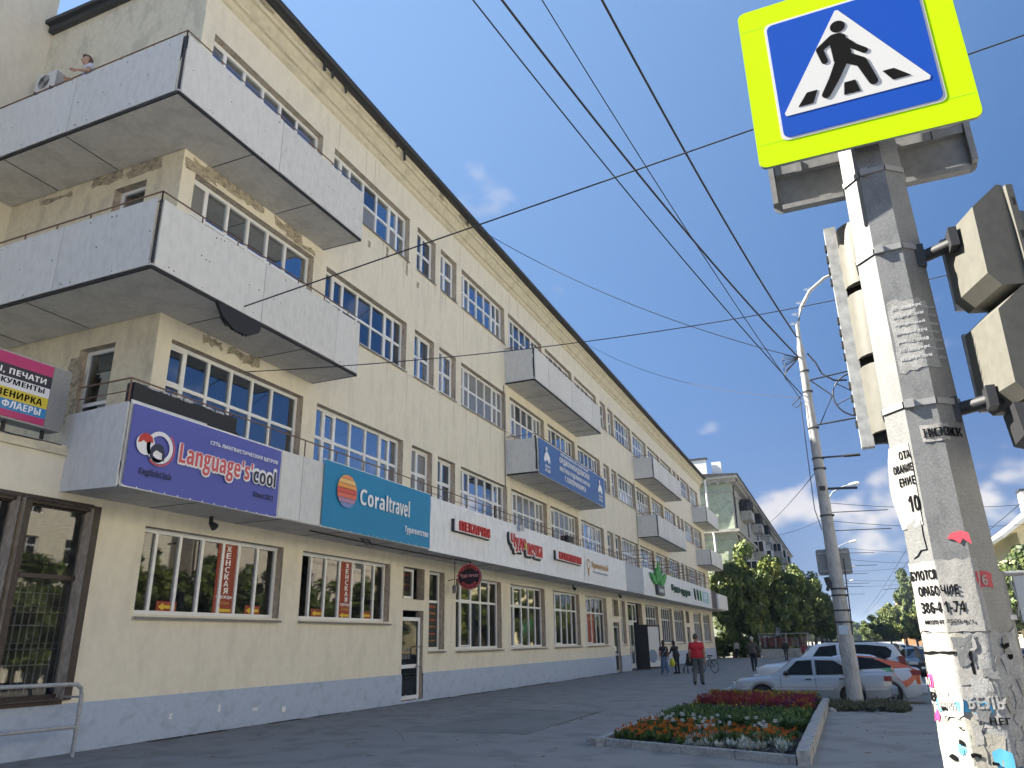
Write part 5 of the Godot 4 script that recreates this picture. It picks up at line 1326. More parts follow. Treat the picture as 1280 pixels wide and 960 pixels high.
func wire(label: String, a: Vector3, b: Vector3, r: float, sag: float, group := "") -> void:
	var T := thing("overhead_wire", label, "wire", a, 0, group)
	var pts := []; var n := 28
	for i in n + 1:
		var t := float(i) / n
		pts.append((b - a) * t + Vector3(0, -sag * 4 * t * (1 - t), 0))
	var st := S(); tube(st, pts, r, 5, false); done(st, "strand", M.black, T)
func wires() -> void:
	var P := Vector3(-.05, 0, -24.25)
	# along the street, over the camera to the next pole behind
	wire("thick black overhead cable, rightmost of the four crossing the top edge", P + Vector3(-.05, 10.87, 0), Vector3(-3.25, 14.2, -6.5), .026, .55)
	wire("thick black overhead cable, second from the left at the top edge", P + Vector3(-.1, 10.18, 0), Vector3(-5.45, 14.9, -7.6), .027, .5)
	wire("thin overhead wire at the far left of the four along the street", P + Vector3(-.15, 8.9, 0), Vector3(-5.9, 14.8, -7.6), .017, .35)
	wire("thin overhead wire between the two thick cables", P + Vector3(-.2, 8.75, 0), Vector3(-4.25, 14.2, -7.2), .012, .35)
	# span wires fixed to the building
	wire("span wire from the torn balcony corner up to the top right edge", Vector3(-11.1, 8.72, -11.45), Vector3(4.6, 12.0, -13.7), .016, .0)
	wire("span wire fixed below the second balcony, running level to the right", Vector3(-12.55, 8.0, -13.2), Vector3(4.6, 11.5, -22.8), .013, .5)
	wire("thin wire from the roof edge down to the concrete pole", Vector3(-12.0, 18.4, -25.2), P + Vector3(0, 10.1, 0), .014, .6)
	wire("faint wire from the cornice down to the concrete pole, lower one", Vector3(-12.0, 18.3, -38.0), P + Vector3(0, 8.75, 0), .009, .8)
	# farther span wires across the street
	var k := 0
	for d in [[-54.0, 10.1, 13.5, 9.6], [-54.0, 8.9, 14.0, 8.9], [-81.0, 10.0, 13.5, 9.2], [-81.0, 8.9, 13.0, 8.7], [-108.0, 9.6, 13.0, 10.6], [-108.0, 8.6, 13.0, 9.0], [-136.0, 9.3, 13.0, 9.9]]:
		wire(["nearer", "lower near", "second", "second lower", "third", "third lower", "farthest"][k] + " trolley span wire from the lamp posts across to the street's right side", Vector3(.1, d[1], d[0]), Vector3(d[2], d[3], d[0] - 4 - k % 2 * 5), .018, .35, "trolley span wires across the street"); k += 1
	for x in [4.6, 5.2, 8.4, 9.0]:
		wire({4.6: "leftmost", 5.2: "second from left", 8.4: "third from left", 9.0: "rightmost"}[x] + " thin trolley wire running down the street above the road", Vector3(x, 7.4, -40), Vector3(x, 7.0, -230), .016, .6, "trolley wires along the road")
	wire("wire from the far building's corner balcony to the lamp posts", Vector3(-10.0, 13.8, -96.0), Vector3(.05, 9.2, -54.0), .016, .8)
	wire("wire rising left from the concrete pole to the green block", P + Vector3(0, 6.5, 0), Vector3(-9.4, 15.5, -104), .012, .7)

# ---------------------------------------------------------------- flower bed
func blade(v: Array, p: Vector3, d: Vector3, w: float, c: Color) -> void:      # one leaf: two triangles folded along its length
	var s := d.cross(Vector3.UP + Vector3(.01, 0, .02)).normalized() * w
	v.append([p, p + d * .5 + s, p + d, c]); v.append([p, p + d, p + d * .5 - s, c])
func plant_mesh(sd: int, h: float, leafc: Color, n: int, lw: float, fc: Color, nf: int, fr: float, spike := false) -> Mesh:
	var r := RandomNumberGenerator.new(); r.seed = sd
	var t := []
	for i in n:
		var a := r.randf() * TAU; var el := r.randf_range(.25, 1.3)
		var d := Vector3(cos(a) * cos(el), sin(el), sin(a) * cos(el)) * h * r.randf_range(.5, .95)
		var p := Vector3(r.randf_range(-.04, .04), r.randf() * h * .35, r.randf_range(-.04, .04))
		blade(t, p, d, lw * r.randf_range(.7, 1.3), leafc * r.randf_range(.7, 1.3))
	for i in nf:
		var a := r.randf() * TAU; var rad := r.randf() * h * .55
		var c := Vector3(cos(a) * rad, h * r.randf_range(.75, 1.05), sin(a) * rad)
		if spike:
			for k in 5: 
				for s in 4: blade(t, c + Vector3(0, k * .03, 0), Vector3(cos(s * 1.6 + k) * fr, fr * .5, sin(s * 1.6 + k) * fr), fr * .45, fc * r.randf_range(.7, 1.25))
		else:
			for ring_ in 2:
				for s in 8:
					var b := TAU * s / 8 + ring_ * .4
					blade(t, c + Vector3(0, ring_ * fr * .25, 0), Vector3(cos(b) * fr * (1 - .35 * ring_), fr * (.25 + .35 * ring_), sin(b) * fr * (1 - .35 * ring_)), fr * .5, fc * r.randf_range(.8, 1.2))
	var v := PackedVector3Array(); var cc := PackedColorArray(); var nn := PackedVector3Array()
	for x in t:
		var nrm: Vector3 = (x[1] - x[0]).cross(x[2] - x[0]).normalized()
		if nrm.y < 0: nrm = -nrm
		for k in ([0, 2, 1] if (x[1] - x[0]).cross(x[2] - x[0]).dot(nrm) > 0 else [0, 1, 2]):
			v.append(x[k]); cc.append(Color(x[3].r, x[3].g, x[3].b, 1)); nn.append(nrm)
	var arr := []; arr.resize(Mesh.ARRAY_MAX)
	arr[Mesh.ARRAY_VERTEX] = v; arr[Mesh.ARRAY_COLOR] = cc; arr[Mesh.ARRAY_NORMAL] = nn
	var m := ArrayMesh.new(); m.add_surface_from_arrays(Mesh.PRIMITIVE_TRIANGLES, arr)
	return m
func swath(called: String, label: String, meshes: Array, spots: Array, lm: Material) -> void:
	var T := thing(called, label, "flowers"); T.set_meta("kind", "stuff")
	for k in meshes.size():
		var mm := MultiMesh.new(); mm.transform_format = MultiMesh.TRANSFORM_3D; mm.mesh = meshes[k]
		var mine := []
		for i in spots.size():
			if i % meshes.size() == k: mine.append(spots[i])
		mm.instance_count = mine.size()
		for i in mine.size(): mm.set_instance_transform(i, Transform3D(Basis(Vector3.UP, rng.randf() * TAU).scaled(Vector3.ONE * rng.randf_range(.75, 1.2)), mine[i]))
		var o := MultiMeshInstance3D.new(); o.multimesh = mm; o.material_override = lm; put(o, "plants", T)
const BX0 := -3.95
const BX1 := -.86
func bed_near(x: float) -> float: return lerpf(-13.3, -12.05, (x - BX0) / (BX1 - BX0))
func spots_in(z0: float, z1: float, n: int, xa := 0.0, xb := 1.0, jit := 0.0) -> Array:     # distances behind the near kerb
	var a := []
	for i in n:
		var x := lerpf(BX0 + .12, BX1 - .12, rng.randf_range(xa, xb))
		var z := bed_near(x) - rng.randf_range(z0, z1) - jit * sin(x * 3.1)
		z = maxf(z, -24.0); a.append(Vector3(x, .07 + gyr(z), z))
	return a
func flower_bed() -> void:
	var T := thing("flower_bed", "long flower bed edged with concrete kerb stones on the pavement", "flower bed")
	var st := S()
	for i in 12:
		var xa := lerpf(BX0, BX1, i / 12.0); var xb := lerpf(BX0, BX1, (i + 1) / 12.0)
		q(st, Vector3(xa, .06, bed_near(xa)), Vector3(xb, .06, bed_near(xb)), Vector3(xb, .06, -15), Vector3(xa, .06, -15)); q(st, Vector3(xa, .06, -15), Vector3(xb, .06, -15), Vector3(xb, .06 + gyr(-24.2), -24.2), Vector3(xa, .06 + gyr(-24.2), -24.2))
	done(st, "soil", M.soil, T)
	for i in 4:
		var a := Vector3(lerpf(BX0 - .35, BX1, i / 4.0), .03, 0); var b := Vector3(lerpf(BX0 - .35, BX1, (i + 1) / 4.0), .03, 0)
		a.z = bed_near(a.x) + .05; b.z = bed_near(b.x) + .05
		var s := S(); bar(s, a + (b - a) * .006, b - (b - a) * .006, .11, .16); done(s, "kerb_stone", M.concrete, T)
	for i in 12:
		var z := -11.85 - i * 1.0
		var s := S(); box(s, Vector3(BX1 + .09 + rng.randf_range(-.006, .006), .04 + gyr(z), z - .5), Vector3(.17, .30, .985), Basis(Vector3.UP, rng.randf_range(-.006, .006))); done(s, "kerb_stone", M.concrete, T)
	for i in 11:
		var z := -13.1 - i * 1.0
		var s := S(); box(s, Vector3(BX0 - .07, .0 + gyr(z), z - .5), Vector3(.12, .26, .985)); done(s, "kerb_stone", M.concrete, T)
	var lm := vmat(.7); lm.backlight_enabled = true; lm.backlight = Color(.25, .3, .15)
	var g := Color(.09, .15, .035); var dg := Color(.05, .10, .03)
	var K := func(r: float, gg: float, b: float) -> Color: return Color(r, gg, b)
	# countable plants of the front rows
	var mari := [plant_mesh(1, .17, g, 34, .016, K.call(.60, .17, .008), 2, .042), plant_mesh(2, .17, g, 40, .016, K.call(.64, .22, .012), 2, .036), plant_mesh(3, .15, g, 34, .016, K.call(.45, .09, .01), 1, .04)]
	var silver := [plant_mesh(4, .16, K.call(.34, .37, .34), 40, .018, g, 0, .03), plant_mesh(5, .14, K.call(.40, .42, .38), 36, .02, g, 0, .03)]
	var petu := [plant_mesh(6, .20, g, 40, .02, K.call(.62, .62, .62), 2, .05), plant_mesh(7, .18, g, 44, .02, K.call(.66, .66, .64), 1, .06)]
	for i in 56:
		var x := lerpf(BX0 + .06, lerpf(BX0, BX1, .62), rng.randf()); var z := bed_near(x) - .06 - rng.randf() * 1.5
		var o := thing("marigold_plant", "low orange marigold plant in the front left rows of the bed", "flower", Vector3(x, .06, z), rng.randf() * TAU, "marigolds at the front of the bed"); inst(mari[i % 3], "plant", lm, o)
	for i in 46:
		var x := lerpf(lerpf(BX0, BX1, .42), BX1 - .1, rng.randf()); var z := bed_near(x) - .05 - rng.randf() * 1.3
		var o := thing("silver_plant", "silver grey leafed plant in the front right corner of the bed", "plant", Vector3(x, .06, z), rng.randf() * TAU, "silver leafed plants at the front of the bed"); inst(silver[i % 2], "plant", lm, o)
	for i in 30:
		var x := lerpf(BX0 + .12, BX1 - .12, rng.randf()); var z := bed_near(x) - 1.6 - rng.randf() * 1.5
		var o := thing("petunia_plant", "white petunia plant in the second row of the bed", "flower", Vector3(x, .06, z), rng.randf() * TAU, "white petunias in the second row"); inst(petu[i % 2], "plant", lm, o)
	swath("marigold_row", "mixed orange marigolds and foliage between silver plants and white petunias", mari, spots_in(.9, 2.1, 120), lm)
	swath("green_row", "dark green leafy row across the middle of the bed", [plant_mesh(8, .21, dg, 60, .022, g, 0, .02), plant_mesh(9, .20, g, 54, .022, g, 0, .035)], spots_in(3.0, 6.4, 480), lm)
	swath("yellow_speckles", "yellow flowers dotted among green and purple foliage mid bed", [plant_mesh(10, .18, g, 44, .02, K.call(.6, .5, .03), 1, .032), plant_mesh(20, .18, dg, 44, .02, g, 0, .03), plant_mesh(21, .17, g, 40, .02, g, 0, .03), plant_mesh(11, .18, K.call(.10, .02, .10), 40, .024, K.call(.12, .015, .15), 2, .045)], spots_in(5.6, 7.4, 170), lm)
	swath("crimson_row", "wide dark crimson band of flowers in the rear half of the bed", [plant_mesh(12, .16, K.call(.08, .016, .018), 50, .02, K.call(.27, .015, .035), 4, .035, true), plant_mesh(13, .16, K.call(.06, .035, .02), 46, .02, K.call(.32, .035, .05), 3, .035, true), plant_mesh(14, .16, K.call(.12, .025, .02), 46, .02, K.call(.5, .2, .02), 2, .03, true)], spots_in(6.8, 11.2, 560), lm)
	swath("purple_corner", "purple petunias along the right side of the crimson band", [plant_mesh(15, .18, g, 44, .02, K.call(.13, .012, .20), 5, .06)], spots_in(7.0, 11.4, 90, .76, 1.0), lm)
	swath("yellow_row", "yellow and green flower row at the back edge of the bed", [plant_mesh(16, .27, g, 54, .02, K.call(.58, .45, .02), 2, .042), plant_mesh(17, .25, g, 54, .02, K.call(.5, .38, .03), 2, .042)], spots_in(10.6, 12.0, 190), lm)
	# weeds round the foot of the concrete pole, with a light stone
	swath("weed_patch", "dry grey green weeds round the foot of the concrete pole", [plant_mesh(18, .19, K.call(.075, .085, .045), 60, .012, g, 0, .01), plant_mesh(19, .15, K.call(.10, .10, .06), 50, .010, g, 0, .01)], weeds(), lm)
	st = S(); tube(st, [Vector3(-.6, -.16, -21.6), Vector3(-.6, -.05, -21.6), Vector3(-.59, -.01, -21.6)], [.13, .11, .03], 7); var sn := done(st, "stone", M.paper); tag(sn, "small white stone on the ground left of the weeds", "stone")
	st = S(); prism(st, torn(.24, .16, 4, .03), Transform3D(Basis(Vector3.RIGHT, -.9), Vector3(-2.5, .20, -14.2)), .01); tag(done(st, "paper_bag", M.paper), "crumpled white paper caught among the petunias at the bed's front", "litter")
func weeds() -> Array:
	var a := []
	for i in 230:
		var t := rng.randf()
		a.append(Vector3(lerpf(-.62, 1.15, t) + rng.randfn() * .08, -.15, 0.0)); a[-1].z = lerpf(-21.6, -24.45, rng.randf()); a[-1].y = gyr(a[-1].z) - .01
	return a

# ---------------------------------------------------------------- cars
# built nose at x = 0, tail at x = len, near side towards +z
func interp(tab: Array, x: float) -> float:
	if x <= tab[0][0]: return tab[0][1]
	for i in tab.size() - 1:
		if x <= tab[i + 1][0]: return lerpf(tab[i][1], tab[i + 1][1], (x - tab[i][0]) / (tab[i + 1][0] - tab[i][0]))
	return tab[-1][1]
func car(called: String, label: String, cat: String, at: Vector3, turn: float, d: Dictionary) -> Node3D:
	var T := thing(called, label, cat, at, turn)
	var ln: float = d.len; var hw: float = d.w / 2; var R: float = d.wheel
	var belt: Array = d.belt; var roofl: Array = d.roof; var ax: Array = d.axles
	var widf := func(x: float) -> float: return hw * (1.0 - .10 * pow(clampf(1 - x / .55, 0, 1), 2) - .09 * pow(clampf(1 - (ln - x) / .5, 0, 1), 2))
	var xs := []
	var n := 44
	for i in n + 1: xs.append(ln * i / n)
	for a in ax:
		for k in 13: xs.append(a + (R + .07) * cos(PI * k / 12.0))
	xs.sort()
	var st := S(); st.set_smooth_group(2)
	var rows := []
	for x in xs:
		var b := interp(belt, x); var w: float = widf.call(x)
		var lo: float = lerpf(.30, .19, clampf(minf(x, ln - x) / .35, 0, 1))
		for a in ax:
			var u := absf(x - a)
			if u < R + .07: lo = maxf(lo, R + sqrt(maxf((R + .07) * (R + .07) - u * u, 0)))
		var mid := lerpf(lo, b, .5); 
		rows.append([Vector3(x, lo, w * .80), Vector3(x, lo, w * .975), Vector3(x, minf(lo + .05, mid), w * .992), Vector3(x, mid, w), Vector3(x, lerpf(mid, b, .72), w * .985), Vector3(x, b - .035, w * .95), Vector3(x, b, w * .89), Vector3(x, b + .018, w * .5), Vector3(x, b + .026, 0)])
	for i in rows.size() - 1:
		if xs[i + 1] - xs[i] < .0005: continue
		for j in 8:
			for s in [1.0, -1.0]:
				var f := func(v: Vector3) -> Vector3: return Vector3(v.x, v.y, v.z * s)
				q(st, f.call(rows[i][j]), f.call(rows[i + 1][j]), f.call(rows[i + 1][j + 1]), f.call(rows[i][j + 1]))
	st.set_smooth_group(-1)
	for e in [0, rows.size() - 1]:
		for j in range(1, 8):
			for s in [1.0, -1.0]: tri(st, Vector3(rows[e][0].x, rows[e][3].y, 0), rows[e][j] * Vector3(1, 1, s), rows[e][j + 1] * Vector3(1, 1, s))
	# greenhouse
	st.set_smooth_group(3)
	var g0: float = roofl[0][0]; var g1: float = roofl[-1][0]
	var gr := []
	var m := 30
	for i in m + 1:
		var x := lerpf(g0, g1, float(i) / m); var b := interp(belt, x); var r := maxf(interp(roofl, x), b + .01); var w: float = widf.call(x)
		var t: float = clampf((r - b) / (d.top - b), 0, 1)
		var wr := lerpf(w * .89, w * .70, t)
		gr.append([Vector3(x, b - .01, w * .90), Vector3(x, lerpf(b, r, .86), lerpf(w * .90, wr, .86)), Vector3(x, r - .02 * t, wr * .95), Vector3(x, r + .012 * t, wr * .6), Vector3(x, r + .02 * t, 0)])
	for i in m:
		for j in 4:
			for s in [1.0, -1.0]: q(st, gr[i][j] * Vector3(1, 1, s), gr[i + 1][j] * Vector3(1, 1, s), gr[i + 1][j + 1] * Vector3(1, 1, s), gr[i][j + 1] * Vector3(1, 1, s))
	st.set_smooth_group(-1)
	done(st, "body", d.paint, T)
	var side := func(x: float, y: float, s: float, out: float) -> Vector3:
		var b := interp(belt, x); var w: float = widf.call(x)
		if y > b:
			var t: float = (y - b) / (d.top - b)
			return Vector3(x, y, (lerpf(w * .90, w * .715, t) + out) * s)
		return Vector3(x, y, (w * (1.0 if y < b - .2 else .985) + out) * s)
	var dark: Material = M.car_glass
	for s in [1.0, -1.0]:
		for wdw in d.windows:
			var p := PackedVector2Array()
			for v in wdw: p.append(Vector2(v[0], v[1]))
			var ix := Geometry2D.triangulate_polygon(p)
			st = S()
			for i in ix: st.add_vertex(side.call(p[i].x, p[i].y, s, .012))
			done(st, "side_window", dark, T)
		for ln_ in d.seams:
			st = S()
			for k in 6:
				var ya: float = lerpf(ln_[1], ln_[2], k / 6.0); var yb: float = lerpf(ln_[1], ln_[2], (k + 1) / 6.0)
				q(st, side.call(ln_[0], ya, s, .004), side.call(ln_[0] + .014, ya, s, .004), side.call(ln_[0] + .014, yb, s, .004), side.call(ln_[0], yb, s, .004))
			done(st, "door_seam", M.black, T)
		for hx in d.handles:
			st = S(); box(st, side.call(hx[0], hx[1], s, .015), Vector3(.17, .035, .03)); done(st, "door_handle", d.get("trim", M.dark_metal), T)
		if d.has("moulding"):
			st = S()
			for k in 14:
				var xa := lerpf(d.moulding[0], d.moulding[1], k / 14.0); var xb := lerpf(d.moulding[0], d.moulding[1], (k + 1) / 14.0)
				var skip := false
				for a in ax:
					if absf((xa + xb) / 2 - a) < R + .10: skip = true
				if skip: continue
				box(st, (side.call(xa, d.moulding[2], s, .012) + side.call(xb, d.moulding[2], s, .012)) / 2, Vector3(xb - xa, .05, .02))
			done(st, "side_moulding", d.get("mould_mat", M.alu), T)
		st = S(); var mx: float = d.mirror; var mp: Vector3 = side.call(mx, interp(belt, mx) + .08, s, .09)
		tube(st, [mp - Vector3(.05, 0, 0), mp, mp + Vector3(.09, 0, 0)], [.03, .075, .06], 8); done(st, "mirror", d.get("mirror_mat", M.dark_metal), T)
		for a in ax:
			var c := Vector3(a, R, s * (hw - .12))
			st = S()
			tube(st, [c - Vector3(0, 0, .11 * s), c + Vector3(0, 0, .085 * s), c + Vector3(0, 0, .105 * s)], [R, R, R * .9], 22)
			var wl := done(st, "wheel", M.black, T)
			st = S()
			tube(st, [c + Vector3(0, 0, .1 * s), c + Vector3(0, 0, .108 * s)], R * .64, 18); done(st, "rim", M.alu, wl)
			st = S()
			for k in 5: prism(st, PackedVector2Array([Vector2(R * .2, -.035), Vector2(R * .55, -.06), Vector2(R * .55, .06), Vector2(R * .2, .035)]), Transform3D(Basis(Vector3(0, 0, 1), TAU * k / 5 + .3), c + Vector3(0, 0, .1095 * s)), .001)
			done(st, "rim_hole", M.black, wl)
			st = S(); tube(st, [Vector3(a, R, 0), Vector3(a, R, s * (hw - .17))], R + .06, 18); done(st, "wheel_well", M.black, T)
	# screens
	for k in 2:
		var a: Array = d.screens[k]
		st = S()
		var pa := Vector2(a[0], a[1]); var pb := Vector2(a[2], a[3])
		var nrm := Vector3(-(pb.y - pa.y), pb.x - pa.x, 0).normalized() * (.016 if pb.x > pa.x else -.016)
		var wa: float = widf.call(pa.x) * .80; var wb: float = widf.call(pb.x) * .64
		q(st, Vector3(pa.x, pa.y, -wa) + nrm, Vector3(pa.x, pa.y, wa) + nrm, Vector3(pb.x, pb.y, wb) + nrm, Vector3(pb.x, pb.y, -wb) + nrm)
		done(st, "windscreen" if k == 0 else "rear_window", dark, T)
	for s in [1.0, -1.0]:
		st = S(); var hl: Array = d.headlight
		var wx: float = widf.call(.06)
		prism(st, rrect(hl[2], hl[3], .03), Transform3D(Basis(Vector3(0, 0, -1), Vector3(0, 1, 0), Vector3(1, 0, 0)).rotated(Vector3.UP, PI), Vector3(hl[0], hl[1], s * (wx - hl[2] * .5 - .02))), .05); done(st, "headlight", M.lamp_glass, T)
		st = S(); var tl: Array = d.taillight
		box(st, Vector3(ln - tl[0] / 2 + .012, tl[1], s * (widf.call(ln - .1) - .10)), Vector3(tl[0], tl[2], .24)); done(st, "tail_light", M.tail_red, T)
	for e in [0, 1]:
		st = S()
		var bx: float = -.03 if e == 0 else ln + .03
		var wv: float = widf.call(.1 if e == 0 else ln - .1)
		prism(st, rrect(wv * 2.0, d.bumper[1], .07), Transform3D(Basis(Vector3(0, 0, -1), Vector3(0, 1, 0), Vector3(1, 0, 0)), Vector3(bx + .09, d.bumper[0], 0)), .18)
		done(st, "bumper", d.get("bumper_mat", d.paint), T)
		st = S(); box(st, Vector3(bx + (-.004 if e == 0 else .004) + (0.0 if e == 1 else -.09), d.bumper[0] + .02, 0), Vector3(.012, .11, .52)); done(st, "number_plate", M.white, T)
	st = S(); box(st, Vector3(.0 - .012, d.grille[0], 0), Vector3(.03, d.grille[1], d.grille[2])); done(st, "grille", M.black, T)
	return T
func cars() -> void:
	M.lamp_glass = mat(lin(.55, .57, .58), .08); M.lamp_glass.metallic_specular = .8
	M.car_glass = mat(lin(.005, .006, .007), .05); M.car_glass.metallic_specular = .3
	M.tail_red = mat(lin(.20, .01, .01), .2)
	var paint := func(r: float, g: float, b: float) -> StandardMaterial3D:
		var m := mat(lin(r, g, b), .32, .15); m.clearcoat_enabled = true; m.clearcoat = .8; m.clearcoat_roughness = .08
		return m
	var y := gyr(-26) - .18
	var silver := {"len": 4.34, "w": 1.65, "wheel": .285, "axles": [.80, 3.27], "top": 1.42, "paint": paint.call(.29, .315, .34), "belt": [[0, .70], [.12, .76], [1.05, .86], [1.4, .89], [3.45, .92], [4.2, .94], [4.34, .90]], "roof": [[1.08, .86], [1.72, 1.36], [2.05, 1.42], [2.75, 1.42], [3.1, 1.38], [3.72, .93]],
		"windows": [[[1.42, .915], [1.86, 1.33], [2.27, 1.35], [2.27, .915]], [[2.36, .915], [2.36, 1.35], [2.88, 1.33], [3.14, 1.15], [3.14, .93]], [[3.20, .94], [3.20, 1.11], [3.38, .985], [3.38, .94]]],
		"seams": [[1.34, .30, .90], [2.31, .26, .92], [3.22, .62, .92]], "handles": [[2.12, .79], [3.05, .80]], "mould_mat": paint.call(.45, .47, .5), "moulding": [.2, 4.2, .50], "mirror": 1.5, "screens": [[1.16, .90, 1.72, 1.345], [3.66, .96, 3.14, 1.355]], "headlight": [-.02, .64, .34, .17], "taillight": [.20, .80, .14], "bumper": [.44, .26], "bumper_mat": paint.call(.22, .24, .265), "grille": [.67, .12, .8]}
	car("silver_sedan", "silver older sedan parked nose left behind the flower bed", "car", Vector3(-3.36, y + .09, -25.85), .02, silver).scale = Vector3(1, .93, 1)
	var white := paint.call(.55, .56, .57); 
	var taxi := {"len": 4.4, "w": 1.73, "wheel": .31, "axles": [.86, 3.46], "top": 1.46, "paint": white, "belt": [[0, .70], [.2, .80], [1.2, .95], [1.7, .98], [3.6, 1.05], [4.1, 1.08], [4.4, 1.0]], "roof": [[1.1, .94], [1.95, 1.38], [2.5, 1.465], [3.1, 1.42], [3.7, 1.24], [4.1, 1.09]],
		"windows": [[[1.75, 1.0], [2.15, 1.34], [2.62, 1.39], [2.62, 1.02]], [[2.72, 1.02], [2.72, 1.39], [3.15, 1.34], [3.62, 1.14], [3.62, 1.07]]],
		"seams": [[1.6, .3, .97], [2.67, .28, 1.02], [3.5, .7, 1.05]], "handles": [[2.45, .88], [3.38, .92]], "mirror": 1.75, "screens": [[1.2, .97, 1.92, 1.36], [4.0, 1.12, 3.25, 1.39]], "headlight": [-.02, .70, .36, .16], "taillight": [.34, .92, .14], "bumper": [.46, .30], "bumper_mat": white, "grille": [.5, .2, .8]}
	var X := car("taxi_sedan", "white sedan taxi with orange tail and green stripe beside silver car", "taxi", Vector3(-2.5, y - .01, -27.95), .0, taxi)
	var orange := paint.call(.62, .10, .012); var green := paint.call(.02, .28, .06)
	for s in [1.0, -1.0]:
		for d in [[[[3.25, 1.345], [3.72, 1.25], [4.13, 1.10], [4.36, .99], [4.34, .86], [4.12, .62], [3.94, .50], [3.88, .62], [3.74, .78], [3.62, 1.02], [3.66, 1.10], [3.3, 1.27]], orange, "orange_flash"], [[[3.3, 1.04], [3.62, 1.06], [3.72, .98], [3.46, .96]], green, "green_flash"], [[[2.0, 1.37], [2.5, 1.445], [3.1, 1.40], [3.6, 1.24], [3.55, 1.20], [3.1, 1.36], [2.5, 1.405]], orange, "roof_flash"]]:
			var p := PackedVector2Array()
			for v in d[0]: p.append(Vector2(v[0], v[1]))
			var st := S()
			for i in Geometry2D.triangulate_polygon(p):
				var b := interp(taxi.belt, p[i].x); var t := clampf((p[i].y - b) / (1.46 - b), 0, 1)
				var w: float = .865 * (1.0 - .09 * pow(clampf(1 - (4.4 - p[i].x) / .5, 0, 1), 2))
				st.add_vertex(Vector3(p[i].x, p[i].y, s * ((lerpf(w * .90, w * .715, t) if t > 0 else w * .99) + .02)))
			done(st, d[2], d[1], X)
	for s in [1.0, -1.0]:
		var o := S(); box(o, Vector3(4.27, .80, s * .565), Vector3(.18, .40, .52)); done(o, "rear_quarter", orange, X)
	var suv := {"len": 4.85, "w": 1.88, "wheel": .37, "axles": [.92, 3.72], "top": 1.80, "paint": white, "belt": [[0, .95], [.25, 1.06], [1.3, 1.16], [1.7, 1.18], [4.4, 1.24], [4.85, 1.2]], "roof": [[1.3, 1.16], [2.0, 1.72], [2.5, 1.80], [4.2, 1.78], [4.62, 1.70], [4.84, 1.25]],
		"windows": [[[1.85, 1.24], [2.2, 1.68], [2.75, 1.74], [2.75, 1.24]], [[2.85, 1.24], [2.85, 1.74], [3.7, 1.73], [4.35, 1.66], [4.5, 1.52], [4.42, 1.32], [4.2, 1.26]]],
		"seams": [[1.75, .4, 1.2], [2.8, .36, 1.22], [3.75, .8, 1.24]], "handles": [[2.6, 1.08], [3.55, 1.1]], "mirror": 1.9, "mirror_mat": white, "screens": [[1.42, 1.2, 2.0, 1.69], [4.86, 1.3, 4.66, 1.70]], "headlight": [-.02, .92, .4, .2], "taillight": [.2, 1.15, .4], "bumper": [.62, .34], "grille": [.85, .24, .9]}
	X = car("white_suv", "large white sport utility vehicle with dark windows behind the taxi", "car", Vector3(-3.15, y - .02, -30.75), .0, suv)
	for s in [.62, -.62]: part("roof_rail", M.dark_metal, X, Vector3(2.3, 1.81, s - .02), Vector3(4.5, 1.85, s + .02))
	var black := taxi.duplicate(); black.paint = paint.call(.012, .013, .016); black.bumper_mat = black.paint; black.headlight = [-.05, .72, .40, .15]; black.grille = [.56, .16, .9]
	car("black_car", "black car facing the camera in the road right of the white vehicle", "car", Vector3(3.6, gyr(-52) - .18, -46.5), PI / 2 + .05, black)
	var pale := taxi.duplicate(); pale.paint = paint.call(.60, .62, .64); pale.bumper_mat = pale.paint
	car("grey_car", "pale grey car seen over the silver sedan's bonnet", "car", Vector3(-3.1, gyr(-37) - .18, -36.0), .0, pale)
	var far_ := taxi.duplicate(); far_.paint = paint.call(.35, .37, .40); far_.bumper_mat = far_.paint
	car("distant_car", "distant grey car parked under the trees left of the road", "car", Vector3(-1.9, gyr(-60) - .18, -58.0), -PI / 2, far_)
	car("distant_car", "distant pale car far down the road behind the black one", "car", Vector3(4.2, gyr(-90) - .18, -78.0), PI / 2, pale)
	var redc := taxi.duplicate(); redc.paint = paint.call(.35, .03, .14); redc.bumper_mat = redc.paint
	car("magenta_car", "magenta car at the right edge behind the thin tube frame", "car", Vector3(7.4, gyr(-41) - .18, -40.0), -PI / 2 - .3, redc)

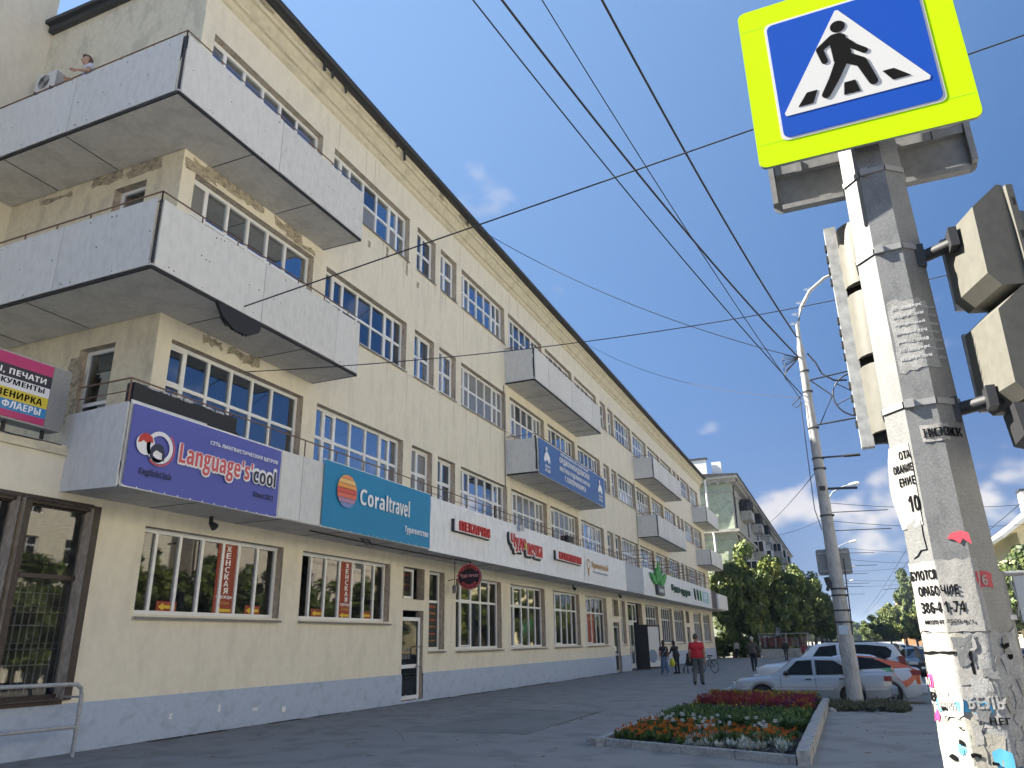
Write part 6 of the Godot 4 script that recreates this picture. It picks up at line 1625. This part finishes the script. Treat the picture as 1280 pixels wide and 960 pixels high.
# ---------------------------------------------------------------- people
# smooth union of tapered capsules [a, b, ra, rb, colour], meshed as surface nets, one vertex colour per region
func blob(bones: Array, cell: float, k: float) -> ArrayMesh:
	var lo := Vector3(1e9, 1e9, 1e9); var hi := -lo
	for b in bones:
		var r: float = maxf(b[2], b[3]) + cell * 2.5
		for p in [b[0], b[1]]:
			lo = lo.min(p - Vector3.ONE * r); hi = hi.max(p + Vector3.ONE * r)
	var nx := int((hi.x - lo.x) / cell) + 2; var ny := int((hi.y - lo.y) / cell) + 2; var nz := int((hi.z - lo.z) / cell) + 2
	var F_ := PackedFloat32Array(); F_.resize(nx * ny * nz); F_.fill(1.0)
	var near := PackedFloat32Array(); near.resize(nx * ny * nz); near.fill(1.0)
	var who := PackedInt32Array(); who.resize(nx * ny * nz)
	for bi in bones.size():
		var b: Array = bones[bi]
		var a: Vector3 = b[0]; var d: Vector3 = b[1] - a; var dd := maxf(d.length_squared(), 1e-8); var ra: float = b[2]; var rb: float = b[3]
		var r := maxf(ra, rb) + k + cell * 2
		var l: Vector3 = ((a.min(b[1]) - Vector3.ONE * r - lo) / cell).floor().max(Vector3.ZERO); var h: Vector3 = ((a.max(b[1]) + Vector3.ONE * r - lo) / cell).ceil()
		for z in range(int(l.z), mini(int(h.z), nz - 1) + 1):
			for y in range(int(l.y), mini(int(h.y), ny - 1) + 1):
				for x in range(int(l.x), mini(int(h.x), nx - 1) + 1):
					var p := lo + Vector3(x, y, z) * cell - a
					var t := clampf(p.dot(d) / dd, 0, 1)
					var dist := (p - d * t).length() - lerpf(ra, rb, t)
					var i := (z * ny + y) * nx + x
					var f := F_[i]
					var hh := maxf(k - absf(f - dist), 0.0) / k
					F_[i] = minf(f, dist) - hh * hh * k * .25
					if dist < near[i]: near[i] = dist; who[i] = bi
	var idx := PackedInt32Array(); idx.resize(nx * ny * nz); idx.fill(-1)
	var V := PackedVector3Array(); var C := PackedColorArray(); var N := PackedVector3Array()
	var off := [0, 1, nx, nx + 1, nx * ny, nx * ny + 1, nx * ny + nx, nx * ny + nx + 1]
	var corner := [Vector3(0, 0, 0), Vector3(1, 0, 0), Vector3(0, 1, 0), Vector3(1, 1, 0), Vector3(0, 0, 1), Vector3(1, 0, 1), Vector3(0, 1, 1), Vector3(1, 1, 1)]
	var edges := [[0, 1], [2, 3], [4, 5], [6, 7], [0, 2], [1, 3], [4, 6], [5, 7], [0, 4], [1, 5], [2, 6], [3, 7]]
	for z in nz - 1:
		for y in ny - 1:
			for x in nx - 1:
				var i := (z * ny + y) * nx + x
				var neg := 0
				for o in off:
					if F_[i + o] < 0: neg += 1
				if neg == 0 or neg == 8: continue
				var s := Vector3.ZERO; var c := 0
				for e in edges:
					var fa := F_[i + off[e[0]]]; var fb := F_[i + off[e[1]]]
					if (fa < 0) != (fb < 0):
						s += corner[e[0]].lerp(corner[e[1]], fa / (fa - fb)); c += 1
				idx[i] = V.size(); V.append(lo + (Vector3(x, y, z) + s / c) * cell)
				N.append(Vector3(F_[i + 1] - F_[i], F_[i + nx] - F_[i], F_[i + nx * ny] - F_[i]).normalized())
				var col: Color = bones[who[i]][4]; C.append(col)
	var I := PackedInt32Array()
	for z in range(1, nz - 1):
		for y in range(1, ny - 1):
			for x in range(1, nx - 1):
				var i := (z * ny + y) * nx + x
				for ax in 3:
					var step: int = [1, nx, nx * ny][ax]
					if (F_[i] < 0) == (F_[i + step] < 0): continue
					var u: int = [nx, nx * ny, 1][ax]; var v: int = [nx * ny, 1, nx][ax]
					var a := idx[i]; var b := idx[i - u]; var c := idx[i - u - v]; var d := idx[i - v]
					if a < 0 or b < 0 or c < 0 or d < 0: continue
					if F_[i] < 0: I.append_array([a, c, b, a, d, c])
					else: I.append_array([a, b, c, a, c, d])
	var agree := 0.0
	for i in range(0, I.size(), 3): agree += (V[I[i + 1]] - V[I[i]]).cross(V[I[i + 2]] - V[I[i]]).dot(N[I[i]])
	if agree > 0:
		for i in range(0, I.size(), 3):
			var tmp := I[i + 1]; I[i + 1] = I[i + 2]; I[i + 2] = tmp
	var arr := []; arr.resize(Mesh.ARRAY_MAX)
	arr[Mesh.ARRAY_VERTEX] = V; arr[Mesh.ARRAY_NORMAL] = N; arr[Mesh.ARRAY_COLOR] = C; arr[Mesh.ARRAY_INDEX] = I
	var m := ArrayMesh.new(); m.add_surface_from_arrays(Mesh.PRIMITIVE_TRIANGLES, arr)
	return m
var hand_mesh: ArrayMesh
func hand(skin: Color) -> ArrayMesh:
	# relaxed right hand hanging down from the wrist at the origin, palm towards -x, thumb forward (-z)
	var b := [[Vector3(0, .01, 0), Vector3(0, -.07, 0), .024, .030, skin], [Vector3(0, -.05, -.02), Vector3(0, -.075, .022), .020, .018, skin]]
	var f := [[-.030, .070, .0085], [-.010, .078, .009], [.010, .073, .0085], [.028, .058, .0075]]
	for k in f:
		var a := Vector3(0, -.085, k[0]); var m := a + Vector3(-.008, -k[1] * .5, 0); var e := m + Vector3(-.020, -k[1] * .45, 0)
		b.append([Vector3(0, -.06, k[0] * .8), a, .011, .0095, skin]); b.append([a, m, k[2] + .0005, k[2], skin]); b.append([m, e, k[2], k[2] * .8, skin])
	b.append([Vector3(0, -.02, -.022), Vector3(-.006, -.055, -.048), .012, .0105, skin]); b.append([Vector3(-.006, -.055, -.048), Vector3(-.014, -.088, -.052), .0105, .008, skin])
	return blob(b, .0045, .008)
# pose: hip heights, feet, hands as joints in a frame where the person looks towards -z
func person(label: String, at: Vector3, turn: float, h: float, c: Dictionary, J: Dictionary) -> Node3D:
	var T := thing("person", label, "person", at, turn)
	var s := h / 1.75
	var g := func(k: String, v: Vector3) -> Vector3: return (J.get(k, v) as Vector3) * s
	var skin: Color = c.skin; var top: Color = c.top; var leg: Color = c.leg; var shoe: Color = c.shoe; var hair: Color = c.hair
	var sleeve: Color = top if c.get("long", false) else skin
	var wd: float = c.get("build", 1.0) * s
	var pel: Vector3 = g.call("pelvis", Vector3(0, .93, 0)); var che: Vector3 = g.call("chest", Vector3(0, 1.30, 0)); var nk: Vector3 = g.call("neck", Vector3(0, 1.47, -.005)); var hd: Vector3 = g.call("head", Vector3(0, 1.635, -.02))
	var B := []
	B.append([pel + Vector3(-.07, 0, 0) * wd, pel + Vector3(.07, 0, 0) * wd, .115 * wd, .115 * wd, leg])
	B.append([pel + Vector3(0, .07, 0) * s, pel.lerp(che, .6), .14 * wd, .138 * wd, top]); B.append([pel + Vector3(-.075, .05, 0) * wd, pel + Vector3(.075, .05, 0) * wd, .126 * wd, .126 * wd, top]); B.append([pel.lerp(che, .45) + Vector3(-.065, 0, 0) * wd, pel.lerp(che, .45) + Vector3(.065, 0, 0) * wd, .118 * wd, .118 * wd, top])
	B.append([che + Vector3(-.085, 0, 0) * wd, che + Vector3(.085, 0, 0) * wd, .118 * wd, .118 * wd, top])
	B.append([che + Vector3(-.14, .095, 0) * wd, che + Vector3(.14, .095, 0) * wd, .056 * wd, .056 * wd, top])
	B.append([che + Vector3(0, .08, 0) * s, nk, .075 * s, .055 * s, top]); B.append([nk, hd - Vector3(0, .06, 0) * s, .054 * s, .052 * s, skin])
	for k in ["l", "r"]:
		var sg := -1.0 if k == "l" else 1.0
		var hip := pel + Vector3(.085 * sg, -.03, 0) * wd
		var kn: Vector3 = g.call(k + "knee", Vector3(.10 * sg, .50, -.02)); var an: Vector3 = g.call(k + "ankle", Vector3(.10 * sg, .09, 0)); var toe: Vector3 = g.call(k + "toe", (J.get(k + "ankle", Vector3(.10 * sg, .09, 0)) as Vector3) + Vector3(.02 * sg, -.045, -.17))
		var loose: float = c.get("loose", 1.0)
		B.append([hip, kn, .088 * wd, .062 * s * loose, leg]); B.append([kn, an + Vector3(0, .03, 0), .060 * s * loose, .048 * s * loose, leg if not c.get("bare", false) else skin])
		B.append([an + Vector3(0, -.03, .04) * s, toe, .046 * s, .038 * s, shoe])
		var sh := che + Vector3(.185 * sg, .095, 0) * wd
		var el: Vector3 = g.call(k + "elbow", Vector3(.25 * sg, 1.12, .02)); var wr: Vector3 = g.call(k + "wrist", Vector3(.27 * sg, .88, -.04))
		B.append([sh, sh.lerp(el, .55), .056 * s, .052 * s, top]); B.append([sh.lerp(el, .5), el, .046 * s, .042 * s, sleeve]); B.append([el, wr, .041 * s, .028 * s, sleeve])
	B.append([hd + Vector3(0, .03, .012) * s, hd + Vector3(0, -.02, -.012) * s, .088 * s, .078 * s, skin]); B.append([hd + Vector3(0, -.07, -.04) * s, hd + Vector3(0, -.05, -.03) * s, .05 * s, .055 * s, skin])
	B.append([hd + Vector3(0, -.005, -.095) * s, hd + Vector3(0, -.03, -.108) * s, .010 * s, .014 * s, skin])
	for sg in [-1.0, 1.0]: B.append([hd + Vector3(.083 * sg, .01, .005) * s, hd + Vector3(.08 * sg, -.03, .0) * s, .016 * s, .012 * s, skin])
	var m := blob(B, .021, .045 * s)
	var body := inst(m, "body", vmat(.85), T)
	for k in ["l", "r"]:
		var sg := -1.0 if k == "l" else 1.0
		var el: Vector3 = g.call(k + "elbow", Vector3(.25 * sg, 1.12, .02)); var wr: Vector3 = g.call(k + "wrist", Vector3(.27 * sg, .88, -.04))
		var dn := (wr - el).normalized()
		var zf := Vector3(0, 0, 1) if absf(dn.z) < .8 else Vector3(0, 1, 0)
		var xx := (-dn).cross(zf).normalized()
		inst(hand_mesh, "hand", M.skin, T, Transform3D(Basis(xx * sg * s, -dn * s, xx.cross(-dn) * s), wr))
	# hair and face
	var hb := [[hd + Vector3(0, .055, .03) * s, hd + Vector3(0, .03, .05) * s, .088 * s, .084 * s, hair], [hd + Vector3(0, .09, -.04) * s, hd + Vector3(0, .08, .0) * s, .060 * s, .07 * s, hair]]
	if c.get("long_hair", false): hb.append([hd + Vector3(0, .0, .06) * s, hd + Vector3(0, -.18, .07) * s, .075 * s, .05 * s, hair])
	inst(blob(hb, .018, .03), "hair", vmat(.7), T)
	var st := S()
	for sg in [-1.0, 1.0]: tube(st, [hd + Vector3(.032 * sg, .008, -.088) * s, hd + Vector3(.032 * sg, .008, -.094) * s], .011 * s, 8)
	done(st, "eyes", M.ink, T)
	st = S(); box(st, hd + Vector3(0, -.065, -.092) * s, Vector3(.045, .009, .008) * s); done(st, "mouth", mat(lin(.35, .10, .09), .6), T)
	return T
func people() -> void:
	var sk := Color(.42, .24, .16); M.skin = mat(lin(sk.r, sk.g, sk.b), .6)
	hand_mesh = hand(sk)
	var gray := Color(.10, .105, .105); var blk := Color(.012, .012, .015)
	var P := person("man in a red t-shirt and grey trousers walking away, seen from behind", Vector3(-5.6, gy(-32.0), -32.0), .05, 1.9, {"skin": sk, "top": Color(.48, .02, .035), "leg": gray, "shoe": blk, "hair": Color(.09, .075, .06), "build": 1.18, "loose": 1.4}, {"lknee": Vector3(-.11, .51, .02), "lankle": Vector3(-.12, .13, .26), "ltoe": Vector3(-.13, .05, .14), "rknee": Vector3(.10, .50, -.10), "rankle": Vector3(.10, .09, -.12), "lelbow": Vector3(-.27, 1.14, .0), "lwrist": Vector3(-.29, .92, -.12), "relbow": Vector3(.27, 1.13, .06), "rwrist": Vector3(.28, .89, .04)})
	var st := S()
	for i in 3: box(st, Vector3(.0, 1.10 - i * .13 + .2, .125), Vector3(.12 - .02 * i, .02, .01))
	done(st, "shirt_print", M.paper, P)
	P = person("man in a brown grey jacket with a light cap walking away near the parked cars", Vector3(-5.0, gy(-46.5), -46.5), -.1, 1.84, {"skin": sk, "top": Color(.085, .075, .055), "leg": Color(.022, .02, .025), "shoe": blk, "hair": Color(.42, .40, .36), "long": true, "build": 1.08, "loose": 1.2}, {"lknee": Vector3(-.10, .50, -.06), "lankle": Vector3(-.09, .09, -.05), "rankle": Vector3(.09, .10, .12), "relbow": Vector3(.29, 1.12, .02), "rwrist": Vector3(.26, .92, -.12)})
	# two women with a push chair at the pharmacy door
	var W1 := person("woman in a black t-shirt and wide blue jeans at the black shop gate", Vector3(-9.2, gy(-42.5), -42.5), .6, 1.72, {"skin": sk, "top": Color(.02, .02, .03), "leg": Color(.10, .15, .24), "shoe": Color(.4, .4, .42), "hair": Color(.05, .03, .02), "loose": 1.75, "long_hair": true}, {"rankle": Vector3(.12, .09, .14), "lankle": Vector3(-.10, .09, -.1)})
	var strap := S(); tube(strap, [Vector3(.17, 1.42, .03), Vector3(.06, 1.25, .155), Vector3(-.1, 1.05, .165), Vector3(-.2, .92, .08)], .014, 6); done(strap, "bag_strap", M.paper, W1)
	person("person in dark clothes leaning over the push chair by the shop wall", Vector3(-8.75, gy(-43.6), -43.6), .9, 1.75, {"skin": sk, "top": Color(.018, .016, .022), "leg": Color(.02, .02, .026), "shoe": blk, "hair": Color(.03, .02, .02), "long": true, "long_hair": true}, {"chest": Vector3(0, 1.27, -.1), "neck": Vector3(0, 1.43, -.15), "head": Vector3(0, 1.58, -.20), "lelbow": Vector3(-.22, 1.12, -.22), "lwrist": Vector3(-.18, .98, -.42), "relbow": Vector3(.22, 1.12, -.22), "rwrist": Vector3(.18, .98, -.42)})
	var bag := S(); tube(bag, [Vector3(0, 0, 0), Vector3(.01, .12, 0), Vector3(0, .3, 0), Vector3(.0, .42, 0)], [.10, .15, .12, .02], 10); var bg := done(bag, "shopping_bag", mat(lin(.55, .50, .02), .6)); bg.position = Vector3(-8.80, gy(-42.6) + .42, -42.6); tag(bg, "yellow shopping bag hanging beside the woman in jeans", "bag")
	# a person on the corner balcony of the top floor
	person("person in a white top with tied brown hair leaning on the top balcony rail", Vector3(-14.6, 13.32, -9.34), 2.7, 1.74, {"skin": Color(.45, .28, .2), "top": Color(.62, .60, .68), "leg": Color(.05, .06, .1), "shoe": blk, "hair": Color(.10, .045, .025), "long_hair": true}, {"chest": Vector3(0, 1.29, -.04), "neck": Vector3(0, 1.45, -.08), "head": Vector3(0, 1.61, -.12), "lelbow": Vector3(-.27, 1.14, -.10), "lwrist": Vector3(-.24, 1.06, -.30), "relbow": Vector3(.26, 1.12, -.15), "rwrist": Vector3(.2, 1.06, -.33)})
	# person by the white vehicle, and walkers under the trees
	person("person in dark clothes standing at the tail of the white vehicle", Vector3(1.78, gyr(-34.6) - .18, -33.6), 1.5, 1.74, {"skin": sk, "top": Color(.015, .016, .018), "leg": Color(.02, .02, .024), "shoe": blk, "hair": blk, "long": true}, {"chest": Vector3(0, 1.28, -.06), "head": Vector3(0, 1.6, -.12)})
	var far_ := [[-10.6, -84.3, "pale walker standing in the dark under the leftmost tree", Color(.35, .33, .30)], [-5.0, -72.0, "person in black walking under the trees left of the red stall", Color(.02, .02, .022)], [-2.7, -70.0, "person in a pale blue top near the market stalls", Color(.40, .46, .52)], [-3.6, -74.0, "person in a dark red top in front of the stalls", Color(.18, .03, .04)]]
	for d in far_: person(d[2], Vector3(d[0], (gyr(d[1]) - .18 if d[0] > -4.02 else gy(d[1])), d[1]), rng.randf_range(-.5, .5), 1.74, {"skin": sk, "top": d[3], "leg": Color(.03, .03, .035), "shoe": blk, "hair": Color(.05, .04, .03), "long": true}, {"lankle": Vector3(-.1, .09, .12), "rankle": Vector3(.1, .09, -.12)})

# ---------------------------------------------------------------- small things
func small_things() -> void:
	litter()
	var T := thing("handrail", "grey bent tube handrail in front of the brown shopfront", "handrail", Vector3(-12.05, 0, -9.7))
	var st := S()
	var pts := [Vector3(0, -.05, 0), Vector3(0, .95, .0), Vector3(0, 1.06, .03), Vector3(0, 1.12, .12), Vector3(0, 1.13, .25), Vector3(0, 1.17, 3.0)]
	tube(st, pts, .034, 10); done(st, "top_rail", M.grey_metal, T)
	st = S(); tube(st, [Vector3(0, .46, .0), Vector3(0, .5, 3.0)], .03, 10); done(st, "lower_rail", M.grey_metal, T)
	st = S(); tube(st, [Vector3(0, -.05, 2.4), Vector3(0, 1.15, 2.4)], .03, 8); done(st, "post", M.grey_metal, T)
	st = S(); bar(st, Vector3(0, .92, 0), Vector3(-.5, .92, -.02), .03); done(st, "wall_tie", M.grey_metal, T)
	# flower box with black film along the top of the school banner
	T = thing("planter_box", "long black planter box on the rail above the school banner", "planter", Vector3(-11.27, 5.93, -9.15))
	st = S(); span(st, Vector3(-.18, 0, 0), Vector3(.0, .34, -2.62)); done(st, "box", M.black, T)
	st = S(); tube(st, [Vector3(.02, .0, .02), Vector3(.02, 0, -2.66)], .03, 6); done(st, "lower_lip", M.dark_metal, T)
	st = S()
	for i in 9: prism(st, torn(rng.randf_range(.1, .3), .04, 3, .014), Transform3D(FB, Vector3(.004, .335, -.15 - i * .28)), .01)
	done(st, "torn_film", M.grey_metal, T)
	# air conditioner and folded umbrella on the corner balconies
	T = thing("air_conditioner", "white air conditioner unit on the end wall of the top floor", "air conditioner", Vector3(-18.25, 16.1, -10.58)); T.scale = Vector3.ONE * .72
	part("case", M.panel, T, Vector3(-.15, 0, 0), Vector3(.95, .75, .34)); part("side", M.grey_metal, T, Vector3(.95, .04, .02), Vector3(.98, .7, .32))
	st = S()
	for i in 9: tube(st, ringpts(Vector3(.32, .38, .345), .04 + i * .033, 20), .006, 4, false)
	done(st, "fan_guard", M.dark_metal, T)
	st = S(); span(st, Vector3(-.05, -.12, 0), Vector3(0.0, 0, .4)); span(st, Vector3(.8, -.12, 0), Vector3(.85, 0, .4)); done(st, "bracket", M.dark_metal, T)
	T = thing("parasol", "folded dark cloth over the rail at the top balcony's outer corner", "cloth", Vector3(-11.75, 14.2, -9.3))
	st = S()
	for i in 7: tri(st, Vector3(.38, .22 + .02 * (i % 2), 0), Vector3(-.42 + .03 * i, .16 - .05 * i, .16 - .05 * i), Vector3(-.40 + .05 * i, .10 - .05 * i, .12 - .05 * i))
	prism(st, PackedVector2Array([Vector2(-.45, .16), Vector2(-.1, .27), Vector2(.3, .24), Vector2(.42, .12), Vector2(.2, .02), Vector2(-.3, -.12)]), Transform3D(Basis(), Vector3(0, 0, .03)), .12); done(st, "cloth", M.dark_metal, T)
	# speaker box at the canopy, small lights under it
	var n := 0
	for z in [12.4, 25.1, 36.9, 45.6]:
		var l := thing("wall_spotlight", "small dark fitting under the white fascia, " + ["below the school banner", "left of the round sign", "below the faded banner", "above the grey door"][n], "light fitting", Vector3(-12.3, 4.2, -z)); n += 1
		st = S(); box(st, Vector3(0, .08, 0), Vector3(.06, .18, .06)); tube(st, [Vector3(0, .02, 0), Vector3(.12, -.08, 0)], [.05, .09], 10); done(st, "case", M.dark_metal, l)
	T = thing("floodlight", "black floodlight box on the fascia top above the red lettering", "light fitting", Vector3(-11.3, 6.02, -33.2))
	part("case", M.black, T, Vector3(-.15, 0, .35), Vector3(.22, .24, -.35))
	T = thing("hanging_lamp", "small wall lamp beside the round black sign", "lamp", Vector3(XF + .02, 3.45, -23.98))
	st = S(); tube(st, [Vector3(0, .3, 0), Vector3(.25, .34, 0), Vector3(.25, .12, 0)], .014, 6); done(st, "bracket", M.dark_metal, T); st = S(); tube(st, [Vector3(.25, .14, 0), Vector3(.25, .08, 0), Vector3(.25, -.14, 0)], [.05, .09, .07], 10); done(st, "shade", M.alu, T)
	# push chair by the shop
	T = thing("push_chair", "dark folded push chair standing against the shop wall", "push chair", Vector3(-8.15, gy(-44), -44.2), .5)
	st = S()
	for s in [-.24, .24]:
		tube(st, [Vector3(s, .14, -.42), Vector3(s, .55, .0), Vector3(s, 1.02, .38), Vector3(s, 1.0, .46)], .02, 6); tube(st, [Vector3(s, .14, .38), Vector3(s, .6, .05)], .018, 6)
	tube(st, [Vector3(-.24, 1.0, .46), Vector3(.24, 1.0, .46)], .02, 6); done(st, "frame", M.dark_metal, T)
	st = S(); prism(st, PackedVector2Array([Vector2(-.1, .42), Vector2(.16, .38), Vector2(.36, .95), Vector2(.1, 1.05), Vector2(.0, .75)]), Transform3D(Basis(Vector3(0, 0, 1), Vector3(0, 1, 0), Vector3(-1, 0, 0)), Vector3(.2, 0, 0)), -.4); done(st, "seat", M.black, T)
	for p in [Vector3(-.26, .13, -.42), Vector3(.26, .13, -.42), Vector3(-.28, .13, .38), Vector3(.28, .13, .38)]:
		var w := S(); tube(w, ringpts3(p, .115), .022, 6, false); done(w, "wheel", M.black, T)
	# bicycle beside it
	T = thing("bicycle", "dark bicycle leaning near the red shirted man", "bicycle", Vector3(-7.3, gy(-44.5), -44.8), .9)
	for z in [-.52, .52]:
		st = S(); tube(st, ringpts3(Vector3(0, .34, z), .32), .02, 6, false); var wl := done(st, "wheel", M.black, T)
		st = S()
		for k in 8: tube(st, [Vector3(0, .34, z), Vector3(0, .34 + sin(TAU * k / 8) * .31, z + cos(TAU * k / 8) * .31)], .003, 4)
		done(st, "spokes", M.alu, wl)
	st = S()
	for e in [[Vector3(0, .34, .52), Vector3(0, .36, .02)], [Vector3(0, .36, .02), Vector3(0, .85, .2)], [Vector3(0, .36, .02), Vector3(0, .80, -.36)], [Vector3(0, .80, .18), Vector3(0, .85, -.34)], [Vector3(0, .34, .52), Vector3(0, .8, .18)], [Vector3(0, .34, -.52), Vector3(0, .98, -.36)]]: tube(st, [e[0], e[1]], .018, 6)
	done(st, "frame", M.dark_metal, T); st = S(); tube(st, [Vector3(-.28, 1.02, -.30), Vector3(0, .98, -.38), Vector3(.28, 1.02, -.30)], .014, 6); done(st, "handlebar", M.dark_metal, T); part("saddle", M.black, T, Vector3(-.07, .86, .1), Vector3(.07, .92, .36))
	# grey board on a thin tube frame behind the near pole
	T = thing("board_frame", "grey board on a thin galvanised tube frame behind the near pole", "board", Vector3(1.34, 0.0, -8.0))
	st = S(); tube(st, [Vector3(0, -.05, 0), Vector3(0, 2.17, 0)], .031, 10); tube(st, [Vector3(2.3, -.05, -.4), Vector3(2.3, 2.17, -.4)], .031, 10); tube(st, [Vector3(0, 2.15, 0), Vector3(2.3, 2.17, -.4)], .022, 8); done(st, "frame", M.zinc, T)
	st = S(); box(st, Vector3(1.2, 1.94, -.22), Vector3(2.25, .40, .03), Basis(Vector3.UP, .172)); done(st, "board", mat(lin(.33, .36, .40), .6), T)
	st = S(); tube(st, [Vector3(.06, 2.1, 0), Vector3(.09, 1.9, 0), Vector3(.06, 1.78, 0)], .008, 5); box(st, Vector3(0, 1.78, 0), Vector3(.09, .04, .09)); done(st, "clamp", M.alu, T)
	# market stalls under the trees
	n = 0
	for d in [[-7.0, -85.0, lin(.16, .06, .055), "red goods stall under the trees, left one of two"], [-5.0, -87.0, lin(.20, .15, .14), "pink and white goods stall under the trees, right one of two"]]:
		T = thing("market_stall", d[3], "stall", Vector3(d[0], (gyr(d[1]) - .18 if d[0] > -4.02 else gy(d[1])), d[1]))
		part("counter", M.grey_wall, T, Vector3(-1.2, 0, -.5), Vector3(1.2, .85, .5)); part("canopy", M.grey_wall, T, Vector3(-1.4, 2.3, -.8), Vector3(1.4, 2.36, .8))
		st = S()
		for x in [-1.3, 1.3]:
			for z in [-.7, .7]: bar(st, Vector3(x, 0, z), Vector3(x, 2.32, z), .05)
		done(st, "posts", M.grey_metal, T)
		for i in 9:
			st = S(); box(st, Vector3(-1.05 + i * .26, 1.55 - .1 * (i % 2), .35), Vector3(.2, .9, .12), Basis(Vector3.UP, rng.randf())); done(st, "garment", mat([d[2], lin(.2, .19, .18), lin(.12, .03, .035), d[2]][i % 4], .9), T)
		n += 1
	# pedestrian sign on the far right kerb
	T = thing("far_sign", "small green square road sign far down the right side", "road sign", Vector3(8.9, gyr(-86) - .18, -86))
	st = S(); tube(st, [Vector3(0, -.1, 0), Vector3(0, 4.6, 0)], .05, 8); done(st, "post", M.grey_metal, T); part("plate", mat(lin(.05, .30, .12), .5), T, Vector3(-.6, 3.6, .06), Vector3(.6, 4.6, .09)); part("symbol", M.white, T, Vector3(-.25, 3.85, .092), Vector3(.25, 4.35, .1))
	# puddle of dirt, asphalt patch and lids in the pavement
	st = S(); prism(st, torn(2.6, 5.2, 6, .06), Transform3D(Basis(Vector3(1, 0, 0), Vector3(0, 0, -1), Vector3(0, 1, 0)), Vector3(-7.2, .004, -17.0)), .003); tag(done(st, "asphalt_patch", M.road), "darker mended patch of asphalt left of the flower bed", "asphalt patch", "", "structure")
	st = S(); prism(st, torn(3.0, .16, 9, .03), Transform3D(Basis(Vector3(1, 0, .1), Vector3(0, 0, -1), Vector3(0, 1, 0)), Vector3(1.3, gyr(-22) + .005, -22.0)), .003); tag(done(st, "asphalt_seam", M.concrete), "pale seam across the asphalt right of the weeds", "asphalt seam", "", "structure")
func litter() -> void:
	var st := S()
	for c in 9:
		var p := Vector3(rng.randf_range(-11.5, 1.5), .003, rng.randf_range(-13, -24)); var a := rng.randf_range(-.5, .5) + (PI / 2 if c % 3 == 0 else 0.0)
		for i in 14:
			a += rng.randf_range(-.5, .5) * .6
			var e := p + Vector3(cos(a), 0, sin(a)) * rng.randf_range(.15, .4)
			var s := (e - p).cross(Vector3.UP).normalized() * rng.randf_range(.004, .011)
			p.y = (gyr(p.z) if p.x > -4.02 else gy(p.z)) + .003; e.y = (gyr(e.z) if e.x > -4.02 else gy(e.z)) + .003
			q(st, p - s, p + s, e + s * .8, e - s * .8); p = e
	tag(done(st, "crack", M.black), "thin dark cracks in the pavement asphalt", "cracks", "", "stuff")
	st = S()
	for i in 170:
		var z := rng.randf_range(-10, -24); var x := rng.randf_range(-12.3, 2.4)
		if x > -4.5 and x < -.5: continue
		prism(st, torn(rng.randf_range(.02, .07), rng.randf_range(.015, .05), 2, .01), Transform3D(Basis(Vector3.UP, rng.randf() * TAU) * Basis(Vector3.RIGHT, -PI / 2), Vector3(x, (gyr(z) if x > -4.02 else gy(z)) + .008, z)), .005)
	tag(done(st, "leaf_litter", M.rust), "dry leaves and grit scattered over the pavement", "litter", "", "stuff")
	st = S()
	for i in 40:
		var z := -10.8 - rng.randf() * 34
		prism(st, torn(rng.randf_range(.03, .1), rng.randf_range(.02, .06), 3, .012), Transform3D(Basis(Vector3.UP, rng.randf() * TAU) * Basis(Vector3.RIGHT, -PI / 2), Vector3(XF + .08 + rng.randf() * .3, gy(z) + .012, z)), .01)
	var dz := 10.7
	var ds := S()
	while dz < 83:
		var l := rng.randf_range(.8, 2.2)
		prism(ds, torn(l, rng.randf_range(.08, .30), 5, .04), Transform3D(Basis(Vector3(0, 0, -1), Vector3(1, 0, 0), Vector3(0, 1, 0)), Vector3(XF + .1, gy(-dz) + .004 + rng.randf() * .003, -dz - l / 2)), .003); dz += l * rng.randf_range(.8, 1.6)
	tag(done(ds, "wall_foot_dirt", M.soil), "dark dirt gathered along the foot of the long wall", "dirt", "", "stuff")
	tag(done(st, "plaster_crumbs", M.concrete), "crumbs of plaster and dirt along the foot of the long wall", "debris", "", "stuff")
func ringpts3(c: Vector3, r: float) -> Array:
	var p := []
	for k in 17: p.append(c + Vector3(0, cos(TAU * k / 16), sin(TAU * k / 16)) * r)
	return p
